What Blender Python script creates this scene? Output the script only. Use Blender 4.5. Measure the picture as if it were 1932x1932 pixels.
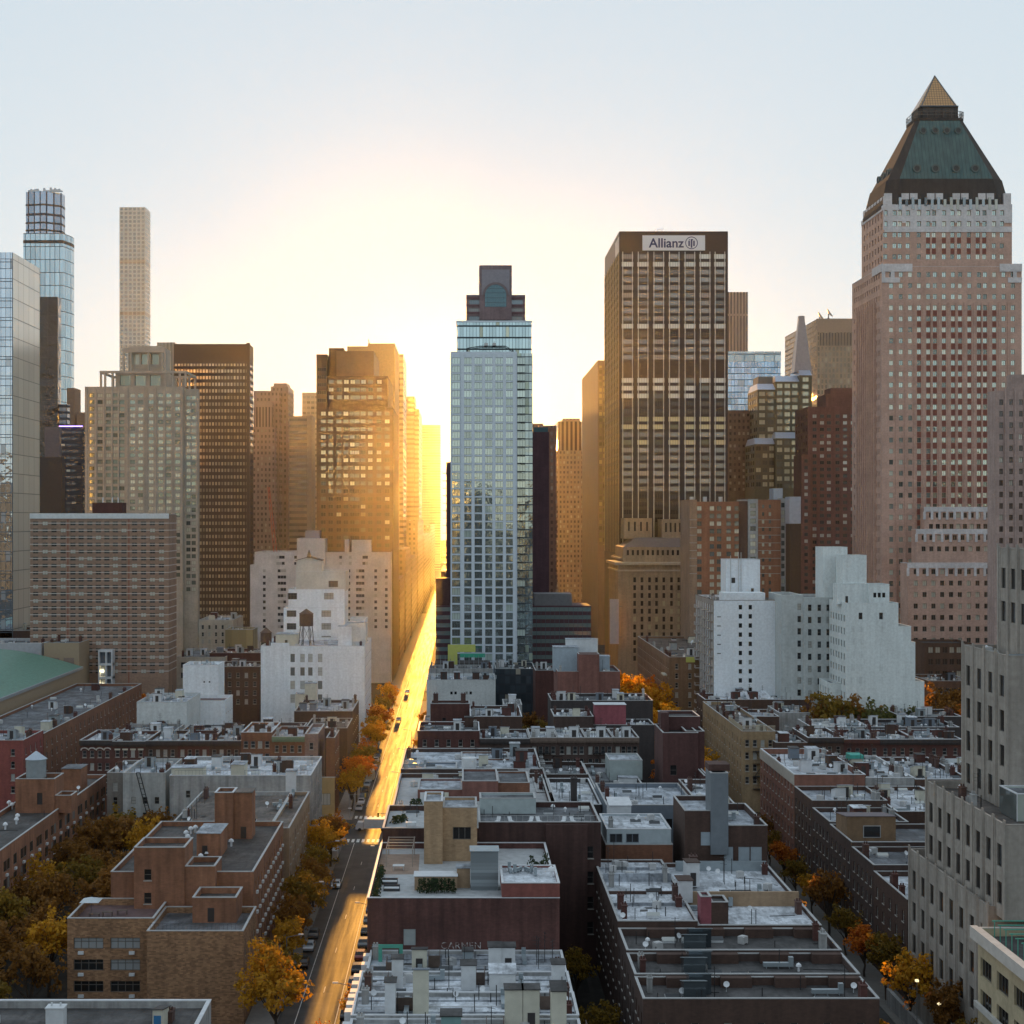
import bpy, math, random
from mathutils import Vector
R = math.radians
for o in list(bpy.data.objects): bpy.data.objects.remove(o)
SC = bpy.context.scene
COL = SC.collection

# ---------------------------------------------------------------- camera, sky, sun, exposure
H = 75.0            # camera height, metres
F = 2830.0          # focal length in units of a 1932 px wide picture
VU, VV = 871.0, 981.0   # where the street grid and the horizon meet in that picture
cd = bpy.data.cameras.new('camera'); cam = bpy.data.objects.new('camera', cd); COL.objects.link(cam)
cam.location = (0, 0, H); cam.rotation_euler = (R(90), 0, 0)
cd.sensor_width = 36.0; cd.lens = 36.0 * F / 1932.0
cd.shift_x = (966 - VU) / 1932.0; cd.shift_y = (VV - 966) / 1932.0
cd.clip_start = 1.0; cd.clip_end = 20000.0
SC.camera = cam

SUN_EL, SUN_AZ = 2.75, -0.16      # degrees; azimuth measured from the street axis, negative to the left
w = bpy.data.worlds.new('World'); SC.world = w; w.use_nodes = True
nt = w.node_tree
sky = nt.nodes.new('ShaderNodeTexSky'); sky.sky_type = 'NISHITA'; sky.sun_disc = False
sky.sun_elevation = R(SUN_EL); sky.sun_rotation = R(SUN_AZ)
sky.air_density = 1.0; sky.dust_density = 0.04; sky.ozone_density = 3.0; sky.altitude = 0
hs = nt.nodes.new('ShaderNodeHueSaturation'); hs.inputs['Saturation'].default_value = 1.5
bg = nt.nodes['Background']; bg.inputs['Strength'].default_value = 0.15
gm = nt.nodes.new('ShaderNodeGamma'); gm.inputs['Gamma'].default_value = 0.12     # multiple scattering evens the sky out
nt.links.new(sky.outputs[0], gm.inputs['Color']); nt.links.new(gm.outputs[0], hs.inputs['Color']); nt.links.new(hs.outputs[0], bg.inputs['Color'])

sd = bpy.data.lights.new('sun', 'SUN'); sun = bpy.data.objects.new('sun', sd); COL.objects.link(sun)
sd.energy = 2.0; sd.angle = R(0.4); sd.color = (1.0, 0.45, 0.07)
dvec = Vector((math.sin(R(SUN_AZ)) * math.cos(R(SUN_EL)), math.cos(R(SUN_AZ)) * math.cos(R(SUN_EL)), math.sin(R(SUN_EL))))
sun.rotation_euler = dvec.to_track_quat('Z', 'Y').to_euler()

vs = SC.view_settings
vs.view_transform = 'Standard'; vs.look = 'None'; vs.exposure = 2.33; vs.gamma = 1.0; vs.use_curve_mapping = False
cy = SC.cycles
cy.max_bounces = 6; cy.diffuse_bounces = 3; cy.glossy_bounces = 3; cy.transmission_bounces = 3
cy.volume_bounces = 0; cy.transparent_max_bounces = 8; cy.use_denoising = True
cy.use_adaptive_sampling = False
cy.caustics_reflective = False; cy.caustics_refractive = False; cy.sample_clamp_indirect = 4.0

# ---------------------------------------------------------------- picture measurements to metres
def X(u, d): return (u - VU) * d / F
def Z(v, d): return H - (v - VV) * d / F
def DX(u, x): return F * x / (u - VU)          # distance at which a wall line x shows at column u

# ---------------------------------------------------------------- node helpers
class NT:
    def __init__(s, m):
        m.use_nodes = True; s.t = m.node_tree
        s.b = s.t.nodes['Principled BSDF']
    def n(s, ty, **k):
        x = s.t.nodes.new('ShaderNode' + ty)
        for a, v in k.items(): setattr(x, a, v)
        return x
    def l(s, a, b): s.t.links.new(a, b)
    def put(s, sock, v):
        if hasattr(v, 'is_linked'): s.l(v, sock)
        else: sock.default_value = v
    def m(s, op, a, b=0.0, c=None):
        x = s.n('Math', operation=op); s.put(x.inputs[0], a); s.put(x.inputs[1], b)
        if c is not None: s.put(x.inputs[2], c)
        return x.outputs[0]
    def mix(s, f, a, b):
        x = s.n('Mix', data_type='RGBA'); s.put(x.inputs[0], f)
        for i, v in ((6, a), (7, b)): s.put(x.inputs[i], v if hasattr(v, 'is_linked') else (*v[:3], 1))
        return x.outputs[2]
    def mul(s, a, f):          # colour times scalar
        x = s.n('Vectorath' if 0 else 'VectorMath', operation='SCALE'); s.put(x.inputs[0], a if hasattr(a, 'is_linked') else a[:3]); s.put(x.inputs['Scale'], f)
        return x.outputs[0]
    def uv(s):
        """along-the-wall coordinate, height and a vector of both, in metres"""
        g = s.n('NewGeometry'); tc = s.n('TexCoord'); sp = s.n('SeparateXYZ'); s.l(tc.outputs['Object'], sp.inputs[0])
        sn = s.n('SeparateXYZ'); s.l(g.outputs['True Normal'], sn.inputs[0])
        side = s.m('GREATER_THAN', s.m('ABSOLUTE', sn.outputs[0]), 0.6)
        flat = s.m('GREATER_THAN', s.m('ABSOLUTE', sn.outputs[2]), 0.8)
        u = s.m('ADD', s.m('MULTIPLY', sp.outputs[0], s.m('SUBTRACT', 1.0, side)), s.m('MULTIPLY', sp.outputs[1], side))
        v = s.m('ADD', s.m('MULTIPLY', sp.outputs[2], s.m('SUBTRACT', 1.0, flat)), s.m('MULTIPLY', sp.outputs[1], flat))
        c = s.n('CombineXYZ'); s.l(u, c.inputs[0]); s.l(v, c.inputs[1])
        return u, v, c.outputs[0], tc.outputs['Object']
    def noise(s, vec, scale, detail=3.0, rough=0.55):
        x = s.n('TexNoise'); s.l(vec, x.inputs['Vector']); x.inputs['Scale'].default_value = scale
        x.inputs['Detail'].default_value = detail; x.inputs['Roughness'].default_value = rough
        return x.outputs['Fac']
    def ramp(s, f, a, b, lo=0.0, hi=1.0):
        x = s.n('MapRange'); s.put(x.inputs[0], f)
        for i, v in ((1, a), (2, b), (3, lo), (4, hi)): x.inputs[i].default_value = v
        return x.outputs[0]
    def stretch(s, vec, sx, sy, sz=1.0):
        x = s.n('VectorMath', operation='MULTIPLY'); s.l(vec, x.inputs[0]); x.inputs[1].default_value = (sx, sy, sz)
        return x.outputs[0]
    def white(s, a, b):
        c = s.n('CombineXYZ'); s.put(c.inputs[0], a); s.put(c.inputs[1], b)
        x = s.n('TexWhiteNoise', noise_dimensions='2D'); s.l(c.outputs[0], x.inputs['Vector'])
        return x.outputs['Value']
    def out(s, col=None, rough=None, metal=None, bump=None, bs=0.2, bd=0.05, spec=None):
        if col is not None: s.put(s.b.inputs['Base Color'], col if hasattr(col, 'is_linked') else (*col[:3], 1))
        if rough is not None: s.put(s.b.inputs['Roughness'], rough)
        if metal is not None: s.put(s.b.inputs['Metallic'], metal)
        if spec is not None: s.put(s.b.inputs['Specular IOR Level'], spec)
        if bump is not None:
            x = s.n('Bump'); x.inputs['Strength'].default_value = bs; x.inputs['Distance'].default_value = bd
            s.l(bump, x.inputs['Height']); s.l(x.outputs[0], s.b.inputs['Normal'])
MATS = {}
def cached(fn):
    def g(name, *a, **k):
        if name not in MATS:
            MATS[name] = bpy.data.materials.new(name); fn(MATS[name], *a, **k)
        return MATS[name]
    return g
@cached
def paint(m, col, rough=0.6, metal=0.0, var=0.12, spec=0.5):
    t = NT(m); u, v, uv, p = t.uv()
    n = t.noise(p, 0.9, 4)
    t.out(t.mul(col, t.ramp(n, 0.25, 0.75, 1 - var, 1 + var)), rough, metal, spec=spec)
@cached
def masonry(m, col, col2=None, cell=(0.45, 0.16), var=0.25, streak=0.18, patch=0.15, rough=0.9):
    """brick or stone: every block a slightly different tone, weather streaks and broad patches"""
    t = NT(m); u, v, uv, p = t.uv(); col2 = col2 or tuple(c * 0.6 for c in col)
    row = t.m('FLOOR', t.m('DIVIDE', v, cell[1]))
    cu = t.m('FLOOR', t.m('ADD', t.m('DIVIDE', u, cell[0]), t.m('MULTIPLY', t.m('FRACT', t.m('MULTIPLY', row, 0.5)), 1.0)))
    r = t.white(cu, row)
    c = t.mix(t.m('MULTIPLY', r, var * 2), col, col2)
    s1 = t.noise(t.stretch(uv, 0.9, 0.06), 1.0, 4)
    s2 = t.noise(p, 0.16, 4)
    s3 = t.noise(p, 1.4, 4)
    f = t.m('MULTIPLY', t.ramp(s1, 0.3, 0.7, 1 - streak, 1 + streak * 0.6), t.ramp(s2, 0.3, 0.7, 1 - patch, 1 + patch))
    f = t.m('MULTIPLY', f, t.ramp(s3, 0.25, 0.75, 0.86, 1.12))
    t.out(t.mul(c, f), rough, 0.0, r, 0.3, 0.02)
@cached
def roofing(m, col, dark=0.55, patch=0.5, rough=0.75):
    """roll roofing: seams, patches, ponding stains"""
    t = NT(m); u, v, uv, p = t.uv()
    a = t.noise(p, 0.22, 5, 0.6); b = t.noise(p, 1.6, 4)
    rn = t.white(t.m('FLOOR', t.m('DIVIDE', u, 2.6)), t.m('FLOOR', t.m('DIVIDE', v, 1.9)))
    seam = t.m('LESS_THAN', t.m('FRACT', t.m('DIVIDE', v, 0.95)), 0.06)
    st = t.noise(t.stretch(p, 1.0, 0.25), 1.1, 4, 0.65)
    f = t.m('MULTIPLY', t.ramp(a, 0.40, 0.62, 1 - patch, 1.1), t.m('MULTIPLY', t.ramp(b, 0.3, 0.72, 0.72, 1.14), t.ramp(st, 0.36, 0.5, 0.62, 1.0)))
    f = t.m('MULTIPLY', f, t.ramp(rn, 0.0, 1.0, 0.78, 1.1))
    f = t.m('MULTIPLY', f, t.m('SUBTRACT', 1.0, t.m('MULTIPLY', seam, 0.18)))
    t.out(t.mul(col, f), rough, 0.0, b, 0.4, 0.05)
@cached
def glazing(m, dark=(0.03, 0.035, 0.04), refl=(0.62, 0.7, 0.68), metal=0.55, blind=(0.5, 0.5, 0.45), pb=0.3, rough=0.06, wav=0.25, odd=0.7):
    """a window: coated glass, some with blinds drawn behind it; every pane tilted a little"""
    t = NT(m)
    oi = t.n('ObjectInfo'); g = t.n('NewGeometry')
    r = t.m('FRACT', t.m('ADD', t.m('MULTIPLY', oi.outputs['Random'], 17.31), t.m('MULTIPLY', g.outputs['Random Per Island'], 5.77)))
    r2 = t.m('FRACT', t.m('MULTIPLY', r, 37.7)); r3 = t.m('FRACT', t.m('MULTIPLY', r, 91.3))
    isb = t.m('LESS_THAN', r, pb)
    c = t.mix(isb, t.mul(refl, t.ramp(r2, 0, 1, 0.55, 1.0)), t.mul(blind, t.ramp(r3, 0, 1, 0.55, 1.0)))
    c = t.mix(t.m('MULTIPLY', t.m('GREATER_THAN', r2, 0.8), odd), c, dark)
    me = t.m('MULTIPLY', metal, t.m('SUBTRACT', 1.0, t.m('MULTIPLY', isb, 0.65)))
    c2 = t.mix(me, t.mix(isb, dark, blind), c)
    tc = t.n('TexCoord')
    n = t.noise(tc.outputs['Object'], 0.35, 2)
    t.out(c2, rough, me, n, wav, 0.12)
    # each pane leans by a fraction of a degree
    return
@cached
def grid(m, cw, ch, fw, fh, wall, glass, metal=0.6, pb=0.25, blind=(0.5, 0.46, 0.38), rough=0.08, wrough=0.8, wmetal=0.0, wav=0.3, zig=0.0, var=0.45, ou=0.0, oz=0.0):
    """far facade: windows fw x fh (share of a cw x ch bay) in a wall"""
    t = NT(m); u, v, uv, p = t.uv()
    au = t.m('DIVIDE', t.m('ADD', u, ou), cw); av = t.m('DIVIDE', t.m('ADD', v, oz), ch)
    fu = t.m('ABSOLUTE', t.m('SUBTRACT', t.m('FRACT', au), 0.5)); fv = t.m('ABSOLUTE', t.m('SUBTRACT', t.m('FRACT', av), 0.5))
    win = t.m('MULTIPLY', t.m('LESS_THAN', fu, fw / 2), t.m('LESS_THAN', fv, fh / 2))
    g = t.n('NewGeometry'); sn = t.n('SeparateXYZ'); t.l(g.outputs['True Normal'], sn.inputs[0])
    win = t.m('MULTIPLY', win, t.m('LESS_THAN', t.m('ABSOLUTE', sn.outputs[2]), 0.5))
    r = t.white(t.m('FLOOR', au), t.m('FLOOR', av)); r2 = t.m('FRACT', t.m('MULTIPLY', r, 53.7))
    isb = t.m('LESS_THAN', r, pb)
    gc = t.mix(isb, t.mul(glass, t.ramp(r2, 0, 1, 1 - var, 1.0)), t.mul(blind, t.ramp(r2, 0, 1, 0.6, 1.0)))
    wn = t.ramp(t.noise(t.stretch(uv, 0.5, 0.08), 1.0, 4), 0.3, 0.7, 0.85, 1.1)
    c = t.mix(win, t.mul(wall, wn), gc)
    me = t.m('ADD', t.m('MULTIPLY', win, t.m('MULTIPLY', metal, t.m('SUBTRACT', 1.0, t.m('MULTIPLY', isb, 0.6)))), t.m('MULTIPLY', t.m('SUBTRACT', 1.0, win), wmetal))
    ro = t.m('ADD', t.m('MULTIPLY', win, rough), t.m('MULTIPLY', t.m('SUBTRACT', 1.0, win), wrough))
    hgt = t.m('ADD', t.m('MULTIPLY', t.m('SUBTRACT', 1.0, win), 0.6), t.m('MULTIPLY', t.noise(p, 0.12, 3), t.m('MULTIPLY', win, 1.2)))
    t.out(c, ro, me, hgt, wav, 0.25)
@cached
def leaf(m, c1, c2, c3):
    t = NT(m); g = t.n('NewGeometry'); r = g.outputs['Random Per Island']
    oi = t.n('ObjectInfo')
    c = t.mix(t.ramp(r, 0.15, 0.6), c1, c2)
    c = t.mix(t.m('MULTIPLY', t.m('GREATER_THAN', r, 0.82), 0.8), c, c3)
    c = t.mul(c, t.ramp(oi.outputs['Random'], 0, 1, 0.75, 1.2))
    tr = t.n('BsdfTranslucent'); t.l(c, tr.inputs[0]); mx = t.n('MixShader'); mx.inputs[0].default_value = 0.45
    t.out(c, 0.6, 0.0, spec=0.2)
    o = t.t.nodes['Material Output']; t.l(t.b.outputs[0], mx.inputs[1]); t.l(tr.outputs[0], mx.inputs[2]); t.l(mx.outputs[0], o.inputs[0])
@cached
def asphalt(m, col=(0.05, 0.048, 0.047), rough=0.42, spec=0.2):
    t = NT(m); u, v, uv, p = t.uv()
    a = t.noise(p, 0.25, 5); b = t.noise(t.stretch(p, 1.2, 0.03), 1.0, 3); c = t.noise(p, 3.0, 3)
    rn = t.white(t.m('FLOOR', t.m('DIVIDE', u, 3.4)), t.m('FLOOR', t.m('DIVIDE', v, 17.0)))
    f = t.m('MULTIPLY', t.ramp(a, 0.3, 0.7, 0.75, 1.25), t.ramp(b, 0.3, 0.7, 0.8, 1.2))
    f = t.m('MULTIPLY', f, t.ramp(rn, 0, 1, 0.8, 1.2))
    t.out(t.mul(col, f), t.ramp(b, 0.3, 0.7, rough - 0.08, rough + 0.1), 0.0, c, 0.5, 0.03, spec=spec)
@cached
def glow(m, col, strength):
    t = NT(m); t.out((0.02, 0.02, 0.02), 0.5); t.b.inputs['Emission Color'].default_value = (*col, 1); t.b.inputs['Emission Strength'].default_value = strength

# ---------------------------------------------------------------- mesh helpers
class MB:
    def __init__(s): s.v = []; s.f = []; s.mi = []
    def quad(s, a, b, c, d, m=0):
        i = len(s.v); s.v += [a, b, c, d]; s.f.append((i, i + 1, i + 2, i + 3)); s.mi.append(m)
    def tri(s, a, b, c, m=0):
        i = len(s.v); s.v += [a, b, c]; s.f.append((i, i + 1, i + 2)); s.mi.append(m)
    def poly(s, pts, m=0):
        i = len(s.v); s.v += list(pts); s.f.append(tuple(range(i, i + len(pts)))); s.mi.append(m)
    def box(s, x0, x1, y0, y1, z0, z1, m=0, bottom=True, top=True):
        i = len(s.v)
        s.v += [(x0, y0, z0), (x1, y0, z0), (x1, y1, z0), (x0, y1, z0), (x0, y0, z1), (x1, y0, z1), (x1, y1, z1), (x0, y1, z1)]
        fs = [(0, 1, 5, 4), (1, 2, 6, 5), (2, 3, 7, 6), (3, 0, 4, 7)]
        if top: fs.append((4, 5, 6, 7))
        if bottom: fs.append((3, 2, 1, 0))
        for f in fs: s.f.append(tuple(i + k for k in f)); s.mi.append(m)
        return s
    def prism(s, ring, z0, z1, m=0, ring2=None):
        """closed ring of (x, y) extruded, optionally to another ring"""
        r2 = ring2 or ring; n = len(ring); i = len(s.v)
        s.v += [(x, y, z0) for x, y in ring] + [(x, y, z1) for x, y in r2]
        for k in range(n):
            s.f.append((i + k, i + (k + 1) % n, i + n + (k + 1) % n, i + n + k)); s.mi.append(m)
        s.f.append(tuple(i + n + k for k in range(n))); s.mi.append(m)
        s.f.append(tuple(i + n - 1 - k for k in range(n))); s.mi.append(m)
        return s
    def cyl(s, x, y, z0, z1, r, r2=None, n=12, m=0):
        r2 = r if r2 is None else r2
        a = [(x + r * math.cos(k * math.tau / n), y + r * math.sin(k * math.tau / n)) for k in range(n)]
        b = [(x + r2 * math.cos(k * math.tau / n), y + r2 * math.sin(k * math.tau / n)) for k in range(n)]
        return s.prism(a, z0, z1, m, b)
    def bar(s, p, q, r, n=5, r2=None, m=0):
        p = Vector(p); q = Vector(q); d = (q - p).normalized(); r2 = r if r2 is None else r2
        a = d.orthogonal().normalized(); b = d.cross(a); i = len(s.v)
        for c, rr in ((p, r), (q, r2)):
            for k in range(n):
                t = k * math.tau / n; s.v.append(tuple(c + a * rr * math.cos(t) + b * rr * math.sin(t)))
        for k in range(n):
            s.f.append((i + k, i + (k + 1) % n, i + n + (k + 1) % n, i + n + k)); s.mi.append(m)
        s.f.append(tuple(i + n + k for k in range(n))); s.mi.append(m)
        s.f.append(tuple(i + n - 1 - k for k in range(n))); s.mi.append(m)
        return s
    def mesh(s, name, mats):
        me = bpy.data.meshes.new(name); me.from_pydata(s.v, [], s.f)
        for m in (mats if isinstance(mats, (list, tuple)) else [mats]): me.materials.append(m)
        if any(s.mi): me.polygons.foreach_set('material_index', s.mi)
        me.update(); return me
    def obj(s, name, mats, parent=None, loc=(0, 0, 0), rz=0.0):
        o = bpy.data.objects.new(name, s.mesh(name, mats)); COL.objects.link(o)
        o.location = loc; o.rotation_euler[2] = rz
        if parent: o.parent = parent
        return o
def link(name, me, parent, loc, rz=0.0, sc=None):
    o = bpy.data.objects.new(name, me); COL.objects.link(o); o.location = loc; o.rotation_euler[2] = rz
    if sc: o.scale = sc
    if parent: o.parent = parent
    return o
def tag(o, label, cat, group=None, kind=None):
    if label: o['label'] = label
    if cat: o['category'] = cat
    if group: o['group'] = group
    if kind: o['kind'] = kind
    return o
def thing(name, label, cat, loc=(0, 0, 0), group=None, rz=0.0):
    o = bpy.data.objects.new(name, None); COL.objects.link(o); o.location = loc; o.rotation_euler[2] = rz
    o.empty_display_size = 1.0
    return tag(o, label, cat, group)
def struct(name, mb, mat, label=None):
    o = mb.obj(name, mat); o['kind'] = 'structure'
    if label: o['label'] = label
    return o

# ---------------------------------------------------------------- windows and buildings
WCACHE = {}
def window_mb(ww, wh, st):
    """pane facing -y, centred on the origin; st: 'plain', 'sash', 'wide', 'bars'"""
    b = MB(); hw, hh = ww / 2, wh / 2
    b.quad((-hw, 0, -hh), (hw, 0, -hh), (hw, 0, hh), (-hw, 0, hh), 0)
    if st == 'none': return b
    f = 0.07 if ww < 2 else 0.1
    e = -0.05
    for x0, x1, z0, z1 in ((-hw, -hw + f, -hh, hh), (hw - f, hw, -hh, hh), (-hw + f, hw - f, -hh, -hh + f), (-hw + f, hw - f, hh - f, hh)):
        b.box(x0, x1, e, -0.004, z0, z1, 1)
    if st == 'sash': b.box(-hw + f, hw - f, e, -0.004, -f / 2, f / 2, 1)
    if st == 'pair': b.box(-f / 2, f / 2, e, -0.004, -hh + f, hh - f, 1)
    if st in ('wide', 'bars'):
        n = max(2, round(ww / 1.0))
        for k in range(1, n):
            x = -hw + ww * k / n; b.box(x - f / 2, x + f / 2, e, -0.004, -hh + f, hh - f, 1)
        if st == 'bars':
            b.box(-hw + f, hw - f, e - 0.004, -0.008, hh * 0.3 - f / 2, hh * 0.3 + f / 2, 1)
    return b
class Bld:
    """one building: an Empty at its base that parents walls, roofs, windows ..."""
    def __init__(s, name, label, x, y, cat='building', group=None):
        s.o = thing(name, label, cat, (x, y, 0), group); s.bx, s.by = x, y
        s.wins = {}          # waiting windows
    def part(s, name, mb, mat, sub=None):
        mb.v = [(a - s.bx, b - s.by, c) for a, b, c in mb.v]
        return mb.obj(name, mat, sub or s.o)
    def inst(s, name, me, loc, rz=0.0, sc=None):
        return link(name, me, s.o, (loc[0] - s.bx, loc[1] - s.by, loc[2]), rz, sc)
    def box(s, name, x0, x1, y0, y1, z0, z1, mat): return s.part(name, MB().box(x0, x1, y0, y1, z0, z1), mat)
    def face(s, mb, side, c, a0, a1, z0, z1, fs, m=0):
        """one wall with real window openings. side 'f' (faces -y at y=c), 'l' (faces -x), 'r' (faces +x)"""
        def P(a, z, dep=0.0):
            if side == 'f': return (a, c + dep, z)
            if side == 'l': return (c + dep, a, z)
            return (c - dep, a, z)
        def Q(a, b, za, zb, dep=0.0):
            p = [P(a, za, dep), P(b, za, dep), P(b, zb, dep), P(a, zb, dep)]
            if side == 'l': p.reverse()
            mb.quad(*p, m)
        if not fs: Q(a0, a1, z0, z1); return
        cols, rows = s.layout(a0, a1, z0, z1, fs); dep = fs.get('dep', 0.25); skip = fs.get('skip')
        rng = random.Random(fs.get('seed', 1))
        zc = z0
        for j, (za, zb) in enumerate(rows):
            if za > zc: Q(a0, a1, zc, za)
            ac = a0
            for i, (aa, ab) in enumerate(cols):
                if skip and skip(i, j, len(cols), len(rows)): continue
                if aa > ac: Q(ac, aa, za, zb)
                ac = ab
                # reveals
                pts = [(aa, za), (ab, za), (ab, zb), (aa, zb)]
                for k in range(4):
                    (pa, pz), (qa, qz) = pts[k], pts[(k + 1) % 4]
                    q = [P(pa, pz), P(pa, pz, dep), P(qa, qz, dep), P(qa, qz)]
                    if side == 'l': q.reverse()
                    mb.quad(*q, m)
                g = fs.get('glass'); g = g(i, j, len(cols), len(rows), rng) if callable(g) else g
                rz = {'f': 0.0, 'l': -math.pi / 2, 'r': math.pi / 2}[side]
                s.wins.setdefault((round(ab - aa, 3), round(zb - za, 3), fs.get('st', 'sash'), g, fs.get('frame')), []).append((P((aa + ab) / 2, (za + zb) / 2, dep), rz, side))
            if ac < a1: Q(ac, a1, za, zb)
            zc = zb
        if zc < z1: Q(a0, a1, zc, z1)
        if fs.get('sill'):
            for j, (za, zb) in enumerate(rows):
                for i, (aa, ab) in enumerate(cols):
                    if skip and skip(i, j, len(cols), len(rows)): continue
                    x = [P(aa - 0.1, za, -0.12), P(ab + 0.1, za - 0.14, 0.003)]
                    s.trim.box(min(x[0][0], x[1][0]), max(x[0][0], x[1][0]), min(x[0][1], x[1][1]), max(x[0][1], x[1][1]), za - 0.14, za)
    @staticmethod
    def layout(a0, a1, z0, z1, fs):
        W = a1 - a0; ww, wh = fs['ww'], fs['wh']
        if 'cols' in fs: cols = [(a0 + c * W - ww / 2, a0 + c * W + ww / 2) for c in fs['cols']]
        else:
            n = fs['n']; mg = fs.get('mg', 0.0)
            step = (W - 2 * mg) / n
            cols = [(a0 + mg + (k + 0.5) * step - ww / 2, a0 + mg + (k + 0.5) * step + ww / 2) for k in range(n)]
        fl = fs['fl']; top = z1 - fs.get('top', 1.2); lo = max(z0 + 0.3, fs.get('zmin', z0 + 0.6))
        rows = []; z = top
        while z - wh >= lo and len(rows) < fs.get('nr', 99): rows.append((z - wh, z)); z -= fl
        rows.reverse()
        return cols, rows
    def mass(s, x0, x1, y0, y1, z0, z1, wall, roof=None, par=0.7, cop=None, f=None, l=None, r=None, name='wall', th=0.3, sillm=None, rname='roof'):
        """a block: four walls (with openings where f/l/r are given), flat roof behind a parapet, coping"""
        mb = MB(); s.trim = MB()
        s.face(mb, 'f', y0, x0, x1, z0, z1, f); s.face(mb, 'l', x0, y0, y1, z0, z1, l); s.face(mb, 'r', x1, y0, y1, z0, z1, r)
        mb.quad((x1, y1, z0), (x0, y1, z0), (x0, y1, z1), (x1, y1, z1))
        zr = z1 - par
        if par > 0:
            a, b, c, d = x0 + th, x1 - th, y0 + th, y1 - th
            mb.quad((a, c, zr), (a, d, zr), (a, d, z1), (a, c, z1)); mb.quad((b, d, zr), (b, c, zr), (b, c, z1), (b, d, z1))
            mb.quad((b, c, zr), (a, c, zr), (a, c, z1), (b, c, z1)); mb.quad((a, d, zr), (b, d, zr), (b, d, z1), (a, d, z1))
            cp = MB(); e = 0.05
            for q in ((x0 - e, x1 + e, y0 - e, c), (x0 - e, x1 + e, d, y1 + e), (x0 - e, a, c, d), (b, x1 + e, c, d)): cp.box(*q, z1 + 0.003, z1 + 0.12)
            s.part('coping', cp, cop or paint('stone coping', (0.42, 0.42, 0.42), 0.8))
            rb = MB(); rb.quad((a, c, zr), (b, c, zr), (b, d, zr), (a, d, zr)); s.part(rname, rb, roof or wall)
        else:
            rb = MB(); rb.quad((x0, y0, zr), (x1, y0, zr), (x1, y1, zr), (x0, y1, zr)); s.part(rname, rb, roof or wall)
        o = s.wall = s.part(name, mb, wall)
        if s.trim.v: s.part('sill', s.trim, sillm or paint('stone sill', (0.38, 0.36, 0.33), 0.8))['kind'] = 'stuff'
        return o
    def done(s, cap=100, near='f'):
        """hang the windows: up to cap as parts of their own, the rest as one"""
        tot = 0; rest = {}
        for key, lst in s.wins.items():
            ww, wh, st, g, fr = key
            lst.sort(key=lambda t: (t[2] != 'f', -t[0][2]))
        order = []
        for key, lst in s.wins.items(): order += [(t[2] != 'f', -t[0][2], n, key, t) for n, t in enumerate(lst)]
        order.sort(key=lambda q: (q[0], q[1], q[2]))
        for _, _, _, key, t in order:
            ww, wh, st, g, fr = key
            fr = fr or paint('window frame', (0.12, 0.11, 0.1), 0.5)
            if tot < cap:
                ck = (ww, wh, st, g.name, fr.name)
                if ck not in WCACHE: WCACHE[ck] = window_mb(ww, wh, st).mesh('window', [g, fr])
                s.inst('window', WCACHE[ck], t[0], t[1]); tot += 1
            else:
                mb, mats = rest.setdefault('all', (MB(), []))
                for q in (g, fr):
                    if q not in mats: mats.append(q)
                src = window_mb(ww, wh, st); i = len(mb.v); cs, sn = math.cos(t[1]), math.sin(t[1])
                for (x, y, z) in src.v: mb.v.append((t[0][0] + x * cs - y * sn, t[0][1] + x * sn + y * cs, t[0][2] + z))
                for fc, k in zip(src.f, src.mi): mb.f.append(tuple(i + q for q in fc)); mb.mi.append(mats.index((g, fr)[k]))
        for mb, mats in rest.values(): s.part('window', mb, mats)['kind'] = 'stuff'
        s.wins = {}
        return s
# shared small materials
paint('stone coping', (0.42, 0.42, 0.42), 0.8); paint('dark mullion', (0.10, 0.12, 0.14), 0.4, 0.4); paint('stone sill', (0.38, 0.36, 0.33), 0.8)
paint('black steel', (0.02, 0.02, 0.022), 0.5); paint('pale steel', (.5, .5, .5), .5); paint('bronze frame', (0.09, 0.07, 0.05), 0.4, 0.5)
masonry('umber brick', (0.15, 0.09, 0.065)); masonry('pale grey stone', (0.66, 0.63, 0.64), (0.57, 0.55, 0.56), (1.2, .6), .3, streak=.08)
glazing('dark small glass', (.035, .03, .025), (.25, .2, .14), .4, (.5, .45, .3), .15)

def text_mesh(name, cu, mat, parent):
    tmp = bpy.data.objects.new(name, cu); COL.objects.link(tmp)
    me = bpy.data.meshes.new_from_object(tmp.evaluated_get(bpy.context.evaluated_depsgraph_get()))
    bpy.data.objects.remove(tmp); me.materials.clear(); me.materials.append(mat)
    return link(name, me, parent, (0, 0, 0))
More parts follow.
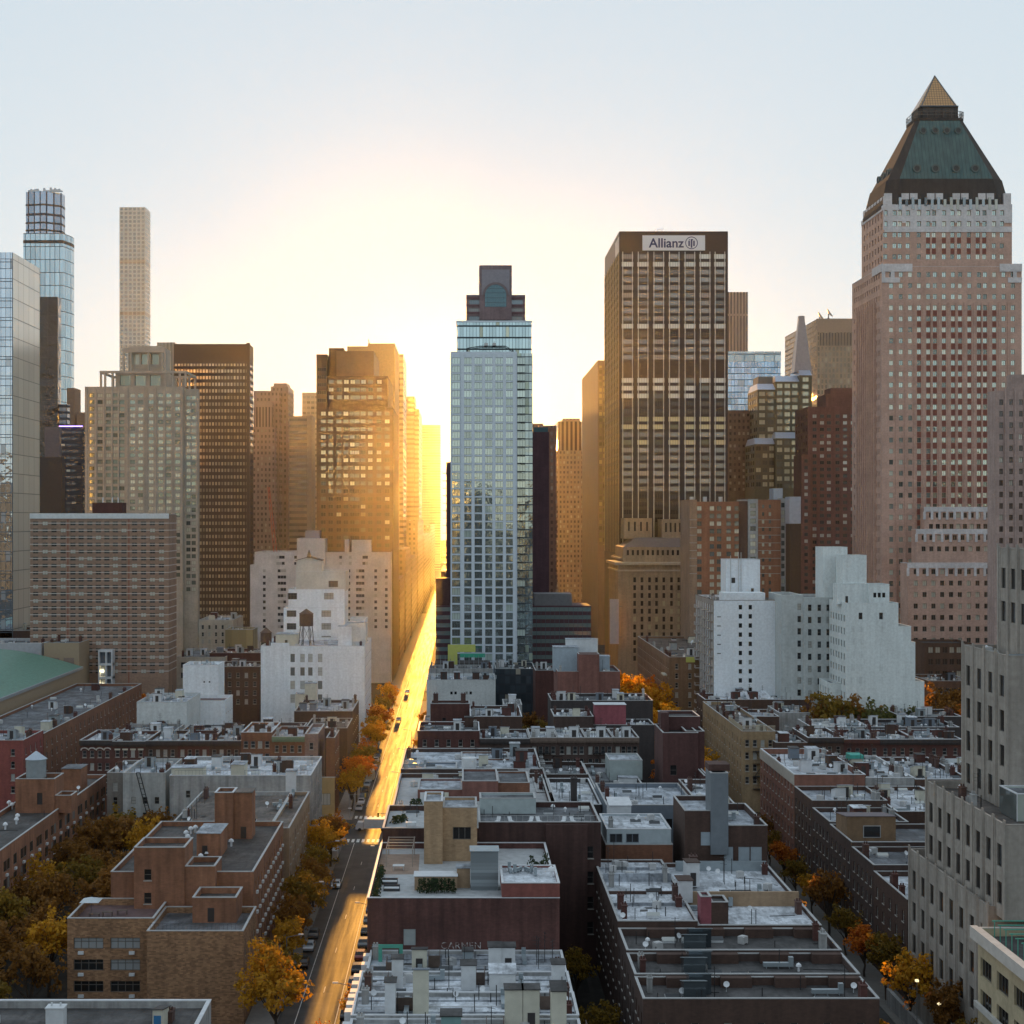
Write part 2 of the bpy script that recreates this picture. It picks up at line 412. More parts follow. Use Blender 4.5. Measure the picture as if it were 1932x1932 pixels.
# ================================================================ ground, streets, haze
NEAR, FAR = 348.0, 381.0            # building lines either side of the cross avenue
def ground():
    b = MB(); b.quad((-1250, -700, 0), (1250, -700, 0), (1250, 3050, 0), (-1250, 3050, 0))
    struct('ground', b, asphalt('dark city ground', (0.05, 0.047, 0.043), 0.85, 0.05))
    b = MB(); b.quad((-27.5, 100, .004), (-16.3, 100, .004), (-16.3, 3000, .004), (-27.5, 3000, .004)); struct('road', b, asphalt('worn asphalt', (0.075, 0.072, 0.07), 0.62, 0.10))
    b = MB(); b.quad((53.5, 60, .004), (64.5, 60, .004), (64.5, 3000, .004), (53.5, 3000, .004)); struct('side_road', b, asphalt('worn asphalt'))
    b = MB(); b.quad((-107, 60, .004), (-97, 60, .004), (-97, 1400, .004), (-107, 1400, .004)); struct('far_side_road', b, asphalt('worn asphalt'))
    b = MB(); b.quad((-400, 354, .008), (500, 354, .008), (500, 375, .008), (-400, 375, .008)); struct('avenue', b, asphalt('avenue asphalt', (0.06, 0.058, 0.056), 0.6, 0.1))
    pv = paint('pavement concrete', (0.20, 0.19, 0.178), 0.85, spec=0.08)
    b = MB()
    for x0, x1 in ((-32.2, -27.5), (-16.3, -11.5), (49.5, 53.5), (64.5, 69.2), (-111.2, -107), (-97, -92.8)):
        for y0, y1 in ((100, 354), (375, 620), (655, 1200)):
            b.box(x0, x1, y0, y1, -0.05, 0.14, bottom=False)
    for x0, x1 in ((-93, -32.2), (-11.5, 49.5), (69.2, 130)):
        b.box(x0, x1, 348.2, 354, -0.05, 0.14, bottom=False); b.box(x0, x1, 375, 380.8, -0.05, 0.14, bottom=False)
    struct('pavement', b, pv)
    mk = MB()
    for y0, y1 in ((349.0, 352.4), (376.6, 380.0)):
        for k in range(9): mk.quad((-26.9 + k * 1.18, y0, .016), (-26.25 + k * 1.18, y0, .016), (-26.25 + k * 1.18, y1, .016), (-26.9 + k * 1.18, y1, .016))
    y = 150
    while y < 900:
        if not 340 < y < 385:
            for x in (-24.9, -18.9): mk.quad((x - .06, y, .016), (x + .06, y, .016), (x + .06, y + 22, .016), (x - .06, y + 22, .016))
            mk.quad((-21.95, y, .016), (-21.83, y, .016), (-21.83, y + 3, .016), (-21.95, y + 3, .016))
        y += 22 if y % 44 else 22
    struct('road_marking', mk, paint('road paint', (0.62, 0.61, 0.58), 0.6, var=0.3))
    hz = MB().box(-1290, 1290, -760, 3100, -1.0, 470.0)
    m = bpy.data.materials.new('haze'); m.use_nodes = True; t = m.node_tree
    t.nodes.remove(t.nodes['Principled BSDF'])
    pvol = t.nodes.new('ShaderNodeVolumePrincipled'); pvol.inputs['Color'].default_value = (0.94, 0.92, 0.90, 1)
    pvol.inputs['Density'].default_value = HAZE; pvol.inputs['Anisotropy'].default_value = HAZE_G
    t.links.new(pvol.outputs[0], t.nodes['Material Output'].inputs['Volume'])
    o = hz.obj('haze', m); o['kind'] = 'stuff'; o['label'] = 'pale golden morning haze over the city'
HAZE, HAZE_G = 0.000012, 0.91
ground()

# ================================================================ helpers for facades
def piers(b, side, c, pos, wd, z0, z1, proud, mat, name='pier', stuff=True):
    mb = MB()
    for p in pos:
        if side == 'f': mb.box(p - wd / 2, p + wd / 2, c - proud, c + 0.003, z0, z1)
        elif side == 'l': mb.box(c - proud, c + 0.003, p - wd / 2, p + wd / 2, z0, z1)
        else: mb.box(c - 0.003, c + proud, p - wd / 2, p + wd / 2, z0, z1)
    o = b.part(name, mb, mat)
    if stuff: o['kind'] = 'stuff'
    return o
def bands(b, side, c, a0, a1, zs, h, proud, mat, name='floor_band'):
    mb = MB()
    for z in zs:
        if side == 'f': mb.box(a0, a1, c - proud, c + 0.003, z - h / 2, z + h / 2)
        elif side == 'l': mb.box(c - proud, c + 0.003, a0, a1, z - h / 2, z + h / 2)
        else: mb.box(c - 0.003, c + proud, a0, a1, z - h / 2, z + h / 2)
    o = b.part(name, mb, mat); o['kind'] = 'stuff'
    return o
def lin(a, b, n): return [a + (b - a) * k / (n - 1) for k in range(n)]
def tower(name, label, blocks, mat, roofm=None, cat='skyscraper'):
    """a far tower of stacked or staggered blocks (x0, x1, y0, y1, z0, z1[, material])"""
    q = blocks[0]; b = Bld(name, label, (q[0] + q[1]) / 2, q[2], cat)
    for q in blocks:
        b.box('wall' if q is blocks[0] else 'upper_block', *q[:6], q[6] if len(q) > 6 else mat)
    return b
dkroof = roofing('tar roof', (0.09, 0.085, 0.085))

# ================================================================ the glass tower in the middle
def central_tower():
    d = 590.0
    b = Bld('glass_tower', 'pale blue glass tower with white piers in the centre beside the sunlit street', 11, d, 'skyscraper')
    pier = paint('pale blue panel', (0.62, 0.70, 0.78), 0.45, 0.2, 0.05)
    gl = glazing('sky coated glass', (0.03, 0.05, 0.06), (0.74, 0.88, 0.86), 0.8, (0.66, 0.78, 0.72), 0.12, 0.05, 0.2, odd=0.12)
    x0, x1, x2 = X(850, d), X(975.5, d), X(1005, d); zt = Z(664, d)
    W = x1 - x0
    us = [185 + 37, 311, 390, 468, 547, 624, 714]
    cols = [(805 + z * .25 - 850) / 125.5 for z in us]
    b.mass(x0, x1, d, d + 24, 0, zt, pier, dkroof, 0.8, pier, f=dict(cols=cols, ww=3.15, wh=2.62, fl=3.24, top=2.2, zmin=14, st='wide', glass=gl, dep=0.3, frame=paint('dark mullion', (0.10, 0.12, 0.14), 0.4, 0.4)))
    piers(b, 'f', d, [X(805 + z * .25, d) for z in (272, 350, 430, 507, 587, 662)], 1.25, 8, zt - 0.5, 0.5, pier)
    gm = grid('curtain wall dark lines', 1.55, 3.24, 0.90, 0.88, (0.09, 0.11, 0.13), (0.52, 0.64, 0.66), 0.75, 0.1, (0.5, 0.6, 0.5), 0.05, wav=0.5)
    b.box('glass_strip', x1 + .01, x2, d + 1.2, d + 24, 0, Z(666, d), gm)
    ug = grid('crown curtain wall', 1.3, 4.6, 0.9, 0.86, (0.04, 0.06, 0.07), (0.55, 0.72, 0.78), 0.85, 0.05, (0.7, 0.75, 0.6), 0.04, wav=0.4, var=0.25)
    b.box('glass_crown', X(862, d + 4), X(1003, d + 4), d + 4, d + 23, zt - 0.7, Z(608, d + 4), ug)
    b.box('crown_roof_slab', X(861, d + 4), X(1004, d + 4), d + 3.7, d + 23.2, Z(608, d + 4) + .003, Z(605, d + 4), pier)
    b.done()
    # window washing rig on the setback
    t = thing('facade_cradle', 'small black window washing rig on the setback of the glass tower', 'cradle', (X(925, d), d + 2, zt - .7 + .0))
    m = paint('black steel', (0.02, 0.02, 0.022), 0.5)
    k = MB(); k.bar((-9, 0, 0), (-9, 0, 2.4), .25); k.bar((-9, 0, 2.4), (-4, 0, 3.2), .18); k.bar((-4, 0, 3.2), (6, 0, 3.2), .22); k.bar((6, 0, 3.2), (9, 0, 1.5), .18); k.bar((9, 0, 0), (9, 0, 1.5), .3)
    k.obj('rail', m, t)
    k = MB()
    for x in (-1.6, 1.6): k.box(x - .7, x + .7, -.5, .5, 3.4, 4.4); k.bar((x, 0, 3.2), (x, 0, 5.2), .12)
    k.obj('carriage', paint('pale steel', (.5, .5, .5), .5), t)
central_tower()

def arched_tower():
    d = 720.0; mat = masonry('mauve brick', (0.25, 0.19, 0.20), (0.2, 0.15, 0.165), (1.6, 0.8), 0.3)
    b = Bld('arched_tower', 'mauve brick tower top with a large arched window behind the glass tower', X(935, d), d, 'skyscraper')
    gl = glazing('dusk blue glass', (0.04, 0.06, 0.08), (0.35, 0.42, 0.47), 0.6, (0.3, 0.3, 0.3), 0.1)
    x0, x1 = X(880, d), X(991, d)
    b.mass(x0, x1, d, d + 26, 0, Z(557, d), mat, dkroof, 0.8, mat, f=dict(n=4, mg=.6, ww=5.6, wh=2.3, fl=3.9, top=2.2, nr=4, st='wide', glass=gl, dep=.4))
    c0, c1 = X(904.5, d), X(965.5, d); zt = Z(502, d); cx = (c0 + c1) / 2
    b.mass(c0, c1, d - 1.5, d + 18, Z(604, d), zt, mat, dkroof, 0.8, mat, name='penthouse')
    pn = MB(); pn.quad((c0 + 1.1, d - 1.515, Z(557, d)), (c1 - 1.1, d - 1.515, Z(557, d)), (c1 - 1.1, d - 1.515, zt - 1.9), (c0 + 1.1, d - 1.515, zt - 1.9)); b.part('louvre_panel', pn, paint('grey louvre', (0.27, 0.26, 0.30), 0.6))
    r = (c1 - c0) * 0.33; zs = Z(558, d)
    def arc(rr): return [(cx + rr * math.cos(math.pi * k / 20), zs + rr * math.sin(math.pi * k / 20)) for k in range(21)]
    ar = MB(); o, i = arc(r + 1.1), arc(r)
    for k in range(20):
        (a, az), (c, cz), (e, ez), (g, gz) = o[k], o[k + 1], i[k + 1], i[k]
        ar.quad((a, d - 1.9, az), (g, d - 1.9, gz), (e, d - 1.9, ez), (c, d - 1.9, cz)); ar.quad((a, d - 1.9, az), (c, d - 1.9, cz), (c, d - 1.5, cz), (a, d - 1.5, az))
    b.part('arch_surround', ar, paint('mauve stone trim', (0.20, 0.16, 0.17), 0.8))
    gp = MB(); gp.poly([(x, d - 1.6, z) for x, z in i] + [(cx - r, d - 1.6, zs - 5.5), (cx + r, d - 1.6, zs - 5.5)])
    b.part('arched_window', gp, glazing('arch glass', (0.04, 0.08, 0.10), (0.32, 0.5, 0.56), 0.7, pb=0.0))
    mm = MB()
    for k in range(-3, 4): mm.bar((cx + k * r / 4, d - 1.68, zs - 5.5), (cx + k * r / 4, d - 1.68, zs + math.sqrt(max(0, r * r - (k * r / 4) ** 2))), .1, 4)
    for z in (-3.5, -1.2, 1.2, 3.2): h = math.sqrt(max(0.01, r * r - max(z, 0) ** 2)); mm.bar((cx - h, d - 1.69, zs + z), (cx + h, d - 1.69, zs + z), .1, 4)
    b.part('glazing_bar', mm, paint('dark mullion', (0.1, 0.12, 0.14)))['kind'] = 'stuff'
    bands(b, 'f', d, x0, x1, [Z(562, d), Z(576, d), Z(590, d)], .9, .25, paint('maroon band', (0.16, 0.09, 0.10), 0.8))
    b.done()
arched_tower()

def slab_tower():
    d = 650.0
    m = grid('maroon banded wall', 4.2, 3.2, 0.0, 0.0, (0.085, 0.045, 0.055), (0.1, 0.1, 0.12), wrough=.7)
    b = Bld('maroon_slab', 'dark maroon windowless slab tower right behind the glass tower', 20, d, 'skyscraper')
    b.box('wall', X(900, d), X(1036, d), d, d + 18, 0, Z(815, d), masonry('maroon brick', (0.085, 0.045, 0.055), (0.07, 0.035, 0.045), (1.5, .5), .3))
    b.box('roof_louvre', X(1006, d), X(1034, d), d + 1, d + 17, Z(815, d) + .003, Z(806, d), paint('teal louvre', (0.04, 0.1, 0.12), .6))
    x = X(842, d)
    b.box('side_wing', x, X(900, d) - .01, d, d + 20, 0, Z(872, d), masonry('maroon brick'))
    sl = MB(); dk = paint('black rail', (0.02, 0.02, 0.025), 0.5)
    z = 40
    while z < Z(880, d):
        sl.box(x - 1.5, x + .01, d + 1, d + 5, z, z + .25); sl.box(x - 1.5, x - 1.42, d + 1, d + 5, z + .253, z + 1.2); z += 3.24
    b.part('balcony', sl, dk)['kind'] = 'stuff'
    # striped low block behind the tower foot
    d = 622.0; b = Bld('striped_office', 'low dark office block with red and green window stripes behind the tower foot', 22, d)
    st = grid('striped office wall', 60, 3.3, 1.0, 0.5, (0.10, 0.045, 0.055), (0.30, 0.40, 0.40), 0.4, 0.0, wrough=.6, var=0.2)
    b.box('wall', X(822, d), X(1115, d), d, d + 22, 0, Z(1143, d), st)
    b.box('penthouse', X(1009, d), X(1080, d), d + 2, d + 16, Z(1143, d) + .003, Z(1121, d), paint('grey concrete panel', (0.2, 0.2, 0.21)))
    b.box('street_wing', X(822, d), X(848, d), d + 2, d + 16, Z(1143, d) + .003, Z(1092, d), masonry('dark red brick', (0.14, 0.07, 0.06)))
    mu = MB()
    for k in range(12):
        px = X(1012 + k * 8.7, d); mu.box(px - .08, px + .08, d - .06, d + .003, 8, Z(1146, d))
    b.part('mullion', mu, paint('dark mullion'))['kind'] = 'stuff'
slab_tower()

# ================================================================ the office tower with the sign
def sign_tower():
    d = 670.0; q = d / F
    b = Bld('office_tower', 'tall bronze office tower with white mullions and a company sign on top', 95, d, 'skyscraper')
    mat = paint('bronze cladding', (0.055, 0.038, 0.03), 0.5, 0.15, 0.08)
    gg = glazing('bronze glass', (0.08, 0.07, 0.06), (0.56, 0.51, 0.46), 0.6, (0.36, 0.31, 0.27), 0.15, 0.08, 0.2)
    gd = glazing('dark bronze glass', (0.03, 0.024, 0.02), (0.18, 0.15, 0.13), 0.5, (0.12, 0.1, 0.08), 0.1, 0.1, 0.2)
    gb = glazing('bright floor glass', (0.05, 0.05, 0.05), (0.8, 0.84, 0.76), 0.3, (0.84, 0.84, 0.74), 0.9, 0.15, 0.1)
    gy = glazing('yellow bright floor glass', (0.05, 0.05, 0.04), (0.65, 0.58, 0.32), 0.3, (0.74, 0.64, 0.36), 0.9, 0.15, 0.1)
    x0, x1 = X(1168.5, d), X(1373.5, d); y1 = DX(1141, x0); zt = Z(437, d)
    def pick(i, j, nc, nr, rng):
        t = nr - 1 - j
        if t in (1, 9, 16, 17, 18): return gb  # bright floors: reflection put into pale pane colour
        if t in (21, 22, 24): return gy
        if t in (10, 19, 20) or t > 30: return gd
        if t == 0 and i > 4: return gb
        return gg
    cols = [(1107 + z * .25 - 1168.5) / 205 for z in (308, 425, 543, 660, 778, 893, 1005)]
    fs = dict(cols=cols, ww=5.3, wh=2.25, fl=3.46, top=(476 - 437) * q + .7, zmin=60, st='wide', glass=pick, dep=.25, skip=lambda i, j, nc, nr: nr - 1 - j in (14, 15), frame=paint('bronze frame', (0.09, 0.07, 0.05), 0.4, 0.5))
    ls = dict(n=9, mg=1.5, ww=6.0, wh=2.1, fl=3.46, top=(476 - 437) * q + .7, zmin=90, st='wide', glass=glazing('painted sun side glass', (0.08, 0.06, 0.03), (0.85, 0.72, 0.5), 0.75, (.6, .5, .3), .2), dep=.25)  # gold of reflected sun put into the side glass colour
    b.mass(x0, x1, d, y1, 0, zt, mat, dkroof, 1.0, mat, f=fs, l=ls)
    ml = paint('white mullion', (0.62, 0.60, 0.55), 0.5)
    ps = [x0 + c * (x1 - x0) + s * 2.15 for c in cols for s in (-1, 1)]
    piers(b, 'f', d, ps, .32, 40, Z(475, d), .35, ml, 'mullion')
    piers(b, 'l', x0, [d + 1.5 + k * (y1 - d - 3) / 9 for k in range(10)], .35, 60, Z(475, d), .3, paint('painted sun mullion', (.45, .36, .22), .5), 'mullion')  # side mullions painted with the gold of reflected sun
    # plain frieze panels around the sign
    for u0, u1 in ((1170.5, 1197), (1342, 1372)):
        k = MB(); k.quad((X(u0, d), d - .012, Z(473, d)), (X(u1, d), d - .012, Z(473, d)), (X(u1, d), d - .012, Z(444, d)), (X(u0, d), d - .012, Z(444, d))); b.part('frieze_panel', k, paint('dark bronze panel', (0.06, 0.042, 0.034), .5, .2))
    ll = MB(); ll.box(x0 - .12, x0 + .003, d + 1, d + 17, Z(474, d), Z(446, d)); b.part('side_panel', ll, paint('pale side panel', (.55, .52, .48), .6))
    rl = MB()
    for k in range(3): rl.bar((X(1243, d), d + 8 + k * 3, zt), (X(1243, d), d + 8 + k * 3, zt + 2.6), .1); rl.bar((X(1257, d), d + 8 + k * 3, zt), (X(1257, d), d + 8 + k * 3, zt + 2.6), .1)
    for z in (1.3, 2.6): rl.bar((X(1243, d), d + 8, zt + z), (X(1257, d), d + 8, zt + z), .1); rl.bar((X(1243, d), d + 14, zt + z), (X(1257, d), d + 14, zt + z), .1)
    b.part('roof_rail', rl, paint('pale steel', (.5, .5, .5)))
    b.done()
    # the sign
    t = thing('company_sign', 'white sign board reading Allianz with round eagle emblem on the bronze tower', 'sign', (X(1271, d), d - .05, Z(458.5, d)))
    wd, hg = 118 * q, 28.5 * q
    MB().box(-wd / 2, wd / 2, -.3, .0, -hg / 2, hg / 2).obj('sign_board', paint('sign white', (0.80, 0.80, 0.80), .5, var=.02), t)
    navy = paint('sign navy', (0.035, 0.04, 0.12), .5, var=.02)
    cu = bpy.data.curves.new('lettering', 'FONT'); cu.body = 'Allianz'; cu.size = 18.4 * q * 1.33; cu.align_x = 'CENTER'; cu.align_y = 'CENTER'; cu.extrude = .05; cu.offset = 0.10
    fo = text_mesh('lettering', cu, navy, t)
    fo.location = (X(1257, d) - X(1271, d), -.36, -.25); fo.rotation_euler = (R(90), 0, 0)
    em = MB(); cx = X(1304.5, d) - X(1271, d); n = 40; r0, r1 = 10.4 * q, 11.9 * q
    for k in range(n):
        a, c = k * math.tau / n, (k + 1) * math.tau / n
        em.quad(*[(cx + rr * math.cos(th), -.32, rr * math.sin(th)) for rr, th in ((r0, a), (r0, c), (r1, c), (r1, a))])
    for dx, z0, z1 in ((-4.6, -6.2, 4.2), (0, -9.2, 7.0), (4.6, -6.2, 4.2)):
        em.quad((cx + (dx - 1.5) * q, -.32, z0 * q), (cx + (dx + 1.5) * q, -.32, z0 * q), (cx + (dx + 1.5) * q, -.32, z1 * q), (cx + (dx - 1.5) * q, -.32, z1 * q))
    for dx in (-4.6, 1.4, -1.4): em.quad((cx + (dx - .4) * q, -.321, 5.0 * q), (cx + (dx + 1.6) * q, -.321, 5.0 * q), (cx + (dx + 1.2) * q, -.321, 7.6 * q), (cx + (dx - .2) * q, -.321, 6.8 * q))
    em.obj('emblem', navy, t)
sign_tower()

# ================================================================ the pyramid tower
def pyramid_tower():
    b = Bld('pyramid_tower', 'tall pink brick tower with a green copper pyramid roof', 177, 541, 'skyscraper')
    brick = masonry('pink brick', (0.56, 0.37, 0.30), (0.48, 0.31, 0.25), (0.8, .35), .3, streak=.08)
    pale = masonry('pale grey stone', (0.66, 0.63, 0.64), (0.57, 0.55, 0.56), (1.2, .6), .3, streak=.08)
    red = paint('maroon spandrel', (0.22, 0.07, 0.05), .7)
    gl = glazing('sea green glass', (0.05, 0.04, 0.035), (0.80, 0.96, 0.90), 0.7, (0.84, 0.88, 0.76), 0.25, 0.06, 0.5)
    gs = glazing('side slit glass', (0.05, 0.035, 0.03), (0.4, 0.33, 0.28), 0.45, pb=.1)
    fr = paint('green frame', (0.16, 0.22, 0.19), .5)
    cz = (930, 1003, 1073, 1140, 1210, 1260, 1328, 1397, 1450, 1520, 1592, 1638, 1708, 1778, 1848)
    x0, x1, y0, y1 = 151.5, 202.0, 541.0, 582.0; zs = Z(503, y0)
    cols = [(X(1449 + z * .25, y0) - x0) / (x1 - x0) for z in cz]
    f = dict(cols=cols, ww=1.42, wh=1.75, fl=3.98, top=2.0, zmin=38, st='pair', glass=gl, dep=.3, frame=fr)
    l = dict(n=12, mg=2, ww=1.3, wh=1.9, fl=3.98, top=2.0, zmin=38, st='none', glass=gs, dep=.4)
    b.mass(x0, x1, y0, y1, 0, zs, brick, dkroof, .9, pale, f=f, l=l)
    sp = MB(); _, rows = b.layout(x0, x1, 0, zs, f)
    for j in range(len(rows) - 1):
        if rows[j][1] > zs - 14: continue
        for c in cols[3:13]:
            a = x0 + c * (x1 - x0); sp.quad((a - .74, y0 - .012, rows[j][1] + .1), (a + .74, y0 - .012, rows[j][1] + .1), (a + .74, y0 - .012, rows[j + 1][0] - .1), (a - .74, y0 - .012, rows[j + 1][0] - .1))
    pr = [x0 + (cols[k] + cols[k + 1]) / 2 * (x1 - x0) for k in range(len(cols) - 1)]
    piers(b, 'f', y0, pr, .5, 30, zs - 13, .35, brick)
    piers(b, 'l', x0, [y0 + 8 + k * 3.0 for k in range(9)], 1.1, 20, zs - 12, .8, brick)
    # pale stone shoulders
    k = MB(); 
    for a, c in ((x0 - .02, x0 + 11), (x1 - 8, x1 + .02)): k.box(a, c, y0 - .3, y0 + .003, zs - 1.85, zs + 1.0); k.box(a if a < 170 else a + 3, c - 4.5 if a < 170 else c, y0 - .29, y0 + .003, zs - 5.8, zs - 3.95)
    for a, c in ((x0, x0 + 1.2), (x0 + 3.2, x0 + 4.6), (x1 - 3.2, x1 - 1.8)): k.box(a, c, y0 - .28, y0 + .003, zs - 3.94, zs - 1.86)
    k.box(x0 - .3, x0 + .003, y0, y0 + 12, zs - 1.85, zs + 1.0); b.part('stone_shoulder', k, pale)['kind'] = 'stuff'
    # upper shaft
    u0, u1, v0, v1 = 154.0, 200.5, 546.5, 577.5; zt = Z(386, v0)
    uc = [(X(1449 + z * .25, v0) - u0) / (u1 - u0) for z in (885, 955, 995, 1055, 1138, 1208, 1252, 1328, 1392, 1442, 1515, 1583, 1632, 1705, 1765)]
    f2 = dict(cols=uc, ww=1.45, wh=1.75, fl=3.98, top=2.2, zmin=zs + .5, st='pair', glass=gl, dep=.3, frame=fr)
    l2 = dict(n=7, mg=2, ww=1.5, wh=2.2, fl=3.98, top=2.2, zmin=zs + .5, st='none', glass=gs, dep=.4)
    b.mass(u0, u1, v0, v1, zs - .9, zt, brick, dkroof, .9, pale, f=f2, l=l2, name='upper_shaft')
    zz = zt - 9.2
    k = MB(); _, rw = b.layout(u0, u1, zs - .9, zt, f2)
    for a, c in zip([u0] + [u0 + q * (u1 - u0) + .75 for q in uc], [u0 + q * (u1 - u0) - .75 for q in uc] + [u1]):
        k.box(a, c, v0 - .25, v0 + .003, zz + (0 if (a - u0) % 9 < 5 else 2.5), zt)
    for (za, zb), (zc, zd) in zip(rw[-3:], rw[-2:] + [(zt, zt)]): k.box(u0, u1, v0 - .24, v0 + .003, zb + .12, zc - .12)
    k.box(u0 - .25, u0 + .003, v0, v1, zt - 1.8, zt); b.part('stone_crown', k, pale)
    sp2 = MB()
    for j in range(len(rw) - 3):
        for c in uc[5:13]:
            a = u0 + c * (u1 - u0); sp2.quad((a - .74, v0 - .012, rw[j][1] + .1), (a + .74, v0 - .012, rw[j][1] + .1), (a + .74, v0 - .012, rw[j + 1][0] - .1), (a - .74, v0 - .012, rw[j + 1][0] - .1))
    sp.v += sp2.v; n0 = len(sp.v) - len(sp2.v); sp.f += [tuple(i + n0 for i in q) for q in sp2.f]; sp.mi += sp2.mi
    b.part('spandrel', sp, red)['kind'] = 'stuff'
    # crenellated parapet
    k = MB(); n = 15
    for i in range(n):
        a = u0 + (u1 - u0) * i / n; wd = (u1 - u0) / n
        if i % 3 != 1: k.box(a + .2, a + wd - .2, v0 + .3, v0 + 1.3, zt + .13, zt + 4.2)
    for i in range(8): k.box(u0 + .3, u0 + 1.3, v0 + .5 + i * 3.9, v0 + 3 + i * 3.9, zt + .13, zt + 3.6)
    b.part('battlement', k, pale)['kind'] = 'stuff'
    # pyramid
    cx, cy_ = 177.2, 562.0
    def octo(h, c=.2):
        a = h * (1 - c)
        return [(cx + x, cy_ + y * .66) for x, y in ((-a, -h), (a, -h), (h, -a), (h, a), (a, h), (-a, h), (-h, a), (-h, -a))]
    dk = masonry('dark slate skirt and facet shade', (0.055, 0.048, 0.045), (0.042, 0.037, 0.035), (1, 2), .3)
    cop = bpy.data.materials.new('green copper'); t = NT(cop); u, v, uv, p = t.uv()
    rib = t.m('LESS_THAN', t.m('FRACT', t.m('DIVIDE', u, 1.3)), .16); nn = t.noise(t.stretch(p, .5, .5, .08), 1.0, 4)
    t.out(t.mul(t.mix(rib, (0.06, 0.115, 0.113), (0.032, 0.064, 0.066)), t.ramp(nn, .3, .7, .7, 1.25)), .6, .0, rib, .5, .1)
    zA, zB, zC, zD, zT = Z(384, 546.5), Z(337, 548), Z(226, 555), Z(201, 556.5), Z(143, cy_)
    b.part('roof_skirt', MB().prism(octo(23.6), zt - 1, zA, 0).prism(octo(23.4), zA, zB, 0, octo(21.2)), dk)
    fl = MB()
    for i in range(16):
        a = cx - 17.5 + i * 2.33; fl.box(a - .5, a + .5, cy_ - 15.9, cy_ - 14, zA - 2.2 + (i % 3 == 1) * 1.2, zA + 2.2 - (i % 2) * .7)
    b.part('dormer', fl, glazing('dormer glass', refl=(.7, .78, .82), metal=.6))['kind'] = 'stuff'
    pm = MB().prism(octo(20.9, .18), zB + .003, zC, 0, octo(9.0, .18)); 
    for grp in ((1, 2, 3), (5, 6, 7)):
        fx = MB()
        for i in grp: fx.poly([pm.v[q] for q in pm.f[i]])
        b.part('shade_facet', fx, dk)  # copper sides in dark slate: shade put into their colour
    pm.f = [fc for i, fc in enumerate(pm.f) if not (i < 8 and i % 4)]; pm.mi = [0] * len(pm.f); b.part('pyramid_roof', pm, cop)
    po = MB(); gk = paint('porthole dark', (.03, .03, .03), .3)
    def port(fx, tt, s, side=0):
        h = 20.9 + (9.0 - 20.9) * tt; z = zB + (zC - zB) * tt; x = fx * h
        mb = MB()
        for r0, r1, e, mm in ((0, 1.0 * s, .55, 0), (1.0 * s, 1.5 * s, .75, 1)):
            n = 16
            for k in range(n):
                a, c = k * math.tau / n, (k + 1) * math.tau / n
                def pt(r, th): return (x + r * math.cos(th), -h * .66 - e, z + r * math.sin(th)) if not side else (-h - e, x * .66 + r * math.cos(th), z + r * math.sin(th))
                pts = [pt(r0, a), pt(r1, a), pt(r1, c), pt(r0, c)] if r0 else [pt(0, 0), pt(r1, a), pt(r1, c)]
                pts = [(cx + q[0], cy_ + q[1], q[2]) for q in pts]
                mb.poly(pts, mm)
                if r0:
                    q1, q2 = pts[1], pts[2]; off = (0, 1.6, 0) if not side else (1.6, 0, 0)
                    mb.quad(q1, tuple(i + j for i, j in zip(q1, off)), tuple(i + j for i, j in zip(q2, off)), q2, mm)
        b.part('porthole', mb, [gk, paint('porthole rim', (.09, .12, .115), .6)])
    for fx in (-.56, -.2, .2, .57): port(fx, .17, 1.0)
    for fx in (-.6, -.2, .18, .56): port(fx, .82, .85)
    for fx in (-.5, 0, .5): port(fx, .17, 1.0, 1)
    b.part('belt', MB().prism(octo(9.2), zC + .003, zC + 1.0).prism(octo(7.5), zC + 1.003, zD), dk)
    bw = MB()
    for i in range(5): bw.box(cx - 5.8 + i * 2.45, cx - 4.3 + i * 2.45, cy_ - 7.6 * .66, cy_ - 7.45 * .66, zC + 1.4, zD - .7)
    b.part('belt_window', bw, paint('porthole dark'))['kind'] = 'stuff'
    ra = MB(); ring = octo(9.2)
    for i in range(8):
        (a, c), (e, g) = ring[i], ring[(i + 1) % 8]
        for k in range(5): ra.bar((a + (e - a) * k / 5, c + (g - c) * k / 5, zC + 1), (a + (e - a) * k / 5, c + (g - c) * k / 5, zC + 3.4), .1, 4)
        for z in (2.2, 3.4): ra.bar((a, c, zC + z), (e, g, zC + z), .1, 4)
    b.part('roof_rail', ra, paint('rail bronze', (.09, .08, .07), .5))
    tip = bpy.data.materials.new('gold glass tip'); t = NT(tip); u, v, uv, p = t.uv()
    g2 = t.m('MAXIMUM', t.m('LESS_THAN', t.m('FRACT', t.m('DIVIDE', u, .95)), .14), t.m('LESS_THAN', t.m('FRACT', t.m('DIVIDE', v, .95)), .14))
    t.out(t.mix(g2, (0.52, 0.30, 0.14), (0.10, 0.08, 0.06)), .3, .35)
    b.part('glass_tip', MB().prism(octo(7.5, .12), zD + .003, zT, 0, octo(.08)), tip)
    b.part('tip_edge', MB().bar((cx - 6.6, cy_ - 4.95, zD), (cx, cy_, zT), .22).bar((cx + 6.6, cy_ - 4.95, zD), (cx, cy_, zT), .22).bar((cx - 7.2, cy_ - 5.05, zD + .2), (cx + 7.2, cy_ - 5.05, zD + .2), .3), paint('dark mullion'))
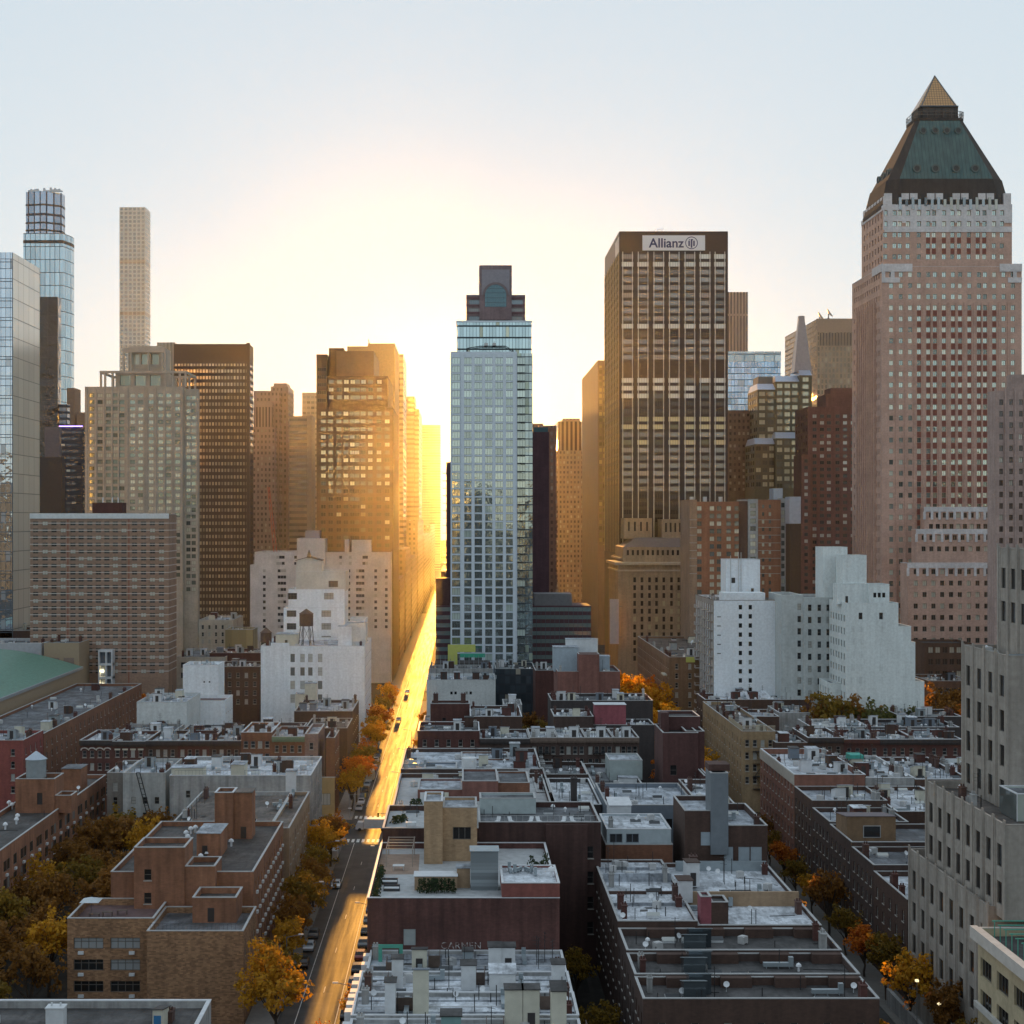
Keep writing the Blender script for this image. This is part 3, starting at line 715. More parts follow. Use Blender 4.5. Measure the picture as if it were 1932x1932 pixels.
    # street stages in front
    for (ua, ub, vt, dd) in ((1744, 1872, 957, 536.0), (1729, 1874, 999, 530.0), (1713, 1876, 1063, 521.0)):
        a, c, zt2 = X(ua, dd), X(ub, dd), Z(vt, dd)
        fs = dict(n=9, mg=1.2, ww=1.45, wh=1.75, fl=3.98, top=2.0, zmin=26 if dd < 525 else zt2 - 9, st='pair', glass=glazing('shade glass', (.05, .035, .03), (.3, .24, .2), .4, (.62, .6, .5), .25), dep=.3, frame=fr)
        b.mass(a, c, dd, 541.0 - .02 * (541 - dd) if dd > 535 else {530.0: 536.0, 521.0: 530.0}[dd], 0, zt2, brick, dkroof, .8, pale, f=fs, name='street_stage')
        k = MB(); k.box(a - .2, c + .2, dd - .22, dd + .003, zt2 - 1.6, zt2 + .1)
        for i in range(10): e = a + (c - a) * i / 9; k.box(e - .45, e + .45, dd - .22, dd + .003, zt2 - 4.4, zt2 - 1.6)
        b.part('stone_frieze', k, pale)
    b.done()
    b = Bld('brick_annex', 'low dark brown brick annex at the foot of the pyramid tower', X(1790, 515), 500)
    br = masonry('umber brick', (0.15, 0.09, 0.065))
    b.mass(X(1744, 505), X(1835, 505), 505, 521, 0, Z(1214, 505), br, dkroof, .6, br, f=dict(n=6, mg=1, ww=1.6, wh=2, fl=4, zmin=12, st='pair', glass=glazing('shade glass'), dep=.3)).name
    b.done()
pyramid_tower()
# ================================================================ towers on the left
def left_towers():
    d = 600.0
    fm = grid('blue curtain wall', 1.9, 3.9, .93, .94, (0.06, 0.08, 0.11), (0.62, 0.72, 0.82), .85, .03, (.6, .65, .7), .04, wav=.5, var=.2)
    b = Bld('mirror_tower', 'mirrored blue glass tower cut off by the left edge', -190, d, 'skyscraper')
    x1 = X(24, d); sm = grid('sky painted curtain wall', 7.5, 7.8, .96, .965, (0.12, 0.11, 0.10), (0.74, 0.69, 0.60), .35, .0, rough=.25, wav=.15, var=.1)  # reflected sky put into this pale, mostly diffuse side glass
    b.box('front_wall', x1 - 45, x1, d, d + .5, 0, Z(476, d), fm)
    b.box('side_wall', x1 - 45, x1 - .0, d + .503, DX(75, x1), 0, Z(476, d) - .01, sm)
    k = MB(); z = 30
    while z < Z(480, d): k.box(x1 - 45, x1 + .06, d - .08, d + .003, z - .14, z + .14); z += 7.8
    for i in range(8): k.box(x1 - 45 + i * 6.4, x1 - 44.7 + i * 6.4, d - .12, d + .003, 20, Z(477, d))
    b.part('mullion', k, paint('dark mullion'))['kind'] = 'stuff'
    # supertall behind
    d = 1100.0
    g = grid('teal curtain wall', 3.6, 9.5, .9, .95, (0.05, 0.07, 0.09), (0.50, 0.66, 0.74), .85, .0, rough=.05, wav=.9, var=.3)
    g2 = grid('crown fins', 4.6, 60, .8, .97, (0.05, 0.06, 0.09), (0.42, 0.52, 0.64), .8, .0, rough=.06, wav=.5, var=.4)
    b = Bld('supertall_tower', 'slim blue glass supertall with a stepped crown and chamfered edge', X(85, d), d, 'skyscraper')
    def plan(u0, u1, u2, dd):      # front u0..u1, chamfer to u2
        x0, xa, xb = X(u0, dd), X(u1, dd), X(u2, dd + 20)
        return [(x0, dd), (xa, dd), (xb, dd + 13), (xb, dd + 20), (x0, dd + 20)]
    b.part('shaft', MB().prism(plan(44, 119, 140, d), 0, Z(440, d)), g)
    b.part('refuge_band', MB().prism([(x - .1 if i in (0, 4) else x + .1, y - .15 if i < 2 else y) for i, (x, y) in enumerate(plan(44, 119, 140, d))], Z(459, d), Z(453, d)), paint('dark louvre', (.04, .04, .045), .6))
    def crown(u0, u1, u2, dd): x0, xa, xb = X(u0, dd), X(u1, dd), X(u2, dd + 13); return [(x0, dd), ((x0 * .45 + xb * .55), dd - 3), (xb, dd + 4), (xb, dd + 13), (x0, dd + 13)]
    cr = crown(49, 100, 122.5, d + 6)
    b.part('crown', MB().prism(cr, Z(440, d) + .003, Z(359, d)), g2)
    k = MB()
    for v in (384, 418, 432): k.prism([(x * 1.0 + (-.2 if i in (0, 4) else .2), y - (.3 if i < 3 else 0)) for i, (x, y) in enumerate(cr)], Z(v + 1.6, d), Z(v - 1.6, d))
    b.part('crown_band', k, paint('dark louvre'))
    k = MB(); rng = random.Random(3)
    for i in range(16):
        x = X(51 + i * 4.1, d); k.box(x - .8, x + .8, d + 5, d + 6, Z(359, d) + .003, Z(359, d) + rng.uniform(.6, 3.2))
    b.part('roof_screen', k, paint('pale glass screen', (.5, .56, .62), .3))['kind'] = 'stuff'
    # dark cluster under it
    d = 860.0
    tower('dark_glass_block', 'black glass tower with a broken sky reflection beside the mirrored tower', [(X(72, d), X(109, d), d, d + 7, 0, Z(560, d), grid('black mirror glass', 8, 12, .97, .985, (.02, .02, .02), (.07, .07, .07), .5, .0, rough=.08, wav=4.0, var=.3)), (X(109, d) + .01, X(125, d), d + 2, d + 8, 0, Z(762, d), grid('slate glass', 2.5, 3.6, .8, .6, (.05, .055, .065), (.25, .28, .33), .7, .05))], None)
    b = tower('purple_lit_block', 'dark charcoal block with a purple lit roof edge', [(X(112, 840), X(156, 840), 840, 846, 0, Z(806, 840), grid('charcoal wall', 3.0, 3.6, .7, .35, (.05, .05, .058), (.14, .15, .17), .5, .1))], None)
    b.part('light_strip', MB().box(X(112, 840), X(156, 840), 839.6, 839.95, Z(805, 840), Z(803.4, 840)), glow('violet light', (.25, .16, 1.0), 1.6))
    tower('charcoal_slab', 'windowless charcoal slab at the foot of the black glass tower', [(X(76, 800), X(117, 800), 800, 806, 0, Z(862, 800), paint('charcoal panel', (.045, .042, .042), .7)), (X(82, 800), X(110, 800), 802, 806, Z(862, 800) + .003, Z(805, 800), paint('slate panel', (.10, .10, .12), .6))], None)
    tower('brown_far_block', 'small brown block in the gap left of the tan stepped tower', [(X(145, 950), X(162, 950), 950, 970, 0, Z(778, 950), paint('brown brick far', (.22, .15, .11), .8)), (X(126, 955), X(141, 955), 955, 970, 0, Z(732, 955), paint('brown brick far'))], None)
    # pencil tower
    d = 1690.0; x0, x1 = X(225.5, d), X(274, d)
    pm = grid('white square grid', 4.78, 4.7, .62, .62, (0.62, 0.59, 0.53), (0.34, 0.33, 0.30), .5, .05, (.4, .4, .38), wav=.2, var=.3)
    b = tower('pencil_tower', 'very slender white square grid tower standing alone above the roofs', [(x0, x1, d, d + 28, 0, Z(391, d), pm)], None)
    for v in (490, 588, 700): b.box('open_floor', x0 - .05, x1 + .05, d - .1, d + 28.1, Z(v + 7, d), Z(v, d), grid('open plant floor', 4.78, 4.7, .7, .75, (.6, .52, .42), (.42, .28, .18), .1, .0))
    # tan stepped tower with open frames
    d = 700.0
    b = Bld('stepped_tan_tower', 'tan stone tower with stepped open frames at its top', X(255, d), d, 'skyscraper')
    st = masonry('tan stone', (0.47, 0.43, 0.365), (0.42, 0.38, 0.32), (1.5, .8), .3, streak=.08)
    gl = glazing('pale green glass', (.06, .06, .05), (.72, .82, .70), .65, (.72, .74, .62), .35)
    x0, x1 = X(160, d), X(345, d)
    cz = (693, 755, 818, 872, 920, 1000, 1060, 1140, 1212, 1272, 1340)
    f = dict(cols=[(z * .25 - 160) / 185 for z in cz], ww=2.35, wh=1.9, fl=3.1, top=3.0, zmin=48, st='pair', glass=gl, dep=.3)
    b.mass(x0, x1, d, d + 40, 0, Z(730, d), st, dkroof, .8, st, f=f)
    piers(b, 'f', d, [X(z * .25, d) for z in (655, 725, 785, 846, 895, 960, 1090, 1105, 1175, 1243, 1300, 1372)], .7, 40, Z(731, d), .5, st)
    b.mass(X(345, d), X(370, d), d + 4, d + 9, 0, Z(733, d), st, dkroof, .8, st, f=dict(n=2, mg=.6, ww=2.0, wh=1.9, fl=3.1, top=3, zmin=40, st='pair', glass=gl, dep=.3), name='side_wing')
    z0, z1, z2 = Z(730, d), Z(700, d), Z(650, d)
    b.mass(X(214, d), X(308, d), d + 4, d + 34, z0 - .8, z1, st, dkroof, .6, st, f=dict(n=3, mg=1, ww=5, wh=5, fl=7, top=1.5, nr=1, st='wide', glass=gl, dep=1), name='upper_stage')
    b.mass(X(236, d), X(300, d), d + 7, d + 28, z1 - .6, z2, st, dkroof, .6, st, f=dict(n=3, mg=1, ww=3.6, wh=5, fl=8, top=3.6, nr=1, st='wide', glass=gl, dep=1), name='crown')
    k = MB()
    for u in (189, 197, 211, 310, 325, 338, 349): k.box(X(u, d) - .45, X(u, d) + .45, d + 1, d + 2, z0, z1 - .9); k.box(X(u, d) - .45, X(u, d) + .45, d + 26, d + 27, z0, z1 - .9)
    for y in (1, 26): k.box(X(187, d), X(351, d), d + y - .1, d + y + 1.1, z1 - .9, z1 + .2)
    for u in (187.5, 348.5): k.box(X(u, d), X(u + 2.5, d), d + 2.1, d + 25.9, z1 - .9, z1 + .2)
    for u in (229, 243, 276, 302, 308): k.box(X(u, d) - .45, X(u, d) + .45, d + 4, d + 5, z1 + .2, z2 - 3.2)
    k.box(X(228, d), X(309, d), d + 3.9, d + 5.1, z2 - 3.2, z2 - 1)
    b.part('open_frame', k, st); b.done()
    # dark brown slab
    d = 850.0; x0, x1 = X(328, d), X(470, d)
    br = grid('brown slab wall', 1.75, 3.75, .62, .5, (0.07, 0.046, 0.034), (0.62, 0.52, 0.40), .45, .35, (.5, .4, .28), rough=.12, wav=.2, var=.5)
    b = tower('brown_slab_tower', 'wide dark brown slab tower with rows of glinting windows', [(x0, x1, d, DX(478, x1), 0, Z(686, d), br), (x0, x1, d, DX(478, x1), Z(686, d) + .003, Z(649, d), paint('brown cap', (.07, .048, .038), .6, var=.05))], None)
    b.box('edge_pier', x1 - 1.5, x1 + .4, d - .4, d + 1.5, 0, Z(647, d), paint('brown cap'))
    tower('gold_ribbed_block', 'ribbed grey block with a gold lit edge between the two brown towers', [(X(296, 930), X(330, 930), 930, 950, 0, Z(646, 930), grid('ribbed wall', 2.2, 80, .55, .98, (.30, .25, .20), (.5, .42, .3), .4, .0))], None)
    # pinkish group
    d = 960.0; pk = grid('dusty pink wall', 2.4, 3.5, .45, .5, (.30, .225, .20), (.3, .24, .2), .35, .2)
    tower('pink_stepped_tower', 'dusty pink stepped tower right of the wide brown slab', [(X(508, d), X(541, d), d + 8, d + 40, 0, Z(727, d), pk), (X(478, d), X(528, d), d + 2, d + 8, 0, Z(737, d), pk), (X(480, d), X(515, d), d - 4, d + 2, 0, Z(760, d), grid('pink ribs', 2.0, 30, .5, .8, (.32, .25, .22), (.2, .16, .14), .3, .0)), (X(482, d), X(524, d), d - 14, d - 4, 0, Z(808, d), pk), (X(512, d), X(537, d), d + 12, d + 30, Z(727, d) + .003, Z(720, d), paint('pink cap', (.3, .23, .2)))], pk)
    d = 900.0; bd = grid('banded beige wall', 40, 3.7, 1.0, .45, (.34, .26, .19), (.3, .24, .18), .4, .0)
    tower('banded_tower', 'beige tower with horizontal bands left of the big stepped brown tower', [(X(546, d), X(579, d), d, d + 20, 0, Z(785, d), bd), (X(579, d) + .01, X(588, d), d + .5, d + 22, 0, Z(783, d), paint('beige pier', (.36, .29, .23)))], bd)
    tower('pale_back_tower', 'pale tan tower half hidden behind the banded beige one', [(X(570, 1050), X(602, 1050), 1050, 1080, 0, Z(741, 1050), grid('pale tan wall', 3, 3.7, .8, .45, (.4, .33, .24), (.5, .45, .35), .4, .2))], None)
    # big brown stepped tower by the street
    d = 700.0
    b = Bld('stepped_brown_tower', 'big brown stepped tower with pale square windows left of the sun glow', X(665, d), d, 'skyscraper')
    bw = masonry('umber cladding', (0.09, 0.058, 0.038), (0.075, 0.048, 0.03), (2, 1), .3, streak=.08, rough=.6)
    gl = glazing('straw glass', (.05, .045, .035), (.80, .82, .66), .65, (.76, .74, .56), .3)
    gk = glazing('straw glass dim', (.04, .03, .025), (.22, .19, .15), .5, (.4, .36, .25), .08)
    def pk2(i, j, nc, nr, rng): return gl if rng.random() < (1.0 if j > nr * .42 else .12 + .1 * i / nc + (.3 if j == int(nr * .36) else 0)) else gk  # sky reflection painted by floor: bright panes above, dim below
    x0, x1 = X(597, d), X(742, d)
    cz = (628, 683, 745, 798, 847, 882, 928, 982, 1048, 1110)
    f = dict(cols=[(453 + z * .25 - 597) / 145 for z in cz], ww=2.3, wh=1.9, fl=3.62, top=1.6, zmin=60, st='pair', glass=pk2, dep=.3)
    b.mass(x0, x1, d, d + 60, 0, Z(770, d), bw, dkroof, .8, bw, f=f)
    f2 = dict(cols=[(453 + z * .25 - 614) / 117 for z in cz[1:9]], ww=2.3, wh=1.9, fl=3.62, top=1.6, zmin=Z(766, d), st='pair', glass=gl, dep=.3)
    b.mass(X(614, d), X(731, d), d + 3, d + 56, Z(770, d) - .8, Z(709, d), bw, dkroof, .8, bw, f=f2, name='upper_stage')
    b.mass(X(597, d), X(617, d), d + .0, d + 56, Z(770, d) - .8 + .85, Z(669, d), bw, dkroof, .8, bw, f=dict(n=1, ww=4, wh=1.7, fl=3.62, top=6, nr=7, st='wide', glass=gk, dep=.3), name='left_shoulder')
    b.box('upper_block', X(617.5, d), X(646, d), d + 8, d + 50, Z(709, d) - .7, Z(653, d), bw)
    b.box('plant_room', X(633, d), X(704, d), d + 5, d + 50, Z(709, d) - .7, Z(660, d), paint('umber panel', (.15, .10, .07), .55))
    b.done()
    ob = paint('ochre far wall', (.30, .22, .14), .7)
    d = 860.0; oc = grid('ochre banded wall', 30, 3.8, 1, .45, (.30, .22, .14), (.4, .32, .2), .5, .0)
    b = tower('ochre_slab', 'tall ochre slab just behind the big brown stepped tower', [(X(694, d), X(745, d), d, d + 60, 0, Z(648, d), ob), (X(655, d), X(694, d), d + 1, d + 40, 0, Z(653, d), ob)], None)
    b.part('roof_mast', MB().bar((X(697, d), d + 5, Z(650, d)), (X(694, d), d + 5, Z(638, d)), .3), paint('dark mullion'))
    tower('ochre_tower', 'slim ochre tower right of the ochre slab in the sun glow', [(X(747, 1000), X(761, 1000), 1000, 1055, 0, Z(668, 1000), oc)], None)
    tower('ochre_low_tower', 'ochre block stepping down into the sun glow', [(X(746, 1180), X(782, 1180), 1180, 1230, 0, Z(748, 1180), oc), (X(764, 1185), X(790, 1185), 1190, 1280, 0, Z(770, 1180), oc)], None)
    tower('golden_far_tower', 'farthest tower washed out golden beside the sun gap', [(X(790, 2200), X(831, 2200), 2200, 2240, 0, Z(802, 2200), grid('far bands', 30, 3.8, 1, .45, (.3, .24, .17), (.4, .34, .25), .3, .0))], None)
left_towers()
def gap_blocks():
    # low street wall on both sides of the sunlit street, far away
    oc = grid('street wall ochre', 3.2, 3.5, .45, .5, (.26, .19, .13), (.3, .25, .18), .35, .2)
    rng = random.Random(5); y = 720.0; k = 0
    labs = ['brown street wall block next to the stepped brown tower', 'ochre street wall block farther down the sunlit street', 'hazy street wall block halfway down the sunlit street', 'pale street wall block far down the sunlit street', 'fading street wall block near the vanishing point', 'last street wall block before the sun gap']
    for h, ln in ((44, 60), (58, 80), (50, 110), (75, 160), (62, 240), (70, 260)):
        tower('street_block', labs[k] + ', left side', [(-60, -32.2, y + 60, y + 60 + ln, 0, h, oc)], None, 'building'); y += ln + 24; k += 1
    y = 660
    for k, (h, ln) in enumerate(((24, 80), (48, 120), (40, 160), (60, 260), (55, 300))):
        tower('street_block', labs[k + 1] + ', right side', [(-11.0, 30, y + 20, y + 20 + ln, 0, h, oc)], None, 'building'); y += ln + 30
    fb = MB()
    for k in range(26):
        x = -1100 + k * 85; 
        if -90 < x < 10: continue
        fb.box(x, x + rng.uniform(40, 80), 2850, 2900, 0, rng.uniform(30, 70), bottom=False)
    fb.box(-80, 20, 2960, 2990, 0, 34, bottom=False)
    o = fb.obj('distant_city', oc); tag(o, 'low far city edge fading into the haze at street end', 'skyline', None, 'stuff')
gap_blocks()

# ================================================================ towers on the right
def right_towers():
    hz = grid('hazy tan wall', 2.6, 3.6, .45, .5, (.28, .20, .15), (.3, .24, .2), .35, .2)
    tower('hazy_tan_block', 'hazy tan block directly right of the maroon slab', [(X(1004, 790), X(1050, 790), 790, 830, 0, Z(803, 790), hz), (X(1006, 795), X(1026, 795), 800, 820, Z(803, 790) + .003, Z(797, 790), hz)], None)
    tower('ribbed_tan_tower', 'ribbed tan tower with notched crown in the haze', [(X(1050, 1095), X(1099, 1095), 1095, 1130, 0, Z(850, 1095), hz), (X(1053, 1095), X(1098, 1095), 1097, 1128, Z(850, 1095) + .003, Z(795, 1095), grid('tan ribs', 3.2, 60, .5, .95, (.30, .21, .15), (.16, .11, .08), .2, .0)), (X(1063, 1095), X(1095, 1095), 1100, 1125, Z(795, 1095) + .003, Z(789, 1095), hz)], None)
    x0 = X(1128, 900)
    b = tower('copper_slab', 'copper coloured slab with a gold window strip left of the sign tower', [(x0, x0 + 24, 900, DX(1098, x0), 0, Z(680, 900), grid('copper wall', 5, 60, .02, .98, (.27, .165, .10), (.3, .2, .12), .2, .0))], None)
    k = MB(); k.quad((x0 + .6, 899.98, 60), (x0 + 5.2, 899.98, 60), (x0 + 5.2, 899.98, Z(690, 900)), (x0 + .6, 899.98, Z(690, 900)))
    b.part('window_strip', k, grid('gold window strip', 2.3, 3.6, .7, .6, (.25, .16, .08), (.75, .55, .25), .6, .3, (.7, .5, .2)))
    d = 1100.0; b = tower('striped_brown_tower', 'brown tower with vertical pale stripes right behind the sign tower', [(X(1330, d), X(1411, d), d, d + 40, 0, Z(551, d), grid('vertical striped wall', 2.35, 200, .5, 1, (.36, .27, .22), (.13, .095, .085), .3, .0)), (X(1330, d) - .1, X(1411, d) + .1, d - .2, d + 40.2, Z(596, d), Z(592, d), paint('brown band', (.3, .22, .18)))], None)
    d = 950.0; b = tower('blue_glass_block', 'flat topped blue glass block between the sign tower and the spire', [(X(1374, d), X(1473, d), d, d + 30, 0, Z(682, d), grid('blue block glass', 2.1, 3.9, .92, .88, (.12, .16, .2), (.42, .58, .76), .85, .04, (.5, .6, .7), .05, wav=.5)), (X(1374, d), X(1473.5, d), d - .1, d + 30, Z(682, d) + .003, Z(663, d), grid('blue block parapet', 6.3, 20, .9, .95, (.3, .36, .4), (.5, .62, .68), .7, .0))], None)
    d = 800.0; b = Bld('grey_brown_block', 'narrow grey brown apartment block right of the sign tower', X(1396, d), d)
    gb = masonry('grey brown brick', (.20, .16, .145), (.17, .135, .125), (1, .4), .3)
    b.mass(X(1374, d), X(1424, d), d, d + 20, 0, Z(775, d), gb, dkroof, .7, gb, f=dict(n=6, ww=1.1, wh=1.5, fl=3.3, zmin=90, top=1.5, glass=glazing('grey glass', (.03, .03, .03), (.45, .42, .4), .4), st='none', dep=.2)); b.done()
    # spire building
    d = 780.0
    b = Bld('spire_building', 'stepped building with bright yellow windows, sloped silver caps and a tapered spire', X(1480, d), d, 'skyscraper')
    wl = paint('olive frame wall', (.13, .11, .065), .6); cap = paint('silver sloped cap', (.42, .47, .56), .35, .4)
    gl = glazing('bright straw glass', (.08, .07, .05), (.80, .78, .60), .65, (.72, .68, .48), .5, .1, .2)
    q = lambda z: 1107 + z * .25
    def stage(u0, u1, v, dd, vb, n, nm):
        x0, x1 = X(u0, dd), X(u1, dd)
        b.mass(x0, x1, dd, dd + 26, 0, Z(v, dd), wl, wl, 0, None, f=dict(n=n, mg=.25, ww=min(3.2, (x1 - x0) / n * .72), wh=2.35, fl=3.7, top=1.0, zmin=Z(vb, dd), st='pair', glass=gl, dep=.25), l=dict(n=5, mg=1, ww=3.2, wh=2.2, fl=3.7, top=1, zmin=Z(vb, dd), st='none', glass=glazing('dim side glass', (.05, .04, .03), (.25, .2, .14), .4), dep=.2) if u0 < 1440 else None, name=nm)
        h = 12.5 * dd / F; zt = Z(v, dd)
        k = MB(); e = 5.0
        k.poly([(x0, dd - .2, zt + .003), (x1, dd - .2, zt + .003), (x1 - .2, dd + e, zt + h), (x0 + .8, dd + e, zt + h)]); k.poly([(x0, dd - .2, zt + .003), (x0 + .8, dd + e, zt + h), (x0 + .8, dd + 24, zt + h), (x0, dd + 26, zt + .003)])
        k.poly([(x1, dd - .2, zt + .003), (x1, dd + 26, zt + .003), (x1 - .2, dd + 24, zt + h), (x1 - .2, dd + e, zt + h)]); k.poly([(x0 + .8, dd + e, zt + h), (x1 - .2, dd + e, zt + h), (x1 - .2, dd + 24, zt + h), (x0 + .8, dd + 24, zt + h)])
        b.part('sloped_cap', k, cap)
    stage(1429, 1463, 735, d, 930, 2, 'wall'); stage(1463.2, 1508, 720, d, 930, 3, 'wall_bay'); stage(1508.2, 1532, 708, d, 930, 1, 'wall_bay')
    stage(1424, 1463, 838, d - 8, 930, 3, 'lower_bay'); stage(1463.2, 1507, 827, d - 10, 930, 3, 'lower_bay'); stage(1507.2, 1534, 812, d - 9, 930, 2, 'lower_bay')
    b.box('roof_plant', X(1436, d), X(1463, d), d + 7, d + 22, Z(722, d), Z(708, d), paint('plant grey', (.2, .19, .17)))
    cx, zb = X(1519, d), Z(697, d)
    def sq(h, y): return [(cx - h, y - h), (cx + h, y - h), (cx + h, y + h), (cx - h, y + h)]
    sp = MB().prism(sq(4.6, d + 9), zb - 1, Z(668, d), 0, sq(3.6, d + 9)).prism(sq(3.6, d + 9), Z(668, d), Z(603, d), 0, sq(1.6, d + 9)).prism(sq(1.6, d + 9), Z(603, d), Z(592, d), 0, sq(1.45, d + 9))
    b.part('spire', sp, paint('spire metal', (.30, .27, .27), .4, .3)); b.done()
    # big tan block with dishes
    d = 1000.0; x0 = X(1541, d); tn = grid('tan finned wall', 2.5, 3.6, .5, .72, (.36, .26, .185), (.30, .24, .17), .4, .15, (.6, .5, .35))
    b = tower('tan_block', 'big tan block with slanted left side and rooftop dishes behind the pyramid tower', [(x0, x0 + 55, d, DX(1481, x0), 0, Z(602, d), tn)], None)
    b.part('louvre_band', MB().box(x0 + 1.5, x0 + 50, d - .05, d + .2, Z(652, d), Z(628, d)), grid('tan louvre', 2.0, 100, .5, 1, (.3, .22, .16), (.10, .075, .06), .1, .0))
    b.part('blank_frieze', MB().box(x0 - .05, x0 + 55, d - .08, d + .2, Z(627, d), Z(601, d)), paint('tan plain', (.36, .26, .19), .8))
    for u, v, rz in ((1553, 594, .5), (1570, 588, .45)):
        t = thing('satellite_dish', 'white rooftop satellite dish, %s, on the big tan block' % ('lower left one of the pair' if u == 1553 else 'upper right one of the pair'), 'satellite dish', (X(u, d), d + 10, Z(602, d)), 'dishes on the tan block', )
        k = MB(); n = 18; rr = 3.6; zc = Z(v, d) - Z(602, d)
        ax = Vector((.75, -.3, .55)).normalized(); e1 = ax.orthogonal().normalized(); e2 = ax.cross(e1)
        rings = []
        for i in range(6):
            ri = rr * i / 5; rings.append([tuple(Vector((0, 0, zc)) + ax * (ri * ri * .11) + (e1 * math.cos(a) + e2 * math.sin(a)) * ri) for a in [j * math.tau / n for j in range(n)]])
        for i in range(5):
            for j in range(n): k.quad(rings[i][j], rings[i][(j + 1) % n], rings[i + 1][(j + 1) % n], rings[i + 1][j])
        k.obj('dish', paint('dish white', (.6, .58, .55), .5), t)
        MB().bar((0, 0, 0), (0, 0, zc), .35).bar((-1.5, 0, 0), (0, 0, zc * .6), .15).bar((1.5, 0, 0), (0, 0, zc * .6), .15).obj('mount', paint('dark mullion'), t)
    # dark brick stepped tower
    d = 690.0; b = Bld('dark_brick_tower', 'dark red brick stepped apartment tower left of the pyramid tower', X(1565, d), d, 'apartment tower')
    db = masonry('oxblood brick', (.19, .095, .075), (.155, .075, .06), (1, .4), .3)
    gl = glazing('mixed flat glass', (.03, .025, .022), (.40, .40, .38), .45, (.6, .6, .55), .22)
    f = dict(cols=[(1449 + z * .25 - 1524) / 92 for z in (352, 408, 460, 525, 582, 640)], ww=1.9, wh=1.6, fl=3.05, top=3.4, zmin=20, st='pair', glass=gl, dep=.25)
    b.mass(X(1524, d), X(1616, d), d, d + 26, 0, Z(768, d), db, dkroof, .7, db, f=f, l=dict(n=5, ww=1.8, wh=1.6, fl=3.05, top=3.4, zmin=60, st='none', glass=glazing('painted sun side glass'), dep=.2))  # golden sunlight on the left side put into its glass colour
    b.box('upper_block', X(1563, d), X(1620, d), d + 5, d + 22, Z(768, d) - .6, Z(742, d), db); b.box('plant_room', X(1575, d), X(1620, d), d + 8, d + 20, Z(742, d) + .003, Z(729, d), db)
    b.mass(X(1512, d - 6), X(1530, d - 6), d - 6, d + 10, 0, Z(858, d - 6), db, dkroof, .6, db, f=dict(n=1, ww=1.6, wh=1.6, fl=3.05, top=2, zmin=40, glass=gl, st='pair', dep=.2), name='corner_wing'); b.done()
    # brick pair
    d = 575.0; b = Bld('striped_brick_block', 'apartment block of tan and red brick strips left of the grey roofed slab', X(1400, d), d, 'apartment block')
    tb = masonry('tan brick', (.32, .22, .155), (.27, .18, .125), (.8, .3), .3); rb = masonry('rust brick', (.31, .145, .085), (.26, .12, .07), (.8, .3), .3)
    gw = masonry('grey white brick', (.42, .42, .41), (.36, .36, .36), (.8, .3), .3)
    gm = glazing('mixed flat glass'); gp = glazing('pale flat glass', (.05, .05, .05), (.5, .55, .52), .5, (.62, .62, .52), .45)
    q = lambda z: 1258 + z * .25
    x = [X(q(z), d) for z in (172, 228, 545, 615, 690, 860, 935, 1015)]
    b.mass(x[0], x[1], d, d + 24, 0, Z(q(0) * 0 + 905.7 + 150 * .25, d), tb, dkroof, .6, tb, name='wall')
    b.mass(x[1] + .01, x[2], d + .3, d + 24, 0, Z(905.7 + 165 * .25, d), rb, dkroof, .6, tb, f=dict(cols=[.06, .36, .53, .76, .95], ww=1.75, wh=1.75, fl=2.92, top=1.6, zmin=20, st='pair', glass=gp, dep=.25), name='red_bay')
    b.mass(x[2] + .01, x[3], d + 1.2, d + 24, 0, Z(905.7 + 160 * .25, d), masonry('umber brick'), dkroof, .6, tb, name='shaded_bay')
    b.mass(x[3] + .01, x[4], d + .4, d + 24, 0, Z(905.7 + 145 * .25, d), gw, dkroof, .6, gw, f=dict(n=1, ww=2.2, wh=1.8, fl=2.92, top=1.6, zmin=20, st='pair', glass=gp, dep=.25), name='white_bay')
    b.mass(x[4] + .01, x[5], d, d + 24, 0, Z(905.7 + 150 * .25, d), rb, dkroof, .6, tb, f=dict(cols=[.22, .52], ww=.9, wh=1.4, fl=2.92, top=1.8, zmin=20, st='none', glass=gp, dep=.2), name='rust_bay')
    b.mass(x[5] + .01, x[6], d + .5, d + 24, 0, Z(905.7 + 140 * .25, d), gw, dkroof, .6, gw, f=dict(n=2, ww=1.3, wh=1.8, fl=2.92, top=1.6, zmin=20, st='pair', glass=gp, dep=.25), name='white_bay')
    b.box('tank_room', X(q(830), d), X(q(900), d), d + 6, d + 14, Z(905.7 + 145 * .25, d) + .003, Z(905.7 + 60 * .25, d), paint('sky grey metal', (.4, .44, .5), .4, .3))
    for z in (200, 300, 420): b.part('roof_vent', MB().cyl(X(q(z), d), d + 4, Z(905.7 + 165 * .25, d), Z(905.7 + 125 * .25, d), .8), paint('pale steel'))
    bb = [Z(905.7 + (300 + 58 * k) * .25, d) for k in range(8)]
    bands(b, 'f', d, x[0], x[1], bb, .25, .06, paint('stone sill')); bands(b, 'f', d, x[4], x[5], bb, .22, .06, paint('stone sill')); b.done()
    d = 566.0; b = Bld('grey_metal_block', 'grey clad block with a dark lower wall beside the dark brick tower', X(1500, d), d)
    b.box('wall', X(1491, d), X(1511, d), d, d + 8, 0, Z(988, d), paint('deep brown wall', (.09, .055, .035), .8)); b.box('upper_wall', X(1490, d), X(1511.5, d), d + .5, d + 8, Z(988, d) + .003, Z(937, d), paint('zinc cladding', (.42, .42, .46), .5, .2))
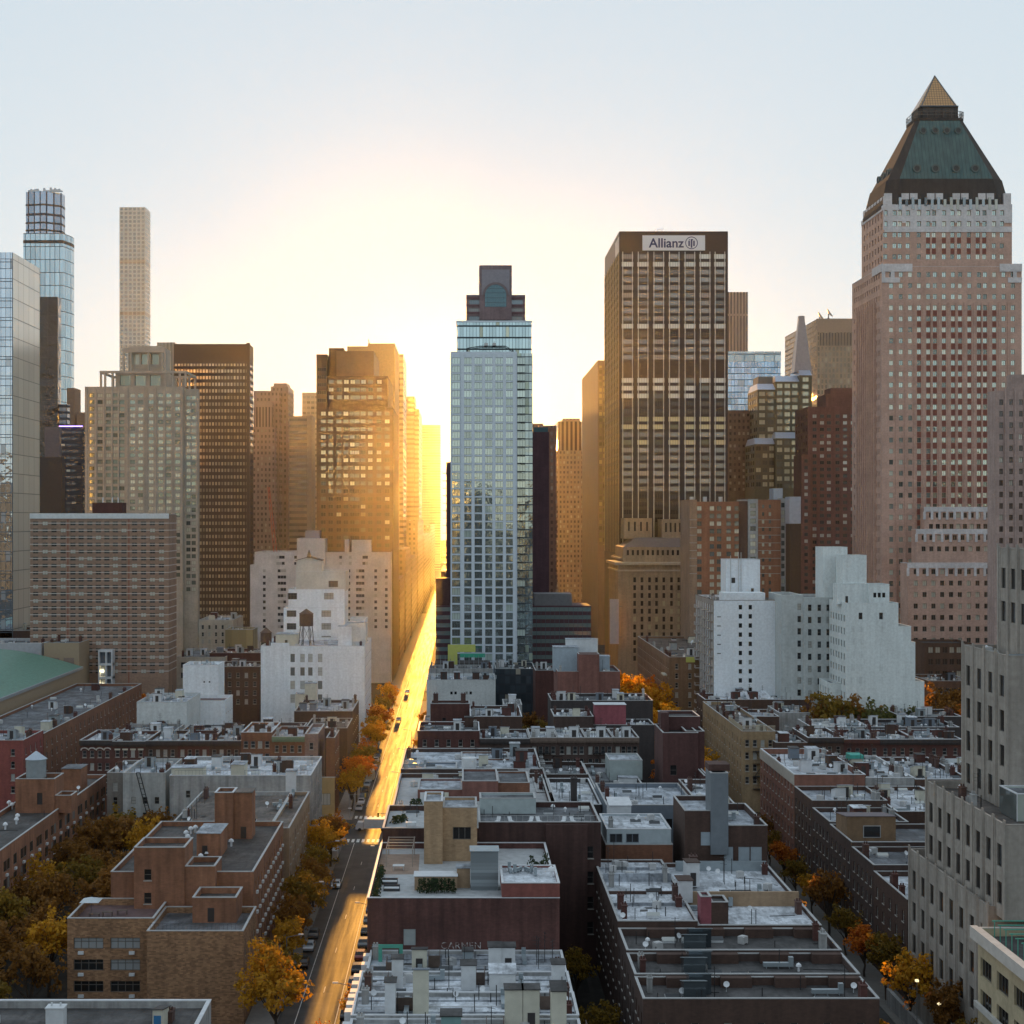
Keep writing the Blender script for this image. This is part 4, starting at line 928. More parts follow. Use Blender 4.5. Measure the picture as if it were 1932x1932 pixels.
    # old cream hotel with cornice
    d = 640.0; b = Bld('cornice_block', 'old cream stone block with heavy cornices and slate roof below the sign tower', X(1230, d), d)
    cs = masonry('cream stone', (.34, .265, .185), (.29, .225, .15), (1.2, .5), .3); gd = glazing('dark small glass', (.035, .03, .025), (.25, .2, .14), .4, (.5, .45, .3), .15)
    x0, x1 = X(1166, d), X(1308, d)
    f = dict(cols=[(805 + z * .25 - 1166) / 142 for z in (1570, 1625, 1682, 1735, 1790, 1848, 1903)] + [.84, .93], ww=1.15, wh=2.1, fl=3.35, top=6.2, zmin=14, st='none', glass=gd, dep=.4)
    b.mass(x0, x1, d, d + 40, 0, Z(1062, d), cs, dkroof, .6, cs, f=f, l=dict(n=7, mg=2, ww=1.1, wh=2.0, fl=3.35, top=6, zmin=30, st='none', glass=gd, dep=.3))
    k = MB(); k.box(x0 - 1.3, x1 + .5, d - 1.3, d + 40, Z(1066, d), Z(1061, d)); k.box(x0 - .5, x1, d - .5, d + 40, Z(1078, d), Z(1075, d)); b.part('cornice', k, paint('cream cornice', (.42, .36, .28), .7))
    b.mass(X(1178, d), X(1320, d), d + 5, d + 38, Z(1062, d) - .5, Z(1033, d), cs, dkroof, .5, cs, f=dict(n=14, mg=1, ww=1.0, wh=2.2, fl=4, top=1.2, nr=1, st='none', glass=gd, dep=.3), name='attic')
    k = MB(); zt, zr = Z(1033, d), Z(1015, d); xa, xb = X(1178, d), X(1320, d)
    k.poly([(xa, d + 5, zt + .01), (xb, d + 5, zt + .01), (xb, d + 11, zr), (xa + 6, d + 11, zr)]); k.poly([(xa, d + 5, zt + .01), (xa + 6, d + 11, zr), (xa + 6, d + 32, zr), (xa, d + 38, zt + .01)]); k.poly([(xa + 6, d + 11, zr), (xb, d + 11, zr), (xb, d + 32, zr), (xa + 6, d + 32, zr)]); b.part('slate_roof', k, paint('slate roof', (.12, .105, .10), .6))
    for u0, u1, v in ((1184, 1238, 978), (1257, 1300, 980)): b.mass(X(u0, d), X(u1, d), d + 14, d + 28, zr - .5, Z(v, d), cs, dkroof, .5, cs, f=dict(n=4, mg=.8, ww=.8, wh=4.0, fl=9, top=1.5, nr=1, st='none', glass=gd, dep=.3), name='roof_tower')
    b.done()
    d = 700.0; b = Bld('old_hotel', 'hazy old brick hotel with bright ledges left of the cornice block', X(1120, d), d)
    x0 = 69.5; os_ = masonry('hazy brown brick', (.23, .165, .115), (.2, .14, .095), (1, .4), .3)
    b.mass(x0, x0 + 26, 652, 690, 0, Z(1050, 652), os_, dkroof, .6, os_, f=dict(n=5, mg=1.5, ww=1.1, wh=2.2, fl=3.5, top=3, zmin=14, st='none', glass=gd, dep=.3), l=dict(n=10, mg=2, ww=1.2, wh=2.2, fl=3.5, top=3, zmin=14, st='none', glass=gd, dep=.3))
    b.mass(x0 + 2, x0 + 24, 690.1, 730, 0, Z(962, 690), os_, dkroof, .6, os_, f=dict(n=4, mg=1.5, ww=1.1, wh=2.0, fl=3.5, top=6, zmin=60, st='none', glass=gd, dep=.3), name='tower_wing')
    k = MB()
    for z in (14, 28, 41, Z(1050, 652) - 1.2): k.box(x0 - .8, x0 + .003, 652, 690, z, z + .7); k.box(x0 - .8, x0 + 26, 651.2, 652 + .003, z, z + .7)
    b.part('ledge', k, paint('cream cornice')); b.done()
    t = thing('wall_sign', 'pale blank vertical banner sign on the street corner of the cornice block', 'sign', (X(1159, 636), 636, Z(1215, 636)))
    MB().box(-1.9, 1.9, -.2, .2, 0, 19).obj('banner', paint('banner pink white', (.52, .44, .42), .6), t); MB().bar((1.9, 0, 3), (3.4, 0, 3), .12).bar((1.9, 0, 16), (3.4, 0, 16), .12).obj('bracket', paint('dark mullion'), t)
right_towers()
def rear_city():  # unseen blocks added to darken the lower reflections in the glass
    m = grid('rear city wall', 3.0, 3.4, .45, .5, (.05, .055, .065), (.08, .09, .11), .1, .2, (.1, .1, .1)); g = random.Random(12); k = MB(); x = -820
    while x < 900:
        wd = g.uniform(22, 60); y = g.uniform(-420, -170); k.box(x, x + wd - 4, y - 40, y, 0, g.choice((52, 70, 84, 92, 104, 118)) + g.uniform(-6, 6), bottom=False); x += wd
    o = k.obj('rear_city', m); tag(o, 'added unseen brown city blocks behind the viewpoint, mirrored in the glass towers', 'city blocks', None, 'stuff')
rear_city()
def fill_blocks():  # added to block the low sun and shade the city
    """added blocks that close the gaps low between the towers"""
    a = grid('brown fill wall', 3.0, 3.5, .45, .5, (.20, .14, .105), (.25, .2, .16), .35, .2)
    c = grid('tan fill wall', 2.8, 3.4, .5, .5, (.27, .20, .15), (.28, .23, .18), .35, .25)
    for u0, u1, v, d, m, lab in (
        (-60, 60, 860, 1000, a, 'added brown shade block behind the mirrored tower'),
        (60, 175, 905, 980, c, 'added tan shade block low behind the charcoal slab'),
        (365, 420, 900, 1010, a, 'added brown shade block low behind the wide brown slab'),
        (415, 600, 860, 1090, c, 'added tan shade block low behind the pink and banded towers'),
        (560, 740, 850, 1060, a, 'added brown shade block low behind the big stepped brown tower'),
        (1004, 1019, 850, 960, c, 'added tan shade block low in the haze behind the maroon slab'),
        (1095, 1175, 860, 1180, a, 'added brown shade block low behind the copper slab'),
        (1290, 1420, 840, 1150, c, 'added tan shade block low behind the sign tower'),
        (1395, 1560, 835, 1080, a, 'added brown shade block low behind the spire building'),
        (1540, 1700, 800, 1120, c, 'added tan shade block low behind the dark brick tower'),
        (1650, 1990, 860, 900, a, 'added brown shade block low behind the pyramid tower')):
        tower('shading_block', lab, [(X(u0, d), X(u1, d), d, d + 60, 0, Z(v, d), m)], None, 'building')
fill_blocks()
# ================================================================ low buildings: materials and roof furniture
WR = roofing('white roof', (0.70, 0.735, 0.79), patch=.35); SR = roofing('silver roof', (0.50, 0.54, 0.60), patch=.45); GR = roofing('grey roof', (0.18, 0.19, 0.21)); BR = roofing('brown roof', (0.17, 0.145, 0.13)); TR = dkroof
B_RED = masonry('dark red brick wall', (.105, .043, .036), (.07, .03, .026)); B_BRN = masonry('brown brick wall', (.09, .052, .04), (.06, .036, .03)); B_ORG = masonry('orange brick wall', (.22, .10, .06), (.16, .072, .045))  # reds and browns darkened by hand, foreground shade put into the colour
B_TAN = masonry('mottled tan brick wall', (.37, .21, .115), (.19, .105, .06), (.5, .2), .5); B_GRY = masonry('grey painted brick wall', (.36, .36, .355), (.31, .31, .31), streak=.35, patch=.25); B_WHT = masonry('white painted wall', (.78, .81, .84), (.74, .77, .8), (1.2, .6), .3, streak=.10, patch=.06)
B_PAL = masonry('pale green grey wall', (.60, .63, .63), (.55, .58, .58), (1.2, .6), .3, streak=.10, patch=.08); B_BSTN = masonry('brownstone wall', (.08, .052, .045), (.06, .04, .035)); B_BLK = masonry('sooty wall', (.06, .05, .05), (.045, .04, .04)); B_TER = masonry('terracotta brick wall', (.29, .135, .08), (.21, .095, .055), streak=.32, patch=.22)  # brownstone darkened too, foreground shade kept in its colour
CREAM = paint('cream siding', (.56, .54, .45), .7); OFFW = paint('off white panel', (.62, .64, .66), .6); SLT = paint('slate blue siding', (.16, .19, .23), .6); GMET = paint('galvanised metal', (.33, .38, .41), .4, .35); FENCE = paint('weathered timber', (.12, .085, .07), .8, var=.35); DOOR = paint('dark door', (.035, .03, .03), .5); CHIM = masonry('sooty chimney brick', (.11, .06, .05))
WHC = paint('white coping', (.6, .61, .63), .6); LGC = paint('stone coping')
gD = glazing('house glass', (.018, .018, .02), (.20, .22, .24), .35, (.45, .46, .44), .22, .1)
gS = glazing('slit glass', (.015, .015, .017), (.10, .10, .105), .25, (.3, .3, .28), .06, .15)
WFR = paint('pale sash frame', (.42, .42, .40), .6); DFR = paint('window frame', (0.12, 0.11, 0.1), 0.5)

def bulkhead(b, x0, x1, y0, y1, z0, z1, mat, door='f', slope=0.0, roofm=None, name='stair_bulkhead', dw=.9, dpos=.5, dm=None):
    k = MB(); za, zb = z1, z1 - slope
    k.poly([(x0, y0, z0), (x1, y0, z0), (x1, y0, za), (x0, y0, za)]); k.poly([(x1, y1, z0), (x0, y1, z0), (x0, y1, zb), (x1, y1, zb)])
    k.poly([(x0, y1, z0), (x0, y0, z0), (x0, y0, za), (x0, y1, zb)]); k.poly([(x1, y0, z0), (x1, y1, z0), (x1, y1, zb), (x1, y0, za)])
    o = b.part(name, k, mat)
    e = .15; r = MB(); r.poly([(x0 - e, y0 - e, za + .01), (x1 + e, y0 - e, za + .01), (x1 + e, y1 + e, zb + .01), (x0 - e, y1 + e, zb + .01)]); r.poly([(x0 - e, y0 - e, za + .12), (x1 + e, y0 - e, za + .12), (x1 + e, y1 + e, zb + .12), (x0 - e, y1 + e, zb + .12)])
    for (p, q) in (((x0 - e, y0 - e, za), (x1 + e, y0 - e, za)), ((x1 + e, y0 - e, za), (x1 + e, y1 + e, zb)), ((x1 + e, y1 + e, zb), (x0 - e, y1 + e, zb)), ((x0 - e, y1 + e, zb), (x0 - e, y0 - e, za))):
        r.quad((p[0], p[1], p[2] + .01), (q[0], q[1], q[2] + .01), (q[0], q[1], q[2] + .12), (p[0], p[1], p[2] + .12))
    b.part('bulkhead_roof', r, roofm or SR, o)
    if door:
        h = min(2.1, z1 - z0 - .3); cx = x0 + (x1 - x0) * dpos
        k = MB()
        if door == 'f': k.box(cx - dw / 2, cx + dw / 2, y0 - .04, y0 + .003, z0 + .1, z0 + .1 + h)
        elif door == 'l': k.box(x0 - .04, x0 + .003, y0 + .5, y0 + 1.5, z0 + .1, z0 + .1 + h)
        else: k.box(x1 - .003, x1 + .04, y0 + .5, y0 + 1.5, z0 + .1, z0 + .1 + h)
        b.part('door', k, dm or DOOR, o)
    return o
def chimney(b, x, y, z0, z1, wx=.8, wy=.8, mat=None):
    k = MB(); k.box(x - wx / 2, x + wx / 2, y - wy / 2, y + wy / 2, z0, z1); k.box(x - wx / 2 - .08, x + wx / 2 + .08, y - wy / 2 - .08, y + wy / 2 + .08, z1 + .003, z1 + .14)
    for q in (-.25, .25): k.cyl(x + q * wx, y, z1 + .143, z1 + .55, .13, n=8)
    b.part('chimney', k, mat or CHIM)
RCACHE = {}
def shared(b, name, make, mats, loc, rz=0.0, sc=None):
    if name not in RCACHE: RCACHE[name] = make().mesh(name.split('/')[0], mats)
    return b.inst(name.split('/')[0], RCACHE[name], loc, rz, sc)
def mk_vent():
    k = MB(); k.cyl(0, 0, 0, .75, .16, n=10); k.cyl(0, 0, .72, 1.0, .42, .34, 10); k.cyl(0, 0, 1.0, 1.2, .34, .06, 10); return k
def mk_pipe():
    k = MB(); k.cyl(0, 0, 0, 1.5, .07, n=6); return k
def mk_mast():
    k = MB(); k.bar((0, 0, 0), (0, 0, 4.2), .05)
    for z in (3.0, 3.5, 4.0): k.bar((-.6, 0, z), (.6, 0, z), .025)
    return k
def mk_ac():
    k = MB(); k.box(-.55, .55, -.5, .5, .12, 1.05); k.cyl(0, 0, 1.053, 1.12, .4, n=12)
    for x in (-.45, .45): k.box(x - .06, x + .06, -.5, .5, 0, .117)
    return k
def mk_sky():
    k = MB(); k.box(-.9, .9, -.6, .6, 0, .35); k.poly([(-.95, -.65, .353), (.95, -.65, .353), (.95, 0, .75), (-.95, 0, .75)], 1); k.poly([(-.95, 0, .75), (.95, 0, .75), (.95, .65, .353), (-.95, .65, .353)], 1); k.tri((-.95, -.65, .353), (-.95, 0, .75), (-.95, .65, .353)); k.tri((.95, .65, .353), (.95, 0, .75), (.95, -.65, .353)); return k
def mk_duct():
    k = MB(); k.box(-2, 2, -.3, .3, .25, .75); k.box(1.4, 2.0, -.3, .3, .753, 1.5)
    for x in (-1.6, 0, 1.5): k.box(x - .05, x + .05, -.25, .25, 0, .247)
    return k
VW = paint('vent white', (.72, .74, .77), .5)
def vent(b, x, y, z, s=1.0): shared(b, 'vent', mk_vent, [VW], (x, y, z), 0, (s, s, s))
def clutter(b, x0, x1, y0, y1, z, seed, n=5, big=True, mats=None):
    """the usual things on a flat roof"""
    g = random.Random(seed); mats = mats or [OFFW, CREAM, B_RED, SLT, GMET, B_BRN, WHC]
    if big and x1 - x0 > 4.4 and y1 - y0 > 5:
        for _ in range(max(1, min(5, int((x1 - x0) * (y1 - y0) / 85)))):
            w_, l_ = g.uniform(1.8, 2.6), g.uniform(2.4, 3.6); x = g.uniform(x0 + .6, x1 - w_ - .6); y = g.uniform(y0 + 1, max(y0 + 1.1, y1 - l_ - .6))
            bulkhead(b, x, x + w_, y, y + l_, z, z + g.uniform(2.2, 2.9), g.choice(mats), g.choice(['f', 'f', None]), g.choice([0, .5, .9]), g.choice([SR, WR, TR]))
    for _ in range(n):
        x, y = g.uniform(x0 + .8, x1 - .8), g.uniform(y0 + .8, y1 - .8); t = g.random()
        if t < .22: chimney(b, x0 + .55 if g.random() < .5 else x1 - .55, y, z, z + g.uniform(1.2, 2.4), g.uniform(.6, .9), g.uniform(.8, 1.8), g.choice([CHIM, B_RED, B_GRY]))
        elif t < .40: shared(b, 'skylight', mk_sky, [OFFW, gD], (x, y, z))
        elif t < .58: shared(b, 'air_conditioner', mk_ac, [paint('pale steel')], (x, y, z), g.uniform(0, 3))
        elif t < .72: vent(b, x, y, z, g.uniform(.7, 1.0))
        elif t < .86: shared(b, 'vent_pipe', mk_pipe, [paint('black steel')], (x, y, z), 0, (1, 1, g.uniform(.7, 1.6)))
        elif t < .93: shared(b, 'antenna_mast', mk_mast, [paint('black steel')], (x, y, z), g.uniform(0, 3))
        else: shared(b, 'duct', mk_duct, [GMET], (x, y, z), g.choice([0, 1.57]))
def posts(b, x0, x1, y0, y1, z, seed, n):
    """thin vent stacks, dishes, cable runs and tar patches of an old roof"""
    g = random.Random(seed)
    for _ in range(n):
        x, y = g.uniform(x0, x1), g.uniform(y0, y1); t = g.random()
        if t < .55: shared(b, 'vent_pipe', mk_pipe, [paint('black steel')], (x, y, z), 0, (.8, .8, g.uniform(.6, 1.9)))
        elif t < .70: b.part('roof_dish', dish_mb(x, y, z, g), VW)
        elif t < .85: b.part('cable_run', MB().bar((x, y, z + .06), (min(x1, x + g.uniform(2, 6)), y + g.uniform(-.5, .5), z + .06), .05, 4), paint('black steel'))
        else:
            k = MB(); w_, l_ = g.uniform(.4, 1.4), g.uniform(.2, .8); k.poly([(x - w_, y - l_, z + .012), (x + w_ * .8, y - l_ * .7, z + .012), (x + w_, y + l_, z + .012), (x - w_ * .6, y + l_ * .9, z + .012)]); b.part('tar_patch', k, dkroof)
def dish_mb(x, y, z, g):
    k = MB(); k.bar((x, y, z), (x, y, z + .9), .04, 4); a = g.uniform(-.6, .6); c = Vector((x, y - .15, z + 1.0)); ax = Vector((math.sin(a), -.8, .5)).normalized(); e = ax.orthogonal().normalized() * .4; f = ax.cross(e); n = 10
    for i in range(n): p, q = i * math.tau / n, (i + 1) * math.tau / n; k.tri(tuple(c - ax * .1), tuple(c + e * math.cos(p) + f * math.sin(p)), tuple(c + e * math.cos(q) + f * math.sin(q)))
    return k
def fire_escape(b, x, y, z0, z1, fl=3.2, wd=4.0):
    k = MB(); z = z0; i = 0
    while z < z1:
        k.box(x - wd / 2, x + wd / 2, y - 1.0, y + .003, z, z + .07); k.box(x - wd / 2, x + wd / 2, y - 1.0, y - .95, z + .9, z + .96)
        for j in range(int(wd / .45) + 1): xx = x - wd / 2 + j * .45; k.box(xx - .018, xx + .018, y - .99, y - .96, z + .073, z + .897)
        if z + fl < z1:
            s = 1 if i % 2 else -1
            for dy in (-.85, -.35): k.bar((x - s * 1.2, y + dy, z + .08), (x + s * 1.0, y + dy, z + fl), .05, 4)
            for q in range(8): t = (q + .5) / 8; k.box(x - s * 1.2 + s * 2.2 * t - .1, x - s * 1.2 + s * 2.2 * t + .1, y - .84, y - .36, z + fl * t, z + fl * t + .03)
        z += fl; i += 1
    b.part('fire_escape', k, paint('black steel'))
def house(label, x0, x1, y0, y1, z, wall, roof=None, cop=None, f=None, l=None, r=None, seed=None, n=5, big=True, par=.8, name='row_house', cat='house', group=None, cornice=None):
    b = Bld(name, label, (x0 + x1) / 2, y0, cat, group)
    b.mass(x0, x1, y0, y1, 0, z, wall, roof or SR, par, cop, f, l, r)
    if cornice:
        k = MB(); k.box(x0 + .02, x1 - .02, y0 - .55, y0 + .003, z - .9, z + .0); k.box(x0 + .02, x1 - .02, y0 - .3, y0 + .003, z - 1.3, z - .903)
        q = int((x1 - x0) / .9)
        for i in range(q): xx = x0 + .4 + i * (x1 - x0 - .8) / max(1, q - 1); k.box(xx - .1, xx + .1, y0 - .45, y0 - .302, z - 1.35, z - .903)
        b.part('cornice', k, cornice)
    if seed is not None: posts(b, x0 + .8, x1 - .8, y0 + .8, y1 - .8, z - par, seed + 900, 5 + n // 2); clutter(b, x0 + .5, x1 - .5, y0 + .5, y1 - .5, z - par, seed, int(n * 1.8), big)
    return b
def F3(n=3, zmin=3, st='sash', g=None, ww=1.0, wh=1.75, fl=3.15, top=2.2, **k): return dict(n=n, ww=ww, wh=wh, fl=fl, top=top, zmin=zmin, st=st, glass=g or gD, dep=.22, frame=WFR, sill=True, mg=.3, **k)

# ================================================================ left of the sunlit street, near side of the avenue
def left_near():
    d = 194.0
    b = Bld('flat_roof_block', 'dark flat roof with a white parapet in the bottom left corner', -60, 170); b.mass(-92, -32.4, 168, 194, 0, 12.9, B_GRY, TR, .9, WHC, th=.5)
    chimney(b, X(106, 186), 186, 12, 14.6, 2.2, 1.6, OFFW); bulkhead(b, X(294, 186), X(312, 186), 184, 189, 12, 14.9, CREAM, 'f', 1.2, TR, dm=paint('blue door', (.03, .16, .34), .5)); clutter(b, -88, -36, 170, 190, 12, 8, 4, False)
    # the brick complex by the street
    b = Bld('mottled_brick_block', 'stepped mottled brick apartment block with roof terraces at lower left', -45, 222, 'apartment block')
    gk = glazing('ribbon glass', (.012, .014, .016), (.10, .11, .12), .3, (.35, .37, .38), .25, .1)
    xa, xb = X(127, 227), X(290, 227)
    f = dict(cols=[.245, .665, .985 - .05], ww=4.5, wh=1.7, fl=3.28, top=2.9, zmin=1.5, st='bars', glass=gk, dep=.25)
    f['cols'] = [.245, .67]
    b.mass(xa, xb, 227, 239, 0, Z(1733, 227), B_TAN, paint('red terrace deck', (.13, .08, .08), .8, var=.3), 1.0, LGC, f=f, name='terrace_wing')
    ac = MB(); ac.box(-.42, .42, -.35, .003, -.22, .22)
    me = ac.mesh('air_conditioner', [OFFW])
    for zz in range(3):
        for q in (.16, .75): b.inst('air_conditioner', me, (xa + q * (xb - xa), 227, Z(1733, 227) - 2.9 - 1.7 - .55 - zz * 3.28))
    b.mass(xb + .01, -32.3, 222, 236, 0, Z(1757, 222), B_TAN, GR, .9, LGC, r=dict(n=3, ww=1.5, wh=1.6, fl=3.28, top=2.9, zmin=1.5, st='pair', glass=gk, dep=.2, frame=WFR), name='corner_wing')
    xm0, xm1 = -55.9, -33.2; zm = 18.9
    def acs(x, y0, y1, zs, stp):
        for z in zs:
            y = y0
            while y < y1: b.inst('air_conditioner', me, (x, y, z), math.pi / 2); y += stp
    b.mass(xm0, xm1, 239, 279, 0, zm, B_TER, TR, .8, LGC, r=dict(n=11, mg=1, ww=1.3, wh=1.6, fl=3.2, top=2.2, zmin=1, st='pair', glass=gD, dep=.2, frame=WFR), name='main_wing')
    acs(xm1, 242.5, 278, [zm - 4.0 - k * 3.2 for k in range(4)], 3.45)
    xs0, xs1 = X(250, 235.5), X(346, 235.5)
    b.mass(xs0, xs1, 236.6, 244, 13.4, Z(1601, 236), B_TER, TR, .8, LGC, f=dict(cols=[.27], ww=1.15, wh=1.75, fl=3.7, top=3.4, nr=2, zmin=13.5, st='sash', glass=gk, dep=.25, frame=DFR, sill=True), name='stair_tower')
    b.mass(xs1 + .01, X(403, 235.5), 236.8, 243.5, 13, Z(1637, 236), B_TER, TR, .8, LGC, name='stair_tower_step')
    b.mass(X(363, 230), X(446, 230), 230, 236.55, 13, Z(1694, 230), B_TER, TR, .9, LGC, name='roof_lodge')
    k = MB(); k.box(X(398, 230) - .5, X(398, 230) + .5, 229.95, 230.003, 13.4, 15.5); b.part('door', k, DOOR)
    zr = zm - .8
    b.mass(X(405, 267), X(440, 267), 267, 272, zr, Z(1497, 267) + .1, B_TER, GR, .5, WHC, name='chimney_stack'); bulkhead(b, X(440, 267.5) + .01, X(475, 267.5), 267.5, 272, zr, Z(1497, 267), B_TER, 'f', 0, BR, dpos=.55, dw=1.0)
    bulkhead(b, X(371, 252), X(415, 252), 252, 260, zr, Z(1573, 252), B_TER, 'f', 0, SR, dpos=.35)
    for u, v in ((1405, 510), (1418, 540), (1440, 480), (1475, 470), (1690, 500), (1745, 575), (1585, 645), (1560, 665), (1515, 690)):
        u, v = u * .25, 1449 + v * .25; dd = (H - zr) * F / (v + 4 - VV); vent(b, X(u, dd), dd, zr, 1.15)
    k = MB(); k.box(X(313, 256), X(329, 256), 255, 257, zr, zr + 1.2); b.part('roof_locker', k, paint('green locker', (.10, .30, .24), .6))
    ra = MB()
    for i in range(22): x = xb + .5 + i * .6; ra.bar((x, 222.3, Z(1757, 222)), (x, 222.3, Z(1757, 222) + 1.0), .02, 4)
    ra.bar((xb + .4, 222.3, Z(1757, 222) + 1.0), (-32.6, 222.3, Z(1757, 222) + 1.0), .03, 4); b.part('railing', ra, paint('black steel')); b.done()
    zt = Z(1733, 227) - 1.0
    t = thing('parasol', 'pale square parasol on the roof terrace of the mottled brick block', 'parasol', (X(172, 233), 233, zt)); MB().bar((0, 0, 0), (0, 0, 2.5), .04).obj('pole', paint('dark mullion'), t); MB().prism([(-1.5, -1.5), (1.5, -1.5), (1.5, 1.5), (-1.5, 1.5)], 2.2, 2.75, 0, [(-.05, -.05), (.05, -.05), (.05, .05), (-.05, .05)]).obj('canopy', paint('pale canvas', (.5, .55, .58), .8), t)
    for i, (u, c) in enumerate(((178, 'dark'), (200, 'red'), (225, 'red'))):
        t = thing('terrace_table', '%s wooden table on the terrace of the mottled brick block, %s' % (c, ('under the parasol', 'middle one', 'nearest the stair tower')[i]), 'table', (X(u, 231), 231 + i, zt)); MB().box(-.8, .8, -.4, .4, .68, .74).obj('tabletop', FENCE, t)
        for sx in (-.7, .7):
            for sy in (-.3, .3): MB().box(sx - .04, sx + .04, sy - .04, sy + .04, 0, .677).obj('leg', FENCE, t)
    # corner building before the avenue
    x0 = X(508, 280)
    b = Bld('tan_corner_block', 'plain tan brick block with a flat roof behind the mottled brick block', -44, 280)
    b.mass(x0, -32.2, 280, 317.5, 0, Z(1563, 280), masonry('plain tan brick', (.34, .24, .165), (.30, .21, .145), streak=.1), BR, .7, LGC, r=F3(9, 2, ww=1.2)); b.mass(-55, x0 - .01, 284, 317.5, 0, 17.4, B_GRY, BR, .7, LGC, name='rear_wing'); clutter(b, -54, -34, 285, 316, 16.8, 31, 14, False); posts(b, -54, -34, 285, 316, 16.9, 32, 14); b.done()
    # pale party walls facing the camera
    b = house('long grey stained party wall with a white roof left of the street', X(320, 322), -32.4, 322, 347.8, 20.1, B_GRY, WR, WHC, f=dict(cols=[.13, .3, .86], ww=1.0, wh=1.6, fl=3.6, top=3.2, nr=2, zmin=3, st='sash', glass=gD, dep=.2, frame=WFR), r=F3(7, 2), name='party_wall_block', cat='building')
    for q in range(3): clutter(b, -62 + q * 10, -52 + q * 10, 326, 346, 19.3, 40 + q, 7)
    bulkhead(b, X(437, 323), X(462, 323), 322.05, 327, 19.3, 22.4, CREAM, None); bulkhead(b, X(540, 323), X(560, 323), 321.9, 325, 12, 21, OFFW, None, name='lift_shaft'); bulkhead(b, X(325, 325), X(385, 325), 324, 328, 19.3, 21.4, CREAM, None)
    k = MB()
    for i in range(40): x = X(330, 322.3) + i * .75; k.bar((x, 322.3, 20.2), (x, 322.3, 21.2), .02, 4)
    k.bar((X(330, 322), 322.3, 21.2), (X(330, 322) + 29.3, 322.3, 21.2), .03, 4); b.part('railing', k, paint('black steel')); b.done()
    b = house('narrow pale grey party wall with three small windows and a leaning ladder', X(232, 328), X(312, 328), 328, 347.8, 19.6, masonry('pale grey stucco', (.43, .44, .43), (.4, .4, .4), (1, .5), streak=.3), SR, LGC, f=dict(cols=[.25, .52, .8], ww=1.0, wh=1.5, fl=3.4, top=5.2, nr=2, zmin=3, st='sash', glass=gD, dep=.2), seed=51, name='party_wall_block', cat='building')
    k = MB()
    for dx in (0, .8): k.bar((X(256, 326) + dx, 326.5, 20), (X(285, 326) + dx, 326.5, 7), .12, 4)
    for i in range(12): t = i / 11; k.bar((X(256, 326) + t * 3.3, 326.5, 20 - 13 * t), (X(256, 326) + t * 3.3 + .8, 326.5, 20 - 13 * t), .08, 4)
    b.part('fire_ladder', k, paint('black steel')); b.done()
    house('narrow dark grey house end wedged beside the long left block', X(200, 330), X(231, 330), 331, 347.8, 19.2, masonry('dim grey stucco', (.22, .2, .18), (.18, .16, .15)), SR, LGC, f=F3(1, 8), seed=52, n=3).done()
    # the long block at the left edge
    b = Bld('long_brick_block', 'long terracotta brick block with a dark roof running along the left edge', -87, 190, 'apartment block')
    gl = glazing('court glass', (.015, .015, .015), (.14, .14, .14), .3, (.3, .3, .3), .2)
    b.mass(-93, -82, 190, 346, 0, 16.2, B_TER, TR, .8, LGC, r=dict(cols=[(k + q) / 30. for k in range(30) for q in ((.3, .62) if k % 2 else (.45,))], ww=2.1, wh=2.0, fl=3.3, top=2.4, zmin=1, st='pair', glass=gl, dep=.1, frame=DFR))
    for k in range(26):
        for z in (11.1, 7.8, 4.5):
            b.inst('air_conditioner', me, (-82, 212 + k * 5.2 + (z * 1.7) % 2, z), math.pi / 2)
    x0, x1 = X(29, 305), X(103, 305)
    b.mass(x0, x1, 305, 312, 15.4, Z(1470, 305), B_TER, BR, .8, LGC, f=dict(cols=[.62], ww=1.1, wh=2.4, fl=9, top=2.8, nr=1, zmin=15, st='none', glass=DOOR, dep=.15), name='tank_house'); b.mass(x1 + .01, X(134, 305), 305.2, 310, 15.4, 18.9, B_TER, TR, .6, LGC, name='roof_lodge')
    bulkhead(b, X(116, 330), X(152, 330), 330, 336, 15.4, 20.2, B_TER, None, 0, GR)
    for u, v in ((17, 1520), (23, 1524), (33, 1545), (31, 1552), (10, 1562), (118, 1487), (130, 1480), (135, 1472)):
        dd = (H - 15.4) * F / (v + 3 - VV); vent(b, X(u, dd), dd, 15.4, 1.2)
    posts(b, -92, -83, 255, 344, 15.4, 35, 16); b.done()
    t = thing('water_tank', 'grey metal water tank with a conical cap on the long brick block', 'water tank', (X(67, 308), 308.5, Z(1470, 305) - .8))
    MB().cyl(0, 0, .6, 4.4, 2.0, n=20).obj('barrel', GMET, t); MB().cyl(0, 0, 4.4, 6.0, 2.2, .1, 20).obj('cap', paint('pale blue cap', (.42, .48, .55), .5), t)
    MB().box(-1.8, 1.8, -1.8, 1.8, 0, .6).obj('stand', paint('black steel'), t)
left_near()

